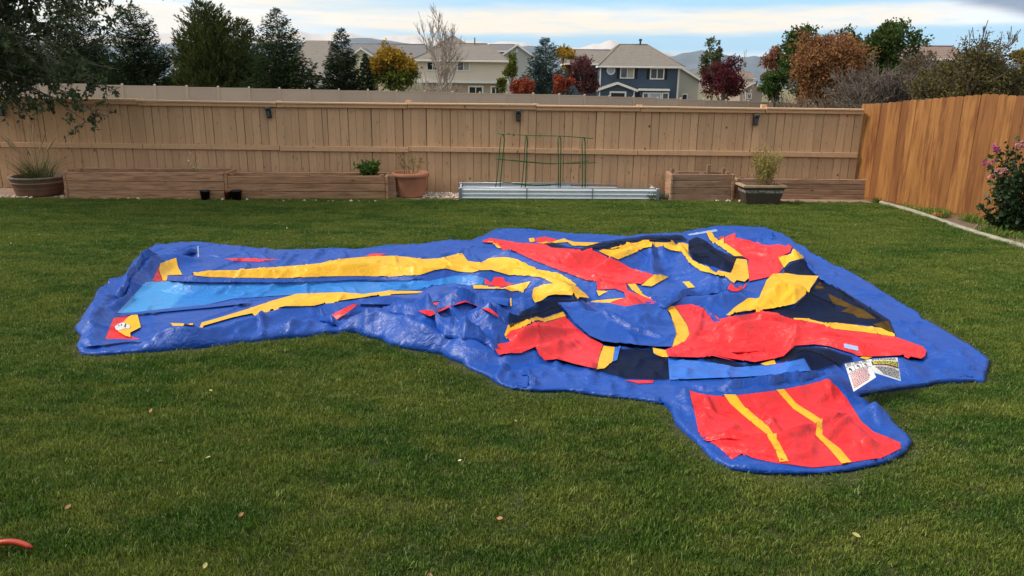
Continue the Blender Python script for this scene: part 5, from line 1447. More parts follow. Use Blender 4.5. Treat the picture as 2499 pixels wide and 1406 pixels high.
pan('yellow_patch', VY, 1, 0, 4, [(870, 492), (900, 472), (932, 522), (860, 522)])
pan('yellow_patch', VY, 1, 0, 4, [(960, 560), (1050, 602), (1170, 662), (1250, 692), (1340, 762), (1200, 752), (1150, 717), (1060, 702), (1120, 672), (1000, 640)])
pan('yellow_patch', VY, 1, 0, 4, [(1310, 802), (1430, 772), (1470, 862)])
pan('yellow_band', VY, 5, 0.004, 4, [(650, 766), (800, 771), (950, 812), (1010, 802), (1200, 822), (1370, 842), (1480, 892), (1480, 910), (1300, 882), (1000, 852), (900, 812)])
pan('yellow_patch', VY, 3, 0, 3, [(1480, 562), (1600, 463), (1720, 487), (1640, 532), (1570, 572)])
pan('yellow_patch', VY, 3, 0, 3, [(1360, 547), (1430, 547), (1500, 642), (1585, 692), (1480, 652), (1400, 602)])
pan('yellow_patch', VY, 2, 0, 3, [(1840, 527), (1900, 527), (1950, 577), (1890, 582)])
pan('yellow_patch', VY, 2, 0, 3, [(1090, 602), (1190, 612), (1110, 652)])
pan('red_panel', VR, 2, 0, 3, [(2230, 592), (2260, 537), (2310, 590), (2400, 542), (2380, 592), (2290, 622)])
pan('yellow_patch', VY, 3, 0, 3, [(990, 727), (1060, 697), (1330, 672), (1230, 702), (1190, 727)])
pan('pale_corner_patch', VP, 1, 0, 3, [(1880, 112), (2140, 66), (2146, 86), (1900, 122)])
pan('yellow_patch', VY, 3, 0, 3, [(100, 178), (180, 175), (260, 215), (268, 240), (230, 236), (190, 195)])
pan('tie_strap', VP, 1, 0, 1, [(1183, 285), (1193, 285), (1198, 380), (1186, 380)])

m_paper = mat('label_white', (0.62, 0.60, 0.58), 0.5, 0.06, 30)
m_ink = mat('label_black_ink', (0.03, 0.03, 0.035), 0.6, 0.1, 30)
pan('emblem', m_paper, 4, 0, 1, [(466, 1005), (480, 985), (510, 968), (535, 962), (560, 968), (590, 985), (600, 1000), (590, 1015), (560, 1012), (530, 1020), (500, 1030), (478, 1025)])
pan('emblem_mark', m_ink, 5, 0, 1, [(496, 985), (504, 982), (508, 998), (500, 1002)])
pan('emblem_mark', m_ink, 5, 0, 1, [(518, 978), (527, 976), (530, 992), (521, 995)])
pan('emblem_mark', m_ink, 5, 0, 1, [(555, 972), (566, 976), (560, 1008), (549, 1006)])
SP = 0.019
polys = []
for k, (nm, m, ly, lf, px) in enumerate(PAN):
    pl_ = hit(densify_px(px))
    for _ in range(4):          # sight lines that slip past a crest: pull the stray points back
        a_, b_ = np.roll(pl_, 1, 0), np.roll(pl_, -1, 0)
        mid_ = (a_ + b_) / 2
        dev = np.linalg.norm(pl_ - mid_, axis=1)
        lim = 3.0 * np.median(np.linalg.norm(pl_ - a_, axis=1)) + 0.01
        pl_ = np.where((dev > lim)[:, None], mid_, pl_)
    polys.append(pl_)
# base sheet
Vb, Fb, bb = sheet(OUT, 0.022, 1)
hz = full_height(Vb)
hz[bb] = 0.010 + 0.032 * vnoise(Vb[bb], 3.0, 8)
tri = [f for f in Fb]
cen = np.array([Vb[list(f)].mean(0) for f in tri])
drop = np.zeros(len(cen), bool)
for (nm, m, ly, lf, px), pl in zip(PAN, polys):
    if m is VN:
        continue
    lo_, hi_ = pl.min(0), pl.max(0)
    s = np.where((cen[:, 0] > lo_[0]) & (cen[:, 0] < hi_[0]) & (cen[:, 1] > lo_[1]) & (cen[:, 1] < hi_[1]) & ~drop)[0]
    if len(s):
        ii = in_poly(cen[s], pl)
        s = s[ii]
        if len(s):
            drop[s[dist_poly(cen[s], pl) > 0.035]] = True
tri = [f for f, dr in zip(tri, drop) if not dr]
V3 = np.concatenate([Vb, hz[:, None]], 1)
cnt_e = {}
for f in Fb:
    for i in range(3):
        k_ = (f[i], f[(i + 1) % 3]); cnt_e[k_] = cnt_e.get(k_, 0) + 1
bed = [k_ for k_ in cnt_e if (k_[1], k_[0]) not in cnt_e]
bi = sorted({i for k_ in bed for i in k_}); mp = {i: len(V3) + j for j, i in enumerate(bi)}
# the edge is folded under: a short skirt that tucks in to the ground
cenp = V3[bi].copy(); cenp[:, 2] = -0.004
dirs = -(V3[bi][:, :2] - CO[:2]); dirs /= np.linalg.norm(dirs, axis=1, keepdims=True)
cenp[:, :2] += dirs * 0.02
V3 = np.concatenate([V3, cenp]) - CO
tri = tri + [(b2, a2, mp[a2], mp[b2]) for a2, b2 in bed]
me = np_mesh('blue_sheet', V3, [tuple(f) for f in tri], True)
obj('blue_sheet', me, VB, castle)
for k, ((nm, m, ly, lf, px), pl) in enumerate(zip(PAN, polys)):
    try:
        Vp, Fp, bp_ = sheet(pl, SP, 50 + k)
    except Exception as ex:
        print('panel failed', k, nm, ex); continue
    if not len(Fp):
        print('panel empty', k, nm); continue
    h = full_height(Vp)
    dB = dist_poly(Vp, pl)
    off = 0.004 + 0.0036 * ly
    off = off * np.where(bp_, 0.55 if ly < 2 else 0.9, 1.0)
    if lf:
        off = off + lf * np.exp(-dB / 0.06) * (0.2 + 1.2 * vnoise(Vp, 2.5, k))
    V3 = np.concatenate([Vp, (h + off)[:, None]], 1) - CO
    me = np_mesh(nm, V3, [tuple(f) for f in Fp], True)
    o = obj(nm, me, m, castle)


# --- folds that lap over towards the viewer, with dark undercuts
def pleat(m, zz, h, wb=0.12, lip=0.06, seed=0):
    r = np.random.default_rng(900 + seed)
    px = resample(np.array(ZP(*zz)), 9.0, False)
    C3 = []
    for x, y in px:
        for zc in np.linspace(0.75 * h + 0.05, 0.04, 8):
            q = G(x, y, zc)[:2]
            if in_poly(q[None], OUT)[0] and dist_poly(q[None], OUT)[0] > lip + 0.015:
                C3.append((q[0], q[1], max(0.012, (zc - 0.05) / 0.75)))
                break
    if len(C3) < 3: return
    C3 = resample(np.array(C3), 0.03, False)
    C2 = C3[:, :2]; hloc = C3[:, 2]
    nC = len(C2)
    if nC < 4: return
    un = C2 / np.linalg.norm(C2, axis=1, keepdims=True)
    s_ = np.concatenate([[0], np.cumsum(np.linalg.norm(np.diff(C2, axis=0), axis=1))])
    k_ = max(4, int(s_[-1] / 0.09))
    def wob(a): return np.interp(s_, np.linspace(0, s_[-1], k_), r.normal(0, a, k_))
    hv = np.minimum(hloc, h) * (1 + wob(0.16)) * np.clip(np.minimum(s_, s_[-1] - s_) / 0.18 + 0.12, 0, 1)
    lv = lip * (1 + wob(0.35)); bv = wb * (1 + wob(0.25)); sh = wob(0.018)
    prof = [(-1.0, 0.0, 0), (-0.55, 0.45, 0), (-0.2, 0.86, 0), (-0.05, 1.0, 0), (0.25, 0.99, 1), (0.7, 0.86, 1), (1.0, 0.62, 1), (0.85, 0.42, 1), (0.35, 0.22, 1), (0.1, 0.02, 1)]
    V = []
    base_f = full_height(C2 - un * 0.03)
    for i in range(nC):
        for (d_, z_, fr) in prof:
            off = d_ * (lv[i] if fr else bv[i]) - sh[i]
            q = C2[i] - un[i] * off
            zb = full_height(q[None])[0] if d_ <= -0.5 else base_f[i]
            z0_ = min(zb, 0.09) if fr else zb
            V.append((q[0], q[1], z0_ * (1 if not fr else 0.6) + 0.010 + hv[i] * z_ * (0.75 if z_ > 0.5 else 0.8) + r.normal(0, 0.0025)))
    K = len(prof)
    I = (np.arange(nC - 1)[:, None] * K + np.arange(K - 1)[None, :]).reshape(-1)
    F = np.stack([I, I + 1, I + K + 1, I + K], -1)
    obj('fold', np_mesh('fold', np.array(V) - CO, F, True), m, castle)
PL = [
 (VB, (2, [(0, 842), (110, 905), (260, 1020), (430, 1085), (620, 1150), (880, 1215)]), 0.10, 0.14, 0.05),
 (VB, (2, [(540, 790), (700, 836), (960, 930), (1090, 1000), (1300, 1045), (1550, 1085)]), 0.17, 0.16, 0.08),
 (VB, (2, [(960, 908), (1150, 930), (1350, 915), (1500, 960), (1630, 985)]), 0.13, 0.12, 0.06),
 (VB, (2, [(1010, 988), (1250, 1002), (1500, 1022), (1610, 1062)]), 0.10, 0.09, 0.06),
 (VB, (2, [(1090, 1078), (1300, 1097), (1500, 1102)]), 0.09, 0.08, 0.05),
 (VB, (1, [(885, 347), (1000, 336), (1110, 313), (1172, 277)]), 0.10, 0.10, 0.07),
 (VB, (1, [(480, 720), (620, 560), (720, 440), (840, 400)]), 0.10, 0.10, 0.07),
 (VB, (4, [(1530, 1245), (1750, 1230), (1900, 1190), (2050, 1182), (2170, 1122)]), 0.12, 0.14, 0.07),
 (VB, (3, [(1520, 690), (1700, 705), (1900, 625), (2100, 580), (2220, 600)]), 0.08, 0.12, 0.05),
 (VB, (3, [(1980, 700), (2080, 780), (2170, 860)]), 0.07, 0.10, 0.05),
 (VB, (5, [(420, 345), (760, 332), (1000, 302), (1290, 240)]), 0.07, 0.12, 0.05),
 (VB, (5, [(140, 440), (240, 560), (380, 700)]), 0.06, 0.08, 0.05),
 (VB, (4, [(250, 90), (430, 140), (580, 190)]), 0.12, 0.14, 0.08),
 (VB, (4, [(780, 300), (900, 400), (1050, 500)]), 0.06, 0.08, 0.05),
 (VB, (6, [(560, 700), (700, 750), (850, 745)]), 0.06, 0.08, 0.04),
 (VB, (6, [(790, 600), (860, 660), (915, 740)]), 0.05, 0.06, 0.04),
 (VB, (3, [(1600, 250), (1575, 340), (1590, 450)]), 0.06, 0.08, 0.04),
 (VB, (3, [(1060, 822), (1240, 892), (1400, 942), (1540, 962), (1700, 1000)]), 0.045, 0.08, 0.035),
 (VR, (4, [(20, 852), (330, 828), (690, 872), (980, 886), (1180, 892)]), 0.06, 0.10, 0.04),
 (VR, (4, [(120, 960), (330, 972), (590, 962)]), 0.05, 0.08, 0.04),
 (VR, (3, [(450, 250), (700, 335), (900, 430), (1080, 505)]), 0.06, 0.10, 0.05),
 (VR, (5, [(385, 634), (700, 662), (850, 676)]), 0.035, 0.10, 0.035),
 (VR, (5, [(985, 680), (1215, 605)]), 0.035, 0.10, 0.035),
 (VR, (5, [(1290, 590), (1440, 500)]), 0.035, 0.10, 0.035),
 (VY, (1, [(1600, 522), (1900, 506), (2400, 490)], 2, [(200, 472), (480, 462)]), 0.03, 0.07, 0.03),
 (VY, (2, [(1560, 470), (1750, 490), (1950, 570)]), 0.045, 0.06, 0.035),
 (VY, (4, [(560, 560), (640, 600), (690, 620)]), 0.06, 0.08, 0.04),
]
for k, (m, zz, h, wb, lip) in enumerate(PL):
    pleat(m, zz, h, wb, lip, k)

# --- upright sides of the collapsed tubes (seen face-on, so they read dark)
def side_wall(m, top, bot, seed=0, push=0.012, name='side_wall'):
    r = np.random.default_rng(1200 + seed)
    tp = resample(np.array(ZP(*top)), 6.0, False); n_ = len(tp)
    bt = np.array(ZP(*bot)); sb_ = np.concatenate([[0], np.cumsum(np.linalg.norm(np.diff(bt, axis=0), axis=1))])
    st_ = np.concatenate([[0], np.cumsum(np.linalg.norm(np.diff(tp, axis=0), axis=1))])
    f = st_ / st_[-1] * sb_[-1]
    bt = np.stack([np.interp(f, sb_, bt[:, 0]), np.interp(f, sb_, bt[:, 1])], -1)
    q = hit(tp)
    dq = []
    for t in np.linspace(0, 1, 6):
        dq.append(np.linalg.norm(hit(tp * (1 - t) + bt * t), axis=1))
    dq = np.array(dq).T
    for _ in range(2):
        dq[1:-1] = np.minimum(dq[1:-1], np.minimum(dq[:-2], dq[2:]))
    for _ in range(3):
        dq[1:-1] = dq[1:-1] * 0.5 + (dq[:-2] + dq[2:]) * 0.25
    for _ in range(6):
        q[1:-1] = q[1:-1] * 0.5 + (q[:-2] + q[2:]) * 0.25
    V = []; R_ = 6
    k_ = max(3, n_ // 5)
    wob = np.interp(np.arange(n_), np.linspace(0, n_ - 1, k_), r.normal(0, 0.012, k_))
    for i in range(n_):
        un = q[i] / np.linalg.norm(q[i])
        dist_ = np.linalg.norm(q[i]) - push
        def z_at(pxy, dd):
            d = ray(*pxy); return CAMH + d[2] * dd / np.hypot(d[0], d[1])
        zt = z_at(tp[i], dist_); zb = max(z_at(bt[i], dist_), 0.004)
        for j in range(R_):
            t = j / (R_ - 1)
            o_ = dist_ + (0.03 * math.sin(math.pi * t * 0.9) + wob[i] * math.sin(math.pi * t)) * (1 if t > 0 else 0)
            px_ = tp[i] * (1 - t) + bt[i] * t
            o_ = min(o_, dq[i, j] - 0.025)
            d = ray(*px_); hd = np.array([d[0], d[1]]) / np.hypot(d[0], d[1])
            V.append((hd[0] * o_, hd[1] * o_, max(CAMH + d[2] * o_ / np.hypot(d[0], d[1]), 0.003)))
    I = (np.arange(n_ - 1)[:, None] * R_ + np.arange(R_ - 1)[None, :]).reshape(-1)
    F = np.stack([I, I + R_, I + R_ + 1, I + 1], -1)
    obj(name, np_mesh(name, np.array(V) - CO, F, True), m, castle)
WL = [
 (VB, (1, [(922, 542), (1060, 548), (1300, 562), (1900, 572), (2440, 556)], 2, [(300, 553), (620, 558), (880, 543)]), (1, [(922, 588), (1060, 596), (1300, 602), (1900, 604), (2440, 588)], 2, [(300, 576), (620, 580), (880, 562)])),
 (VB, (1, [(480, 872), (640, 864), (960, 828), (1280, 795), (1500, 762), (1650, 772)]), (1, [(482, 886), (640, 882), (960, 852), (1280, 824), (1500, 800), (1650, 780)])),
 (VB, (1, [(195, 1098), (380, 1097), (560, 1096), (690, 1098)]), (1, [(200, 1165), (380, 1146), (560, 1122), (690, 1106)])),
 (VB, (2, [(330, 750), (600, 716), (850, 706), (1000, 636), (1090, 625), (1185, 608), (1290, 690), (1480, 690), (1640, 690)]), (2, [(330, 792), (600, 796), (850, 788), (1000, 772), (1090, 765), (1185, 740), (1290, 722), (1480, 770), (1640, 812)])),
 (VR, (2, [(720, 803), (900, 790), (1100, 770), (1160, 765)]), (2, [(730, 808), (850, 850), (960, 900), (1145, 815)])),
 (VR, (2, [(1160, 765), (1280, 720), (1340, 738), (1450, 800), (1560, 893)]), (2, [(1160, 808), (1270, 774), (1340, 797), (1450, 847), (1560, 907)])),
 (VR, (2, [(105, 885), (280, 797), (342, 788)]), (2, [(150, 927), (225, 880), (330, 800)])),
]
for k, (m, tp_, bt_) in enumerate(WL):
    side_wall(m, tp_, bt_, k)
# --- printed instruction label (two leaves of one folded card), tag print and corner emblem
m_redink = mat('label_red_ink', (0.45, 0.03, 0.06), 0.6, 0.1, 30)
m_yelink = mat('label_yellow_ink', (0.68, 0.55, 0.06), 0.6, 0.1, 30)
def patch_frame(px4, z4):
    Q = [G(x, y, z) for (x, y), z in zip(px4, z4)]
    def f(u, v, lift=0.0):
        p = Q[0] * (1 - u) * (1 - v) + Q[1] * u * (1 - v) + Q[2] * u * v + Q[3] * (1 - u) * v
        p = p + np.array([0, 0, lift + 0.018 * math.sin(math.pi * u) * math.sin(math.pi * v)])
        return p - CO
    return f
def grid_patch(f, u0, u1, v0, v1, nu, nv, lift, jit=0.0):
    V = [f(u0 + (u1 - u0) * i / nu, v0 + (v1 - v0) * j / nv, lift) for j in range(nv + 1) for i in range(nu + 1)]
    F = [(j * (nu + 1) + i, j * (nu + 1) + i + 1, (j + 1) * (nu + 1) + i + 1, (j + 1) * (nu + 1) + i) for j in range(nv) for i in range(nu)]
    return V, F
def text_on(f, s, u0, u1, v0, v1, name, m, parent, lift):
    cu = bpy.data.curves.new('t', 'FONT'); cu.body = s; cu.resolution_u = 2
    to = bpy.data.objects.new('t', cu)
    me = to.to_mesh()
    V = np.array([v.co[:] for v in me.vertices]); F = [tuple(p.vertices) for p in me.polygons]
    to.to_mesh_clear(); bpy.data.objects.remove(to); bpy.data.curves.remove(cu)
    lo_ = V.min(0); hi_ = V.max(0)
    W_ = [f(u0 + (u1 - u0) * (x - lo_[0]) / (hi_[0] - lo_[0]), v1 - (v1 - v0) * (y - lo_[1]) / (hi_[1] - lo_[1]), lift) for x, y, z in V]
    return obj(name, np_mesh(name, W_, F), m, parent)
rl = random.Random(5)
LA = ZP(5, [(1432, 142), (1602, 112), (1660, 240), (1497, 345)])
fA = patch_frame(LA, [0.22, 0.24, 0.20, 0.13])
LBp = ZP(5, [(1603, 110), (1815, 97), (1840, 268), (1640, 205)])
fB = patch_frame(LBp, [0.243, 0.24, 0.15, 0.21])
lab = MB().add(*grid_patch(fA, 0, 1, 0, 1, 8, 8, 0)).add(*grid_patch(fB, 0, 1, 0, 1, 8, 8, 0)).build('instruction_label', m_paper, castle, smooth=True)
b = MB()
for v in (0.0, 0.15, 0.40):
    b.add(*grid_patch(fA, 0.0, 1.0, v, v + 0.012, 4, 1, 0.003))
for u in (0.30, 0.62):
    b.add(*grid_patch(fA, u, u + 0.014, 0.0, 0.40, 1, 4, 0.003))
for i in range(3):
    u = 0.08 + 0.33 * i
    b.add(*grid_patch(fA, u, u + 0.07, 0.22, 0.30, 1, 1, 0.003)); b.add(*grid_patch(fA, u + 0.06, u + 0.10, 0.27, 0.37, 1, 1, 0.003))
    for q in range(2):
        b.add(*grid_patch(fA, u - 0.04, u + 0.16, 0.04 + 0.05 * q, 0.06 + 0.05 * q, 2, 1, 0.003))
for r_ in range(6):     # text lines on the right leaf
    v = 0.62 + 0.058 * r_
    u = 0.12 + 0.05 * r_
    while u < 0.95:
        w = rl.uniform(0.03, 0.10)
        b.add(*grid_patch(fB, u, min(0.97, u + w), v, v + 0.030, 1, 1, 0.003)); u += w + 0.018
b.add(*grid_patch(fB, 0.06, 0.98, 0.20, 0.50, 6, 3, 0.002))
b.build('print_lines', m_ink, lab)
b = MB()
for r_ in range(3):
    u = 0.10
    while u < 0.92:
        w = rl.uniform(0.05, 0.16)
        b.add(*grid_patch(fB, u, min(0.95, u + w), 0.225 + 0.09 * r_, 0.275 + 0.09 * r_, 1, 1, 0.0045)); u += w + 0.02
b.build('print_lines', m_yelink, lab)
b = MB()
for r_ in range(9):
    v = 0.45 + 0.056 * r_; u = 0.06
    while u < 0.80 - 0.05 * r_ * 0.3:
        w = rl.uniform(0.03, 0.09)
        b.add(*grid_patch(fA, u, u + w, v, v + 0.026, 1, 1, 0.003)); u += w + 0.025
b.build('print_lines', m_redink, lab)
text_on(fB, 'SAFETY RULES', 0.16, 0.86, 0.515, 0.60, 'lettering', m_redink, lab, 0.0035)
b = MB()
for r_ in range(2):
    u = 0.1
    while u < 0.9:
        w = rl.uniform(0.04, 0.1); b.add(*grid_patch(fB, u, min(u + w, .93), 0.05 + 0.06 * r_, 0.08 + 0.06 * r_, 1, 1, 0.003)); u += w + 0.03
b.build('print_lines', m_ink, lab)
# ================================================================= beyond the fence
def tz(x, y):
    return float(terrain_z(np.array(x, float), np.array(y, float)))
# --- far vinyl fence
m_vf = mat('pale_brown_vinyl', (0.47, 0.35, 0.27), 0.7, 0.05, 0.4, objrand=0.05)
FFP = [(-120, 196, 45.5), (200, 205, 47), (600, 215, 49), (1000, 223, 51), (1400, 232, 53.5), (1800, 247, 57), (2150, 259, 60), (2350, 268, 62)]
T3 = np.array([PY(x, y, Y) for x, y, Y in FFP])
ff = tag(empty('far_fence', tuple(T3[3] * [1, 1, 0])), 'long pale brown panel fence with posts beyond the back fence', 'fence')
fo = np.array(ff.location)
seg = np.linalg.norm(np.diff(T3[:, :2], axis=0), axis=1); cum = np.concatenate([[0], np.cumsum(seg)])
s = 0.0; rf = random.Random(8)
while s + 1.83 < cum[-1]:
    a = np.array([np.interp(s, cum, T3[:, k]) for k in range(3)]); c = np.array([np.interp(s + 1.83, cum, T3[:, k]) for k in range(3)])
    d = c - a; d2 = d[:2] / np.linalg.norm(d[:2]); nr = np.array([d2[1], -d2[0]])
    top = a[2] + rf.uniform(-0.015, 0.015); H_ = 1.85
    P0 = a - fo
    rot = Matrix.Rotation(math.atan2(d2[1], d2[0]), 3, 'Z')
    # panel of tongue boards with shallow grooves
    b = MB(); nb_ = 12; w_ = 1.70 / nb_
    for i in range(nb_):
        b.box(0.065 + i * w_ + 0.006, 0.065 + (i + 1) * w_ - 0.006, -0.012, 0.012, -H_ + 0.05, -0.09)
    b.box(0.06, 1.77, 0.013, 0.02, -H_ + 0.05, -0.09)
    b.V = [tuple(rot @ Vector(v)) for v in b.V]
    o = b.build('panel', m_vf, ff); o.location = (P0[0], P0[1], top - fo[2])
    b = MB().box(0.05, 1.78, -0.03, 0.03, -0.09, -0.02); b.V = [tuple(rot @ Vector(v)) for v in b.V]
    o = b.build('rail', m_vf, ff); o.location = (P0[0], P0[1], top - fo[2])
    b = MB().box(-0.065, 0.065, -0.065, 0.065, -H_, 0.05).add([(-0.075, -0.075, 0.051), (0.075, -0.075, 0.051), (0.075, 0.075, 0.051), (-0.075, 0.075, 0.051), (0, 0, 0.10)], [(0, 1, 4), (1, 2, 4), (2, 3, 4), (3, 0, 4), (3, 2, 1, 0)])
    b.V = [tuple(rot @ Vector(v)) for v in b.V]
    o = b.build('post', m_vf, ff); o.location = (P0[0], P0[1], top - fo[2])
    s += 1.83

# --- houses
def siding(k=5.5, dark=0.82):
    def f(n, c, geo):
        z = n('ShaderNodeSeparateXYZ', {0: geo.outputs['Position']}).outputs[2]
        fr = n.math('FRACT', n.math('MULTIPLY', z, k))
        return n.mix(n.smooth(fr, 0.80, 0.98), c, tuple(0.0 for _ in range(3))) if False else n('ShaderNodeHueSaturation', {'Color': c, 'Value': n.math('SUBTRACT', 1.0, n.math('MULTIPLY', n.smooth(fr, 0.82, 0.97), 1 - dark))}).outputs[0]
    return f
def tiles(col2):
    def f(n, c, geo):
        sp = n('ShaderNodeSeparateXYZ', {0: geo.outputs['Position']})
        fr = n.math('FRACT', n.math('MULTIPLY', sp.outputs[2], 6.0))
        c = n.mix(n.math('MULTIPLY', n.smooth(fr, 0.66, 0.95), 0.6), c, col2)
        cell = n.noise(n.vec(geo.outputs['Position'], (3.0, 3.0, 6.0)), 1.0, 2)
        return n.mix(n.math('MULTIPLY', n.smooth(cell, 0.45, 0.7), 0.35), c, col2)
    return f
m_roof = mat('grey_brown_roof_tiles', (0.205, 0.170, 0.142), 0.85, 0.1, 2.0, extra=tiles((0.12, 0.10, 0.085)))
m_roof2 = mat('grey_roof_shingles', (0.165, 0.150, 0.145), 0.85, 0.1, 2.0, extra=tiles((0.10, 0.092, 0.088)))
m_roofr = mat('reddish_roof', (0.22, 0.14, 0.11), 0.85, 0.1, 2.0, extra=tiles((0.12, 0.08, 0.06)))
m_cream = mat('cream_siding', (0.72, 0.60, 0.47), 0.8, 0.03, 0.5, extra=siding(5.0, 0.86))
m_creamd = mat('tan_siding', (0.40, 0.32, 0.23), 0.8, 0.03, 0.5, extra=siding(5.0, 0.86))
m_bluew = mat('slate_blue_siding', (0.060, 0.085, 0.120), 0.75, 0.04, 0.5, extra=siding(5.0, 0.80))
m_beige = mat('beige_siding', (0.46, 0.40, 0.31), 0.8, 0.03, 0.5, extra=siding(5.0, 0.88))
m_grey = mat('grey_siding', (0.44, 0.42, 0.38), 0.8, 0.03, 0.5, extra=siding(5.0, 0.88))
m_trim = mat('white_trim', (0.74, 0.70, 0.64), 0.6, 0.03, 1.0)
m_shut = mat('black_shutter', (0.012, 0.010, 0.012), 0.6, 0.1, 5.0)
m_glass = mat('window_glass', (0.10, 0.115, 0.13), 0.08, 0.1, 1.0, spec=0.8)
m_glassd = mat('dark_window_glass', (0.02, 0.022, 0.025), 0.08, 0.1, 1.0, spec=0.6)
m_blind = mat('window_blind', (0.42, 0.38, 0.30), 0.7, 0.05, 1.0)
class House:
    def __init__(s, name, label, Y, px, cat='house'):
        p = PY(px, 180, Y)
        s.Y = Y; s.zg = tz(p[0], Y) - 0.3
        s.e = tag(empty(name, (p[0], Y, s.zg)), label, cat, 'houses beyond the far fence')
        s.o = np.array(s.e.location)
    def W(s, px, py, dy=0.0):
        return PY(px, py, s.Y + dy) - s.o
    def x(s, px, py=170, dy=0.0): return float(s.W(px, py, dy)[0])
    def z(s, py, px=None, dy=0.0):
        return float(PY(px if px is not None else s.px0, py, s.Y + dy)[2] - s.o[2])
    def wall(s, x0, x1, ytop, m, depth=9.0, dy=0.0, z0=0.0, px=None, name='wall'):
        a, c = s.x(x0, dy=dy), s.x(x1, dy=dy); zt = s.z(ytop, (x0 + x1) / 2, dy)
        MB().box(a, c, dy, dy + depth, z0, zt).build(name, m, s.e)
        return a, c, zt
    def window(s, x0, x1, y0, y1, dy=0.0, split=1, pm=None, shutters=False, name='window', t=0.11):
        a, c = s.x(x0, (y0 + y1) / 2, dy), s.x(x1, (y0 + y1) / 2, dy); zt, zb = s.z(y0, (x0 + x1) / 2, dy), s.z(y1, (x0 + x1) / 2, dy)
        b = MB()
        b.box(a, c, dy - 0.09, dy - 0.003, zt - t, zt).box(a, c, dy - 0.09, dy - 0.003, zb, zb + t)
        b.box(a, a + t, dy - 0.088, dy - 0.004, zb + t, zt - t).box(c - t, c, dy - 0.088, dy - 0.004, zb + t, zt - t)
        for i in range(1, split):
            m_ = a + (c - a) * i / split
            b.box(m_ - 0.04, m_ + 0.04, dy - 0.08, dy - 0.005, zb + t, zt - t)
        w = b.build(name, m_trim, s.e)
        for i in range(split):
            p0 = a + t + (c - a - 2 * t) * i / split + (0.041 if i else 0); p1 = a + t + (c - a - 2 * t) * (i + 1) / split - (0.041 if i < split - 1 else 0)
            mm = (pm[i % len(pm)] if pm else m_glass)
            MB().box(p0, p1, dy - 0.04, dy - 0.006, zb + t, zt - t).build('pane', mm, w)
        if shutters:
            sw = (c - a) * 0.20
            for q in (a - sw - 0.02, c + 0.02):
                MB().box(q, q + sw, dy - 0.06, dy - 0.003, zb, zt).build('shutter', m_shut, s.e)
        return a, c, zb, zt
    def hip(s, x0, x1, r0, r1, yeave, yridge, m, depth, dy=0.0, over=0.0, name='roof', pxz=None):
        """hip roof: eave corners x0..x1, ridge r0..r1 in pixels"""
        a, c = s.x(x0, dy=dy), s.x(x1, dy=dy); pz = pxz or (x0 + x1) / 2
        ze = s.z(yeave, pz, dy - over)
        mid = dy + depth / 2
        p0, p1 = PY(r0, yridge, s.Y + mid) - s.o, PY(r1, yridge, s.Y + mid) - s.o
        zr = float((p0[2] + p1[2]) / 2)
        y0, y1 = dy - over, dy + depth + over
        V = [(a, y0, ze), (c, y0, ze), (c, y1, ze), (a, y1, ze), (float(p0[0]), mid, zr), (float(p1[0]), mid, zr)]
        V += [(x_, y_, z_ - 0.16) for x_, y_, z_ in V[:4]]
        ro = MB().add(V, [(0, 1, 5, 4), (1, 2, 5), (2, 3, 4, 5), (3, 0, 4), (9, 8, 7, 6)]).build(name, m, s.e)
        MB().add([V[0], V[1], V[2], V[3], V[6], V[7], V[8], V[9]], [(0, 4, 5, 1), (1, 5, 6, 2), (2, 6, 7, 3), (3, 7, 4, 0)]).build('fascia', m_trim, ro)
        MB().box(a - 0.03, c + 0.03, y0 - 0.10, y0 - 0.002, ze - 0.15, ze - 0.03).build('gutter', m_trim, ro)
        rc_ = MB().tube([V[4], V[5]], 0.09, 6)
        for q in (V[0], V[3]): rc_.tube([V[4], q], 0.08, 5)
        for q in (V[1], V[2]): rc_.tube([V[5], q], 0.08, 5)
        rc_.build('ridge_cap', m, ro, smooth=True)
        return ro, zr
    def gable(s, x0, x1, xa, yeave, yapex, wm, rm, depth, dy=0.0, over=0.4, z0=0.0, name='gable_wing'):
        """gable end facing the camera"""
        a, c = s.x(x0, dy=dy), s.x(x1, dy=dy); xm = s.x(xa, dy=dy)
        ze = s.z(yeave, (x0 + x1) / 2, dy); za = s.z(yapex, xa, dy)
        y0, y1 = dy, dy + depth
        V = [(a, y0, z0), (c, y0, z0), (c, y0, ze), (xm, y0, za), (a, y0, ze), (a, y1, z0), (c, y1, z0), (c, y1, ze), (xm, y1, za), (a, y1, ze)]
        MB().add(V, [(0, 1, 2, 3, 4), (9, 8, 7, 6, 5), (1, 6, 7, 2), (5, 0, 4, 9)]).build('wall', wm, s.e)
        g = (za - ze)
        sl, sr = g / max(xm - a, .1), g / max(c - xm, .1)
        o_ = 0.35
        A = (a - o_, ze - o_ * sl); B = (c + o_, ze - o_ * sr)
        yf, yb = y0 - over, y1 + over
        th = 0.18
        V = []
        for (yy) in (yf, yb):
            V += [(A[0], yy, A[1] + 0.02), (xm, yy, za + 0.02), (B[0], yy, B[1] + 0.02), (A[0], yy, A[1] + 0.02 + th), (xm, yy, za + 0.02 + th), (B[0], yy, B[1] + 0.02 + th)]
        F = [(3, 4, 10, 9), (4, 5, 11, 10), (1, 0, 6, 7), (2, 1, 7, 8), (0, 3, 9, 6), (5, 2, 8, 11), (6, 9, 10, 7), (7, 10, 11, 8)]
        ro = MB().add(V, F).build('roof', rm, s.e)
        MB().add([(A[0], yf - 0.004, A[1]), (xm, yf - 0.004, za), (B[0], yf - 0.004, B[1]), (A[0], yf - 0.004, A[1] + 0.24), (xm, yf - 0.004, za + 0.24), (B[0], yf - 0.004, B[1] + 0.24)], [(0, 1, 4, 3), (1, 2, 5, 4)]).build('rake_board', m_trim, ro)
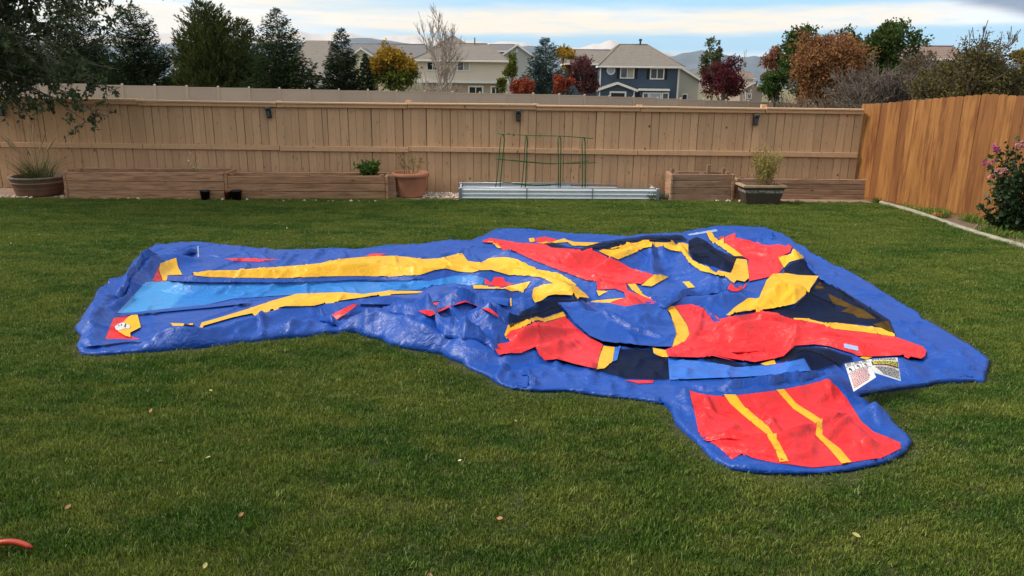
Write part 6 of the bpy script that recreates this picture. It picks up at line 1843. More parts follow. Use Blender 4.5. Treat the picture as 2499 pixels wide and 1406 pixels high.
        return a, c, ze, za
    def trim(s, x0, x1, y0, y1, dy=0.0, name='trim_board', d=0.05, pxz=None):
        a, c = s.x(x0, dy=dy), s.x(x1, dy=dy); pz = pxz or (x0 + x1) / 2
        MB().box(a, c, dy - d, dy - 0.002, s.z(y1, pz, dy), s.z(y0, pz, dy)).build(name, m_trim, s.e)

# cream house
h = House('cream_house', 'cream two-storey house with grey hip roof behind the bare tree', 78, 1130)
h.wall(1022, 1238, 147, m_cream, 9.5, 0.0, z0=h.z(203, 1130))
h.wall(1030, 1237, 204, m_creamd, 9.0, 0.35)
h.trim(1018, 1242, 197, 203, 0.0, d=0.12)
h.trim(1019, 1024, 149, 197, 0.0, pxz=1022); h.trim(1235, 1241, 150, 197, 0.0, pxz=1238)
h.hip(1006, 1244, 1090, 1188, 147, 107, m_roof, 10.0, 0.0, over=0.5)
h.hip(1040, 1172, 1104, 1108, 128, 89, m_roof, 7.0, 4.5)
h.window(1041, 1071, 150, 173, 0.0, 2, [m_glassd, m_glass])
h.window(1115, 1147, 149, 174, 0.0, 2, [m_glass, m_blind])
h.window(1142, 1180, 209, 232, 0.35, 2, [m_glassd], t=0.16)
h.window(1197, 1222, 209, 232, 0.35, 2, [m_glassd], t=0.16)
q = h.W(1159, 106, 5.0)
MB().tube([(q[0], 4.6, q[2] - 0.6), (q[0], 4.6, q[2] + 0.55)], 0.07, 8).build('vent_pipe', m_roof, h.e)
# blue house
h = House('blue_house', 'slate blue two-storey house with round window and grey hip roof', 80, 1560)
h.wall(1464, 1658, 163, m_bluew, 9.5, 0.0)
h.trim(1464, 1467, 166, 245, 0.0, pxz=1465); h.trim(1655, 1659, 168, 245, 0.0, pxz=1657)
h.hip(1458, 1669, 1512, 1580, 162, 109, m_roof, 10.5, 0.0, over=0.5)
h.wall(1396, 1464, 156, m_bluew, 7.0, 2.2)
h.hip(1378, 1500, 1381, 1490, 155, 122, m_roof, 8.0, 2.2, over=0.4)
h.window(1513, 1548, 164, 192, 0.0, 2, [m_glass, m_blind], True)
h.window(1586, 1621, 166, 194, 0.0, 2, [m_glass, m_glass], True)
h.window(1414, 1440, 160, 184, 2.2, 2, [m_blind], True)
cx, cz = h.x(1491, 172), h.z(172, 1491)
b = MB()
V = []; F = []
for i in range(24):
    t = 2 * math.pi * i / 24
    for r_, y_ in ((0.44, -0.09), (0.32, -0.09), (0.32, -0.03), (0.44, -0.003)):
        V.append((cx + r_ * math.cos(t), y_, cz + r_ * math.sin(t)))
for i in range(24):
    j = (i + 1) % 24
    for k in range(4):
        F.append((4 * i + k, 4 * j + k, 4 * j + (k + 1) % 4, 4 * i + (k + 1) % 4))
rw = b.add(V, F).build('round_window', m_trim, h.e)
MB().add([(cx + 0.325 * math.cos(2 * math.pi * i / 20), -0.02, cz + 0.325 * math.sin(2 * math.pi * i / 20)) for i in range(20)], [tuple(range(20))]).build('pane', mat('pale_pane', (0.40, 0.44, 0.50), 0.15, 0.05, 1, spec=0.6), rw)
h.gable(1466, 1550, 1508, 221, 206, m_bluew, m_roof, 1.8, -1.8, over=0.3)
h.trim(1464, 1467, 222, 245, -1.8, pxz=1465); h.trim(1549, 1552, 222, 245, -1.8, pxz=1550)
h.window(1487, 1528, 223, 245, -1.8, 1, [m_glassd], t=0.16)
b = MB(); a_, c_ = h.x(1563, dy=-0.9), h.x(1638, dy=-0.9)
b.box(a_, c_, -0.95, -0.002, h.z(222, 1600, -0.9), h.z(217, 1600, -0.9)).build('bay_roof', m_trim, h.e)
h.wall(1567, 1632, 223, m_bluew, 0.70, -0.72, name='bay_wall')
h.window(1568, 1583, 226, 246, -0.72, 1, [m_glass]); h.window(1584, 1614, 226, 246, -0.72, 1, [mat('pale_pane', (0.4, 0.44, 0.5))]); h.window(1615, 1632, 226, 246, -0.72, 1, [m_glass])
q = h.W(1563, 100, 5.2)
MB().tube([(q[0], 5.2, q[2] - 0.8), (q[0], 5.2, q[2])], 0.10, 8).tube([(q[0], 5.2, q[2]), (q[0], 5.2, q[2] + 0.2)], 0.17, 8).build('vent_pipe', mat('dark_flue', (0.05, 0.05, 0.045), 0.6, 0.1, 5), h.e)
# grey gabled house behind the cream one
h = House('grey_house', 'grey gabled house peeping out behind the cream house', 98, 1262)
h.gable(1228, 1296, 1262, 136, 112, m_grey, m_roof2, 14.0, 0.0)
h.wall(1190, 1228, 122, m_grey, 8.0, 3.0)
h.hip(1180, 1262, 1196, 1256, 124, 109, m_roof2, 9.0, 2.5)
MB().box(h.x(1259), h.x(1263), -0.08, -0.003, h.z(128, 1261), h.z(119, 1261)).build('gable_vent', m_trim, h.e)
h.window(1250, 1262, 146, 158, 0.0, 1, [m_blind])
a_, c_ = h.x(1205, dy=2.2), h.x(1240, dy=2.2)
# long grey roofed house
h = House('long_roof_house', 'cream house with long grey roof and two small white-edged gables', 98, 960)
h.wall(866, 1036, 148, mat('pale_yellow_siding', (0.58, 0.50, 0.32), 0.8, 0.03, 0.5, extra=siding(5, 0.88)), 12.0, 0.0)
h.hip(852, 1042, 856, 1038, 150, 108, m_roof2, 13.0, 0.0, over=0.6)
m_py = MATS['pale_yellow_siding']
h.gable(863, 906, 884, 136, 121, m_py, m_roof2, 3.0, -2.2, over=0.3)
h.gable(922, 960, 941, 140, 124, m_py, m_roofr, 3.0, -2.2, over=0.3)
h.window(877, 890, 150, 168, -2.2, 1, [m_glassd])
# house at left, steep roof behind the spruces
h = House('steep_roof_house', 'house with broad steep grey roof half hidden by dark spruces', 76, 770)
h.wall(735, 792, 186, mat('white_siding', (0.62, 0.58, 0.52), 0.8, 0.03, 0.5, extra=siding(5, 0.88)), 9.0, 0.0)
zt_ = h.z(183, 760); zr_ = float((PY(780, 99, h.Y + 7.5) - h.o)[2])
A = [(h.x(690), -0.5, zt_), (h.x(789), -0.5, zt_), (float((PY(809, 99, h.Y + 7.5) - h.o)[0]), 7.5, zr_), (h.x(700), 7.5, zr_), (h.x(690), 12, zt_ + 1), (h.x(809), 12, zt_ + 1)]
ro = MB().add(A + [(x_, y_, z_ - 0.2) for x_, y_, z_ in A], [(0, 1, 2, 3), (3, 2, 5, 4), (1, 5, 2), (0, 3, 4), (6, 7, 1, 0), (1, 7, 8, 2), (7, 6, 10, 11)]).build('roof', m_roof, h.e)
h.trim(735, 792, 182, 187, 0.0, d=0.5)
h.window(742, 754, 200, 222, 0.0, 1, [m_glass]); h.window(768, 780, 192, 204, 0.0, 1, [m_glassd])
# white-walled house glimpsed between pine and spruce
h = House('white_house', 'white walled house glimpsed low between pine and left spruce', 82, 470)
h.wall(440, 640, 168, MATS['white_siding'], 9.0, 0.0)
h.hip(430, 655, 480, 610, 168, 132, m_roof2, 10.0, 0.0, over=0.5)
h.window(560, 590, 176, 196, 0.0, 2, [m_glass])
# house at far left behind the overhanging tree
h = House('shaded_house', 'grey house with pale windows glimpsed behind the overhanging branches', 75, 40)
h.wall(-60, 100, 128, mat('taupe_siding', (0.20, 0.19, 0.20), 0.8, 0.03, 0.5, extra=siding(5, 0.88)), 9.0, 0.0)
h.hip(-75, 115, -20, 60, 128, 84, m_roof2, 10.0, 0.0, over=0.5)
h.window(22, 48, 132, 158, 0.0, 2, [m_glass]); h.window(-20, 5, 132, 158, 0.0, 2, [m_glass])
# beige gabled house right of the blue one
h = House('beige_house', 'beige gabled house just right of the blue house', 90, 1680)
h.gable(1618, 1708, 1660, 196, 168, m_beige, m_roof, 10.0, 0.0)
h.window(1663, 1678, 229, 246, 0.0, 1, [m_glassd])
# small houses lower down to the right
h = House('small_gabled_house', 'small tan gabled house beside the bare tree and dark red tree', 105, 1838)
h.gable(1812, 1866, 1842, 222, 204, mat('brown_siding', (0.33, 0.25, 0.2), 0.8, 0.05, 0.5), m_roofr, 9.0, 0.0)
h.window(1822, 1834, 228, 242, 0.0, 1, [m_glass])
h = House('distant_house', 'distant tan house with low reddish roof in the valley', 170, 1800)
h.wall(1785, 1840, 190, MATS['brown_siding'], 9.0, 0.0); h.hip(1778, 1848, 1795, 1830, 190, 176, m_roofr, 12.0, 0.0)
h = House('distant_house', 'distant pale house beneath the foothills right of the blue house', 260, 1700)
h.wall(1684, 1716, 178, m_beige, 12.0, 0.0); h.hip(1680, 1720, 1690, 1710, 178, 170, m_roof2, 14.0, 0.0)
h = House('red_roof_house', 'house with weathered reddish roof and vent behind bare shrubs', 62, 2260)
h.wall(2195, 2330, 142, m_creamd, 9.0, 0.0)
h.hip(2180, 2345, 2200, 2325, 142, 113, m_roofr, 10.0, 0.0, over=0.4)
q = h.W(2259, 106, 5.0)
MB().tube([(q[0], 4.8, q[2] - 0.5), (q[0], 4.8, q[2] + 0.1)], 0.08, 8).tube([(q[0], 4.8, q[2] + 0.1), (q[0], 4.8, q[2] + 0.25)], 0.14, 8).build('vent_pipe', MATS['dark_flue'], h.e)

# --- trees
m_bark = mat('grey_bark', (0.16, 0.12, 0.09), 0.9, 0.25, 4.0)
m_barkp = mat('pale_twig', (0.36, 0.29, 0.24), 0.9, 0.15, 2.0)
m_barkd = mat('dark_twig', (0.13, 0.10, 0.08), 0.9, 0.2, 3.0)
def fol(name, col, isl=0.42, tr=0.18):
    return mat(name, col, 0.85, 0.16, 0.6, island=isl, trans=tr, spec=0.06)
m_spr = fol('spruce_needles', (0.040, 0.060, 0.020), 0.45, 0.08)
m_spr2 = fol('dark_spruce_needles', (0.028, 0.044, 0.017), 0.45, 0.08)
m_bsp = fol('blue_spruce_needles', (0.052, 0.080, 0.066), 0.40, 0.05)
m_pine = fol('pine_needles', (0.072, 0.086, 0.024), 0.45, 0.08)
def tree_root(name, label, px, Y, group=None):
    x = float(PY(px, 180, Y)[0]); z0 = tz(x, Y) - 0.1
    return tag(empty(name, (x, Y, z0)), label, 'tree', group or 'trees beyond the back fence'), np.array([x, Y, z0])
def conifer(name, label, px, ytop, halfw, Y, m, seed, kind='spruce', ymaxw=215, dens=1.0):
    e, o = tree_root(name, label, px, Y)
    H_ = float(PY(px, ytop, Y)[2] - o[2]); R_ = halfw * Y / FPX
    r = np.random.default_rng(seed)
    MB().tube([(0, 0, 0), (0.02 * H_, 0, H_ * 0.5), (0, 0, H_ * 0.97)], [0.022 * H_, 0.013 * H_, 0.003 * H_], 8).build('trunk', m_bark, e, smooth=True)
    P_ = []; D_ = []; S_ = []
    nl = int(26 + 2.2 * H_)
    for k in range(nl):
        t = (k + r.uniform(-0.4, 0.4)) / nl
        t = min(max(t, 0.0), 0.985); z = H_ * (0.06 + 0.94 * t)
        if kind == 'pine':
            Lb = R_ * (math.sin(math.pi * min(1, 0.30 + 0.70 * t)) ** 0.7) * 1.05 + 0.15
        else:
            Lb = R_ * (1 - t) ** 0.80 * (1.0 if t > 0.08 else 0.85) + 0.08
        nbr = max(4, int((5 + 7 * (1 - t)) * dens))
        for j in range(nbr):
            az = r.uniform(0, 6.283); L_ = Lb * r.uniform(0.62, 1.10)
            up = 0.55 if kind == 'pine' else (-0.12 + 0.55 * t)
            nn = max(4, int(L_ / (0.15 if kind == 'pine' else 0.12)))
            for q_ in range(nn):
                u = (q_ + 1) / nn
                if kind == 'pine':
                    zc = z + L_ * (0.25 * u + 0.35 * u * u)
                else:
                    zc = z + L_ * (up * u * 0.5 + 0.22 * u ** 3 - 0.10 * math.sin(math.pi * u))
                c = np.array([math.cos(az) * L_ * u, math.sin(az) * L_ * u, zc])
                ww = 0.20 * L_ * (1 - u) + 0.05
                for _ in range(5):
                    off = r.normal(0, 1, 3) * np.array([ww, ww, 0.05 + 0.02 * L_])
                    P_.append(c + off)
                    d = np.array([math.cos(az), math.sin(az), 0.15 if kind != 'pine' else 1.1]) + r.normal(0, 0.38, 3) * np.array([1, 1, 0.6])
                    D_.append(d); S_.append((0.30 if kind == 'pine' else 0.23) * (0.65 + 0.5 * (1 - t)))
    P_ = np.array(P_); D_ = np.array(D_)
    # leader
    me = leaf_mesh('crown', P_, D_, np.array(S_), m, aspect=0.30, seed=seed)
    obj('crown', me, m, e)
    return e
def grow(r, p, d, L_, rad, depth, paths, rads, tips, spread=0.5, up=0.15, nseg=4, kids=(2, 4)):
    pts = [p.copy()]
    for i in range(nseg):
        d = d + r.normal(0, 0.10, 3) + np.array([0, 0, up * 0.15]); d = d / np.linalg.norm(d)
        p = p + d * L_ / nseg
        pts.append(p.copy())
    paths.append(pts); rads.append([rad * (1 - 0.45 * i / nseg) for i in range(nseg + 1)])
    if depth == 0:
        tips.append((pts[-1], d)); tips.append((pts[-2], d))
        return
    for k in range(r.integers(kids[0], kids[1] + 1)):
        i = r.integers(max(1, nseg - 3), nseg + 1)
        nd = d + r.normal(0, spread, 3) + np.array([0, 0, up]); nd /= np.linalg.norm(nd)
        grow(r, pts[i], nd, L_ * r.uniform(0.55, 0.8), rad * 0.55, depth - 1, paths, rads, tips, spread, up, nseg, kids)
def bare(name, label, px, ytop, Y, m, seed, depth=5, trunk=0.25, rad=0.11, spread=0.38, up=0.30, cat='tree', stems=1, lean=0.1, kids=(2, 4), ybase=None, width=None):
    e, o = tree_root(name, label, px, Y)
    e['category'] = cat
    H_ = float(PY(px, ytop, Y)[2] - o[2])
    r = np.random.default_rng(seed)
    paths = []; rads = []; tips = []
    for s_ in range(stems):
        d = np.array([r.normal(0, lean), r.normal(0, lean), 1.0]); d /= np.linalg.norm(d)
        grow(r, np.array([r.normal(0, 0.15 * (stems > 1)), r.normal(0, 0.15 * (stems > 1)), 0.0]), d, H_ * trunk, rad, depth, paths, rads, tips, spread, up, 4, kids)
    A_ = np.array([q for p in paths for q in p])
    k = H_ / A_[:, 2].max()
    kx = k if width is None else (width * Y / FPX) / np.percentile(np.abs(A_[:, 0]), 98)
    sc = np.array([kx, kx, k])
    b0 = MB()
    nt = stems if stems == 1 else stems
    main = paths[:1] if stems == 1 else []
    for p, rr in zip(main, rads[:1]):
        b0.tube([q * sc for q in p], rr, 8)
    if main:
        b0.build('trunk', m, e, smooth=True)
    b = MB()
    for p, rr in zip(paths[len(main):], rads[len(main):]):
        b.tube([q * sc for q in p], [max(0.015, x_) for x_ in rr], 3, cap=False)
    b.build('branches', m, e, smooth=True)
    return e, np.array([t_[0] * sc for t_ in tips])
def broadleaf(name, label, px, ytop, ybot, halfw, Y, m, seed, n_leaf=9000, leaf=0.22, lobes=16, m_tr=None, twigs=True, cat='tree', flat=1.0, gap=0.0, m2=None, grp=None):
    """crown filled with leaf clumps; ytop/ybot are the crown's photo rows, trunk below"""
    e, o = tree_root(name, label, px, Y, grp)
    e['category'] = cat
    zt_ = float(PY(px, ytop, Y)[2] - o[2]); zb_ = float(PY(px, ybot, Y)[2] - o[2]); zb_ = max(zb_, 0.25)
    R_ = halfw * Y / FPX; cz = (zt_ + zb_) / 2; rz = (zt_ - zb_) / 2
    r = np.random.default_rng(seed)
    # limbs
    b = MB(); b.tube([(0, 0, 0), (r.normal(0, .1), r.normal(0, .1), cz * 0.6), (r.normal(0, .15), r.normal(0, .15), cz + rz * 0.3)], [0.035 * R_ + 0.07, 0.03 * R_ + 0.05, 0.03], 8).build('trunk', m_tr or m_bark, e, smooth=True)
    cl = []
    while len(cl) < lobes:
        q = r.uniform(-1, 1, 3)
        n_ = np.linalg.norm(q)
        if 0.35 < n_ < 1.0:
            cl.append(q)
    cl = np.array(cl)
    pts = cl * np.array([R_, R_ * 0.9, rz]) * 0.78 + np.array([0, 0, cz])
    b = MB()
    for q in pts:
        mid = np.array([q[0] * 0.35, q[1] * 0.35, zb_ * 0.5 + q[2] * 0.4])
        b.tube([(0, 0, max(0.2, zb_ * 0.7)), mid, q], [0.05 + 0.012 * R_, 0.04, 0.015], 5, cap=False)
    b.build('limbs', m_tr or m_bark, e, smooth=True)
    # clumps: each lobe a shell of small sub-clumps of leaves
    P_ = []; D_ = []
    sub = max(6, n_leaf // (lobes * 26))
    for q in pts:
        lr = r.uniform(0.26, 0.46) * min(R_, rz * 1.2)
        for _ in range(sub):
            dq = rand_dirs(r, 1, 0.15)[0]
            c = q + dq * lr * r.uniform(0.35, 1.0) ** 0.6 * np.array([1, 1, flat])
            k = 26
            sp = lr * 0.17 + leaf * 0.25
            pp = c + r.normal(0, sp, (k, 3)) * np.array([1, 1, 0.8])
            P_.append(pp); D_.append(rand_dirs(r, k, 0.1) + dq * 0.5)
    P_ = np.concatenate(P_); D_ = np.concatenate(D_)
    ok = P_[:, 2] > 0.15
    P_, D_ = P_[ok], D_[ok]
    if m2 is not None:
        hgt = (P_[:, 2] - (cz - rz)) / (2 * rz) + 0.35 * (vnoise(P_[:, [0, 2]] + 50, 0.9, seed) - 0.5)
        s2 = hgt < 0.45
        obj('crown', leaf_mesh('crown', P_[~s2], D_[~s2], leaf, m, aspect=0.6, seed=seed), m, e)
        if s2.any():
            obj('crown', leaf_mesh('crown', P_[s2], D_[s2], leaf, m2, aspect=0.6, seed=seed + 1), m2, e)
    else:
        obj('crown', leaf_mesh('crown', P_, D_, leaf, m, aspect=0.6, seed=seed), m, e)
    return e
m_gold = fol('golden_leaves', (0.34, 0.20, 0.025), 0.3, 0.3)
m_oliv = fol('olive_leaves', (0.12, 0.14, 0.025), 0.35, 0.3)
m_grn_t = fol('green_tree_leaves', (0.050, 0.075, 0.018), 0.42, 0.22)
m_orn_t = fol('rusty_leaves', (0.25, 0.115, 0.050), 0.35, 0.25)
m_pk = fol('pinkish_brown_leaves', (0.26, 0.12, 0.075), 0.35, 0.25)
m_red_t = fol('dark_red_leaves', (0.105, 0.022, 0.028), 0.4, 0.25)
m_red_s = fol('orange_red_leaves', (0.28, 0.058, 0.030), 0.35, 0.25)
m_pur = fol('purple_red_leaves', (0.14, 0.050, 0.050), 0.4, 0.2)
m_brn = fol('brown_olive_leaves', (0.105, 0.085, 0.032), 0.42, 0.2)
conifer('spruce_tree', 'tall dark spruce beside the overhanging branches at left', 345, 10, 112, 60, m_spr2, 1, dens=1.3)
conifer('spruce_tree', 'dark spruce mostly hidden behind the overhanging branches', 190, -30, 120, 62, m_spr2, 7, dens=1.2)
conifer('spruce_tree', 'dark spruce at the left border behind the overhanging branches', 40, 30, 90, 64, m_spr, 8, dens=1.2)
conifer('pine_tree', 'broad olive green pine with upright shoots', 515, 8, 72, 57, m_pine, 2, 'pine', dens=1.5)
conifer('pine_tree', 'slender small pine top between broad pine and big spruce', 597, 48, 40, 60, m_pine, 22, 'pine')
conifer('spruce_tree', 'largest dark spruce standing before the steep grey roof', 684, 20, 112, 56, m_spr, 3, dens=1.3)
conifer('spruce_tree', 'narrow pointed spruce between steep roof and golden tree', 836, 70, 68, 58, m_spr2, 4, dens=1.2)
conifer('spruce_tree', 'blue-green spruce between cream house and blue house', 1330, 92, 80, 62, m_bsp, 5, dens=1.3)
conifer('juniper_tree', 'small dark juniper beside the golden tree', 893, 132, 20, 60, m_spr2, 6)
broadleaf('golden_tree', 'rounded golden tree with green lower leaves beside the cream house', 962, 118, 222, 56, 62, m_gold, 41, 8000, 0.22, 18, m2=m_oliv)
broadleaf('yellow_tree', 'thin yellow tree behind the blue spruce', 1384, 102, 190, 28, 84, m_gold, 42, 3000, 0.24, 9)
broadleaf('yellow_tree', 'small yellow-green tree beside the cream house wall', 1250, 124, 210, 18, 74, m_oliv, 43, 2200, 0.22, 8)
broadleaf('young_tree', 'small thin yellowish sapling in front of the cream house', 1222, 178, 232, 12, 58, m_oliv, 44, 700, 0.16, 6)
broadleaf('red_shrub', 'orange-red shrub at the foot of the blue spruce, cream house side', 1274, 190, 240, 36, 58, m_red_s, 45, 4000, 0.15, 14, cat='shrub')
broadleaf('red_shrub', 'orange-red shrub at the foot of the blue spruce, blue house side', 1372, 188, 236, 28, 58, m_red_s, 46, 2600, 0.15, 10, cat='shrub')
broadleaf('purple_tree', 'purplish red tree in front of the blue house wing', 1424, 142, 240, 38, 64, m_pur, 47, 5200, 0.20, 14)
broadleaf('leaning_green_tree', 'tall thin grey-green tree behind the dark red tree', 1742, 84, 222, 30, 78, fol('grey_green_leaves', (0.085, 0.10, 0.045), 0.4, 0.2), 48, 3000, 0.25, 13)
broadleaf('dark_red_tree', 'dark red tree right of the beige gabled house', 1768, 140, 250, 52, 66, m_red_t, 49, 6500, 0.20, 16)
broadleaf('pink_brown_tree', 'pinkish brown tree at the edge of the green tree', 1886, 104, 240, 30, 62, m_pk, 50, 3600, 0.22, 12)
broadleaf('green_tree', 'dark green leafy tree behind the rusty tree, lower crown', 1962, 50, 240, 70, 56, m_grn_t, 51, 9000, 0.22, 20)
broadleaf('green_tree', 'tallest dark green leafy tree rising right of the rusty tree', 2165, 35, 215, 78, 58, m_grn_t, 52, 12000, 0.22, 26)
broadleaf('rusty_tree', 'rounded rusty orange-brown tree in front of the green trees', 2018, 80, 262, 92, 50, m_orn_t, 53, 20000, 0.16, 32)
broadleaf('green_shrub', 'low green shrub between pinkish tree and rusty tree', 1898, 170, 246, 36, 52, fol('mid_green_leaves', (0.05, 0.085, 0.02), 0.4, 0.2), 54, 3000, 0.17, 9, cat='shrub')
bare('bare_tree', 'tall pale leafless tree in front of the cream house', 1096, 6, 55, m_barkp, 61, 5, 0.24, 0.10, 0.42, 0.32, kids=(3, 4), width=58)
bare('bare_shrub', 'bare twiggy shrub in front of the cream house corner', 1062, 165, 56, m_barkp, 62, 4, 0.35, 0.03, 0.35, 0.3, cat='shrub', stems=9, lean=0.35, kids=(2, 3), width=48)
bare('bare_tree', 'thin leafless tree between dark red tree and pinkish tree', 1822, 118, 75, m_barkp, 63, 5, 0.28, 0.07, 0.34, 0.30, kids=(2, 3), width=42)
bare('bare_tree', 'hazy leafless tree between left spruce and pine', 432, 76, 70, m_barkp, 64, 5, 0.28, 0.07, 0.34, 0.30, kids=(2, 3), width=40)
e_, t_ = bare('bare_shrub', 'wide grey leafless shrub above the corner of the cedar fence', 2185, 112, 32, m_barkd, 65, 5, 0.30, 0.03, 0.50, 0.20, cat='shrub', stems=16, lean=0.55, kids=(2, 4), width=105)
bare('bare_shrub', 'grey-brown leafless shrub below the reddish roof', 2285, 128, 33, m_barkd, 70, 5, 0.30, 0.028, 0.50, 0.20, cat='shrub', stems=16, lean=0.55, kids=(2, 4), width=95)
bare('bare_shrub', 'leafless twiggy shrub right beside the tallest green tree', 2130, 150, 36, m_barkd, 71, 5, 0.30, 0.028, 0.50, 0.20, cat='shrub', stems=14, lean=0.55, kids=(2, 4), width=85)
e_, t_ = bare('bare_shrub', 'grey leafless shrub beneath the rusty tree', 1960, 178, 44, m_barkd, 66, 4, 0.30, 0.03, 0.45, 0.2, cat='shrub', stems=7, lean=0.5, kids=(2, 3), width=60)
e_, t_ = bare('brown_tree', 'dense brown-olive tree with bare twig tips above the cedar fence', 2400, 52, 27, m_barkd, 67, 5, 0.30, 0.04, 0.46, 0.24, stems=9, lean=0.4, kids=(2, 4), width=105)
r = np.random.default_rng(68)
zmax = t_[:, 2].max()
t_ = t_[t_[:, 2] < 0.86 * zmax]
LPp = np.repeat(t_, 9, 0) + r.normal(0, 0.16, (len(t_) * 9, 3))
LPp = LPp[LPp[:, 2] > 0.3]
if len(LPp) > 34000: LPp = LPp[r.permutation(len(LPp))[:34000]]
obj('crown', leaf_mesh('crown', LPp, rand_dirs(r, len(LPp)), 0.085, m_brn, aspect=0.55, seed=69), m_brn, e_)
broadleaf('yellow_tree', 'yellowish tree at the right border above the cedar fence', 2510, 92, 240, 42, 34, fol('yellow_olive_leaves', (0.20, 0.15, 0.035), 0.4, 0.25), 55, 5000, 0.13, 14)
broadleaf('olive_shrub', 'olive shrub low behind the cedar fence', 2310, 165, 262, 75, 30, m_brn, 56, 8000, 0.09, 18, cat='shrub')
broadleaf('brown_tree', 'grey-brown thinly leaved tree between tallest green tree and olive tree', 2250, 118, 262, 66, 35, fol('dull_brown_leaves', (0.12, 0.088, 0.055), 0.45, 0.2), 61, 6000, 0.09, 18)
broadleaf('brown_shrub', 'low brownish shrub behind the corner of the two fences', 2120, 185, 262, 60, 40, fol('grey_brown_leaves', (0.13, 0.095, 0.06), 0.4, 0.2), 59, 5000, 0.11, 14, cat='shrub')
broadleaf('green_tree', 'dark green leafy tree filling in behind the rusty tree', 2070, 62, 230, 60, 60, m_grn_t, 60, 8000, 0.22, 18)
broadleaf('golden_tree', 'golden leaves glimpsed behind the left spruce', 330, 150, 215, 60, 72, m_gold, 57, 2600, 0.22, 10)
broadleaf('dark_hedge', 'dark green hedge low along the far fence at left', 120, 150, 225, 130, 56, m_spr2, 58, 6000, 0.22, 20, cat='hedge')

# --- overhanging tree at the left, standing inside the yard beside the picture
m_ov = mat('overhanging_leaf', (0.062, 0.088, 0.030), 0.5, 0.2, 2.0, island=0.42, trans=0.22, spec=0.3)
ot_ = tag(empty('overhanging_tree', (-11.4, 12.2, 0)), 'big leafy tree overhanging the fence from the left border', 'tree')
oo = np.array(ot_.location)
r = np.random.default_rng(91)
MB().tube([(0, 0, 0), (0.05, 0, 1.2), (0.2, 0.05, 2.6), (0.35, 0.1, 4.5)], [0.20, 0.17, 0.14, 0.08], 10).build('trunk', m_bark, ot_, smooth=True)
ends = [(40, 20, 12.6), (120, -40, 12.0), (150, 60, 12.9), (230, 10, 12.4), (300, -10, 12.8), (325, 30, 12.5), (250, 110, 12.9), (170, 130, 12.3), (90, 110, 12.8), (300, 90, 13.2), (60, 190, 12.8), (150, 210, 13.2), (230, 190, 13.3), (290, 170, 12.8), (200, 250, 13.4), (215, 300, 13.3), (265, 285, 13.5), (80, 250, 13.2), (20, 250, 13.2), (-60, 60, 12.5), (-100, -80, 12), (40, -150, 12.2), (200, -120, 12.4), (-40, 180, 12.6), (330, -70, 12.6), (120, 270, 13.5), (285, 215, 13.4), (0, 120, 12.6), (130, 20, 13.2), (200, 60, 12.2), (260, 40, 13), (-150, 100, 12.8), (-200, -100, 12.5), (-250, 50, 13), (-120, -250, 11.5), (60, -300, 12), (-250, -250, 11), (-300, -80, 11.5), (160, -230, 11.6), (-60, -400, 11.8), (-350, -300, 12), (240, -180, 12), (-100, 0, 11.3), (-180, 40, 11.8), (-60, -150, 11.2), (-280, 150, 12.4), (-220, 220, 12.8), (-120, 230, 13), (20, 170, 13.3), (110, 70, 12.6), (60, 60, 13.3), (180, 100, 13.4), (10, 20, 12), (100, 150, 13.0), (180, 170, 12.8), (30, 80, 12.2), (350, -30, 12.9)]
paths = []; rads = []; LP = []; LD = []
for (px, py, Y) in ends:
    t3 = PY(px, py, Y) - oo
    s0 = np.array([0.1 + 0.1 * r.random(), 0.05, min(4.2, max(1.9, t3[2] + r.uniform(-0.6, 0.5)))])
    pts = []
    wob = r.normal(0, 0.18, 3)
    for t in np.linspace(0, 1, 9):
        p = s0 * (1 - t) + t3 * t + np.array([0, 0, 0.55 * math.sin(math.pi * t)]) + wob * math.sin(2 * math.pi * t) * 0.5
        pts.append(p)
    paths.append(pts); rads.append([0.035 * (1 - t) ** 1.2 + 0.005 for t in np.linspace(0, 1, 9)])
    for k in range(36):
        t = r.uniform(0.35, 1.0); i = min(7, int(t * 8)); q0 = pts[i] + (pts[i + 1] - pts[i]) * (t * 8 - i)
        d = rand_dirs(r, 1, -0.45)[0]; L_ = r.uniform(0.15, 0.55)
        tw = [q0, q0 + d * L_ * 0.5, q0 + d * L_ + np.array([0, 0, -0.06])]
        paths.append(tw); rads.append([0.006, 0.004, 0.002])
        for _ in range(r.integers(9, 17)):
            u = r.uniform(0.1, 1.0)
            LP.append(q0 + d * L_ * u + r.normal(0, 0.02, 3)); LD.append(rand_dirs(r, 1, -0.9)[0])
# the upper crown, above the picture, that shades this end of the fence
for k in range(1150):
    q = rand_dirs(r, 1, 0.0)[0] * r.uniform(0.2, 1.0) ** 0.5 * np.array([3.4, 2.4, 1.6]) + np.array([1.2, 0.3, 5.4])
    pp = q + r.normal(0, 0.22, (26, 3))
    LP += list(pp); LD += list(rand_dirs(r, 26, -0.5))
    if k % 9 == 0:
        paths.append([np.array([0.3, 0.1, 4.3]), (np.array([0.3, 0.1, 4.6]) + q) * 0.5, q]); rads.append([0.03, 0.02, 0.006])
stems_mesh(paths, rads, 'branches', m_barkd, ot_, 4)
obj('crown', leaf_mesh('crown', np.array(LP), np.array(LD), 0.085, m_ov, aspect=0.52, seed=92), m_ov, ot_)

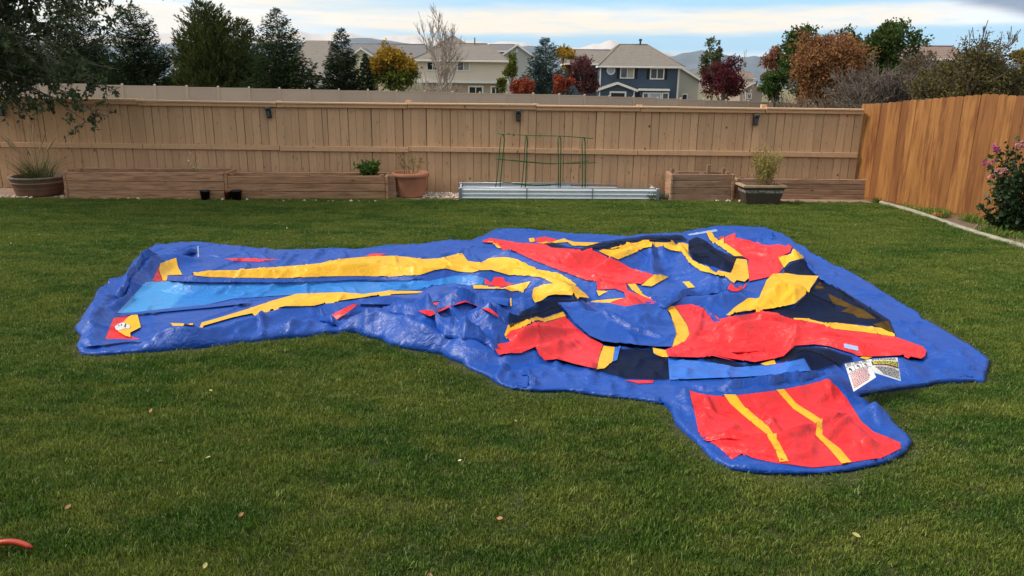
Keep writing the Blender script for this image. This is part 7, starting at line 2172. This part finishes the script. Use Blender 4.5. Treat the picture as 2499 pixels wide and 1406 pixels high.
# --- mountains
def mountain(name, label, prof, Y, m, depth, seed, base_px=185, rough=1.0, cnt=420):
    r = np.random.default_rng(seed)
    xs_ = np.linspace(prof[0][0], prof[-1][0], cnt)
    yy = np.interp(xs_, [p[0] for p in prof], [p[1] for p in prof])
    yy = yy + rough * (np.interp(xs_, np.linspace(xs_[0], xs_[-1], cnt // 4), r.normal(0, 1.3, cnt // 4)) + r.normal(0, 0.35, cnt))
    NT = 26
    V = []
    for i, (x, y) in enumerate(zip(xs_, yy)):
        top = PY(x, y, Y)
        for j in range(NT):
            t = j / (NT - 1)
            zb = -70.0
            z = zb + (top[2] - zb) * (1 - t) ** 1.15
            V.append((top[0] * (1 - t * depth / Y), Y - depth * t, z))
        V.append((top[0], Y + depth * 0.6, -70))
    V = np.array(V).reshape(cnt, NT + 1, 3)
    amp = (V[:, 0, 2].max() + 70) * 0.085 * rough
    for sc_, k in ((0.010, 1.0), (0.022, 0.6), (0.05, 0.35)):
        nz = vnoise(V[:, :NT, :2].reshape(-1, 2), sc_ * 4500 / Y, seed + int(sc_ * 1000)).reshape(cnt, NT)
        tt = np.linspace(0, 1, NT)[None, :]
        V[:, :NT, 2] += (np.abs(nz - 0.5) * 2 - 0.5) * amp * k * np.clip(tt * 6, 0, 1) * (1 - tt)
        V[:, :NT, 1] += (nz - 0.5) * amp * 2.0 * k * np.clip(tt * 6, 0, 1)
    I = (np.arange(cnt - 1)[:, None] * (NT + 1) + np.arange(NT - 1)[None, :]).reshape(-1)
    F1 = np.stack([I, I + 1, I + NT + 2, I + NT + 1], -1)
    I = np.arange(cnt - 1) * (NT + 1)
    F2 = np.stack([I, I + NT + 1, I + 2 * NT + 1, I + NT], -1)
    o = obj(name, np_mesh(name, V.reshape(-1, 3), [F1, F2], True), m)
    return tag(o, label, 'mountains', kind='structure')
def snow(n, c, geo):
    p = geo.outputs['Position']
    z = n('ShaderNodeSeparateXYZ', {0: p}).outputs[2]
    f = n.math('ADD', n.math('MULTIPLY', z, 0.0052), n.math('MULTIPLY', n.math('SUBTRACT', n.noise(p, 0.016, 6, 0.7), 0.5), 1.6))
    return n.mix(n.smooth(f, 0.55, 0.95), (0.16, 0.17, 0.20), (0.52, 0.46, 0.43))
m_snow = mat('snowy_rock', (0.5, 0.5, 0.5), 0.9, 0.1, 0.01, extra=snow)
m_foot = mat('haze_blue_foothill', (0.11, 0.135, 0.16), 0.95, 0.15, 0.008)  # distance haze put into the foothill colour as blue
mountain('mountains', 'snow-covered mountain range along the horizon', [(-300, 92), (100, 85), (300, 88), (420, 82), (460, 80), (600, 88), (700, 80), (728, 76), (760, 84), (790, 86), (815, 79), (835, 82), (845, 79), (870, 86), (900, 88), (930, 92), (955, 88), (1000, 86), (1020, 85), (1050, 93), (1120, 98), (1200, 104), (1250, 101), (1277, 105), (1310, 112), (1350, 114), (1412, 115), (1435, 108), (1448, 104), (1462, 107), (1476, 101), (1492, 96), (1510, 104), (1560, 114), (1615, 125), (1645, 134), (1700, 140), (1900, 146), (2100, 150), (2300, 150), (2800, 155)], 6000, m_snow, 1500, 5)
mountain('foothills', 'blue forested foothills below the snowy range', [(-300, 112), (300, 110), (700, 104), (820, 104), (856, 93), (907, 93), (950, 99), (984, 105), (1060, 112), (1200, 118), (1290, 112), (1340, 116), (1400, 128), (1500, 132), (1600, 142), (1650, 136), (1661, 132), (1690, 127), (1712, 122), (1740, 128), (1789, 138), (1820, 140), (1842, 136), (1864, 142), (2000, 150), (2300, 150), (2800, 160)], 4400, m_foot, 1300, 6, rough=0.5)

# --- thin autumn haze in the air
hm = bpy.data.materials.new('haze'); hm.use_nodes = True
ht = hm.node_tree; ht.nodes.clear(); hn_ = N(ht)
pv_ = hn_('ShaderNodeVolumePrincipled', {'Color': (0.86, 0.92, 0.98, 1), 'Density': 3.0e-5, 'Anisotropy': 0.2})
ho = hn_('ShaderNodeOutputMaterial'); ht.links.new(pv_.outputs[0], ho.inputs['Volume'])
hb_ = MB().box(-7000, 7000, -60, 9800, -120, 420).build('haze', hm)
tag(hb_, 'thin pale haze over the distant foothills', 'haze', kind='stuff')
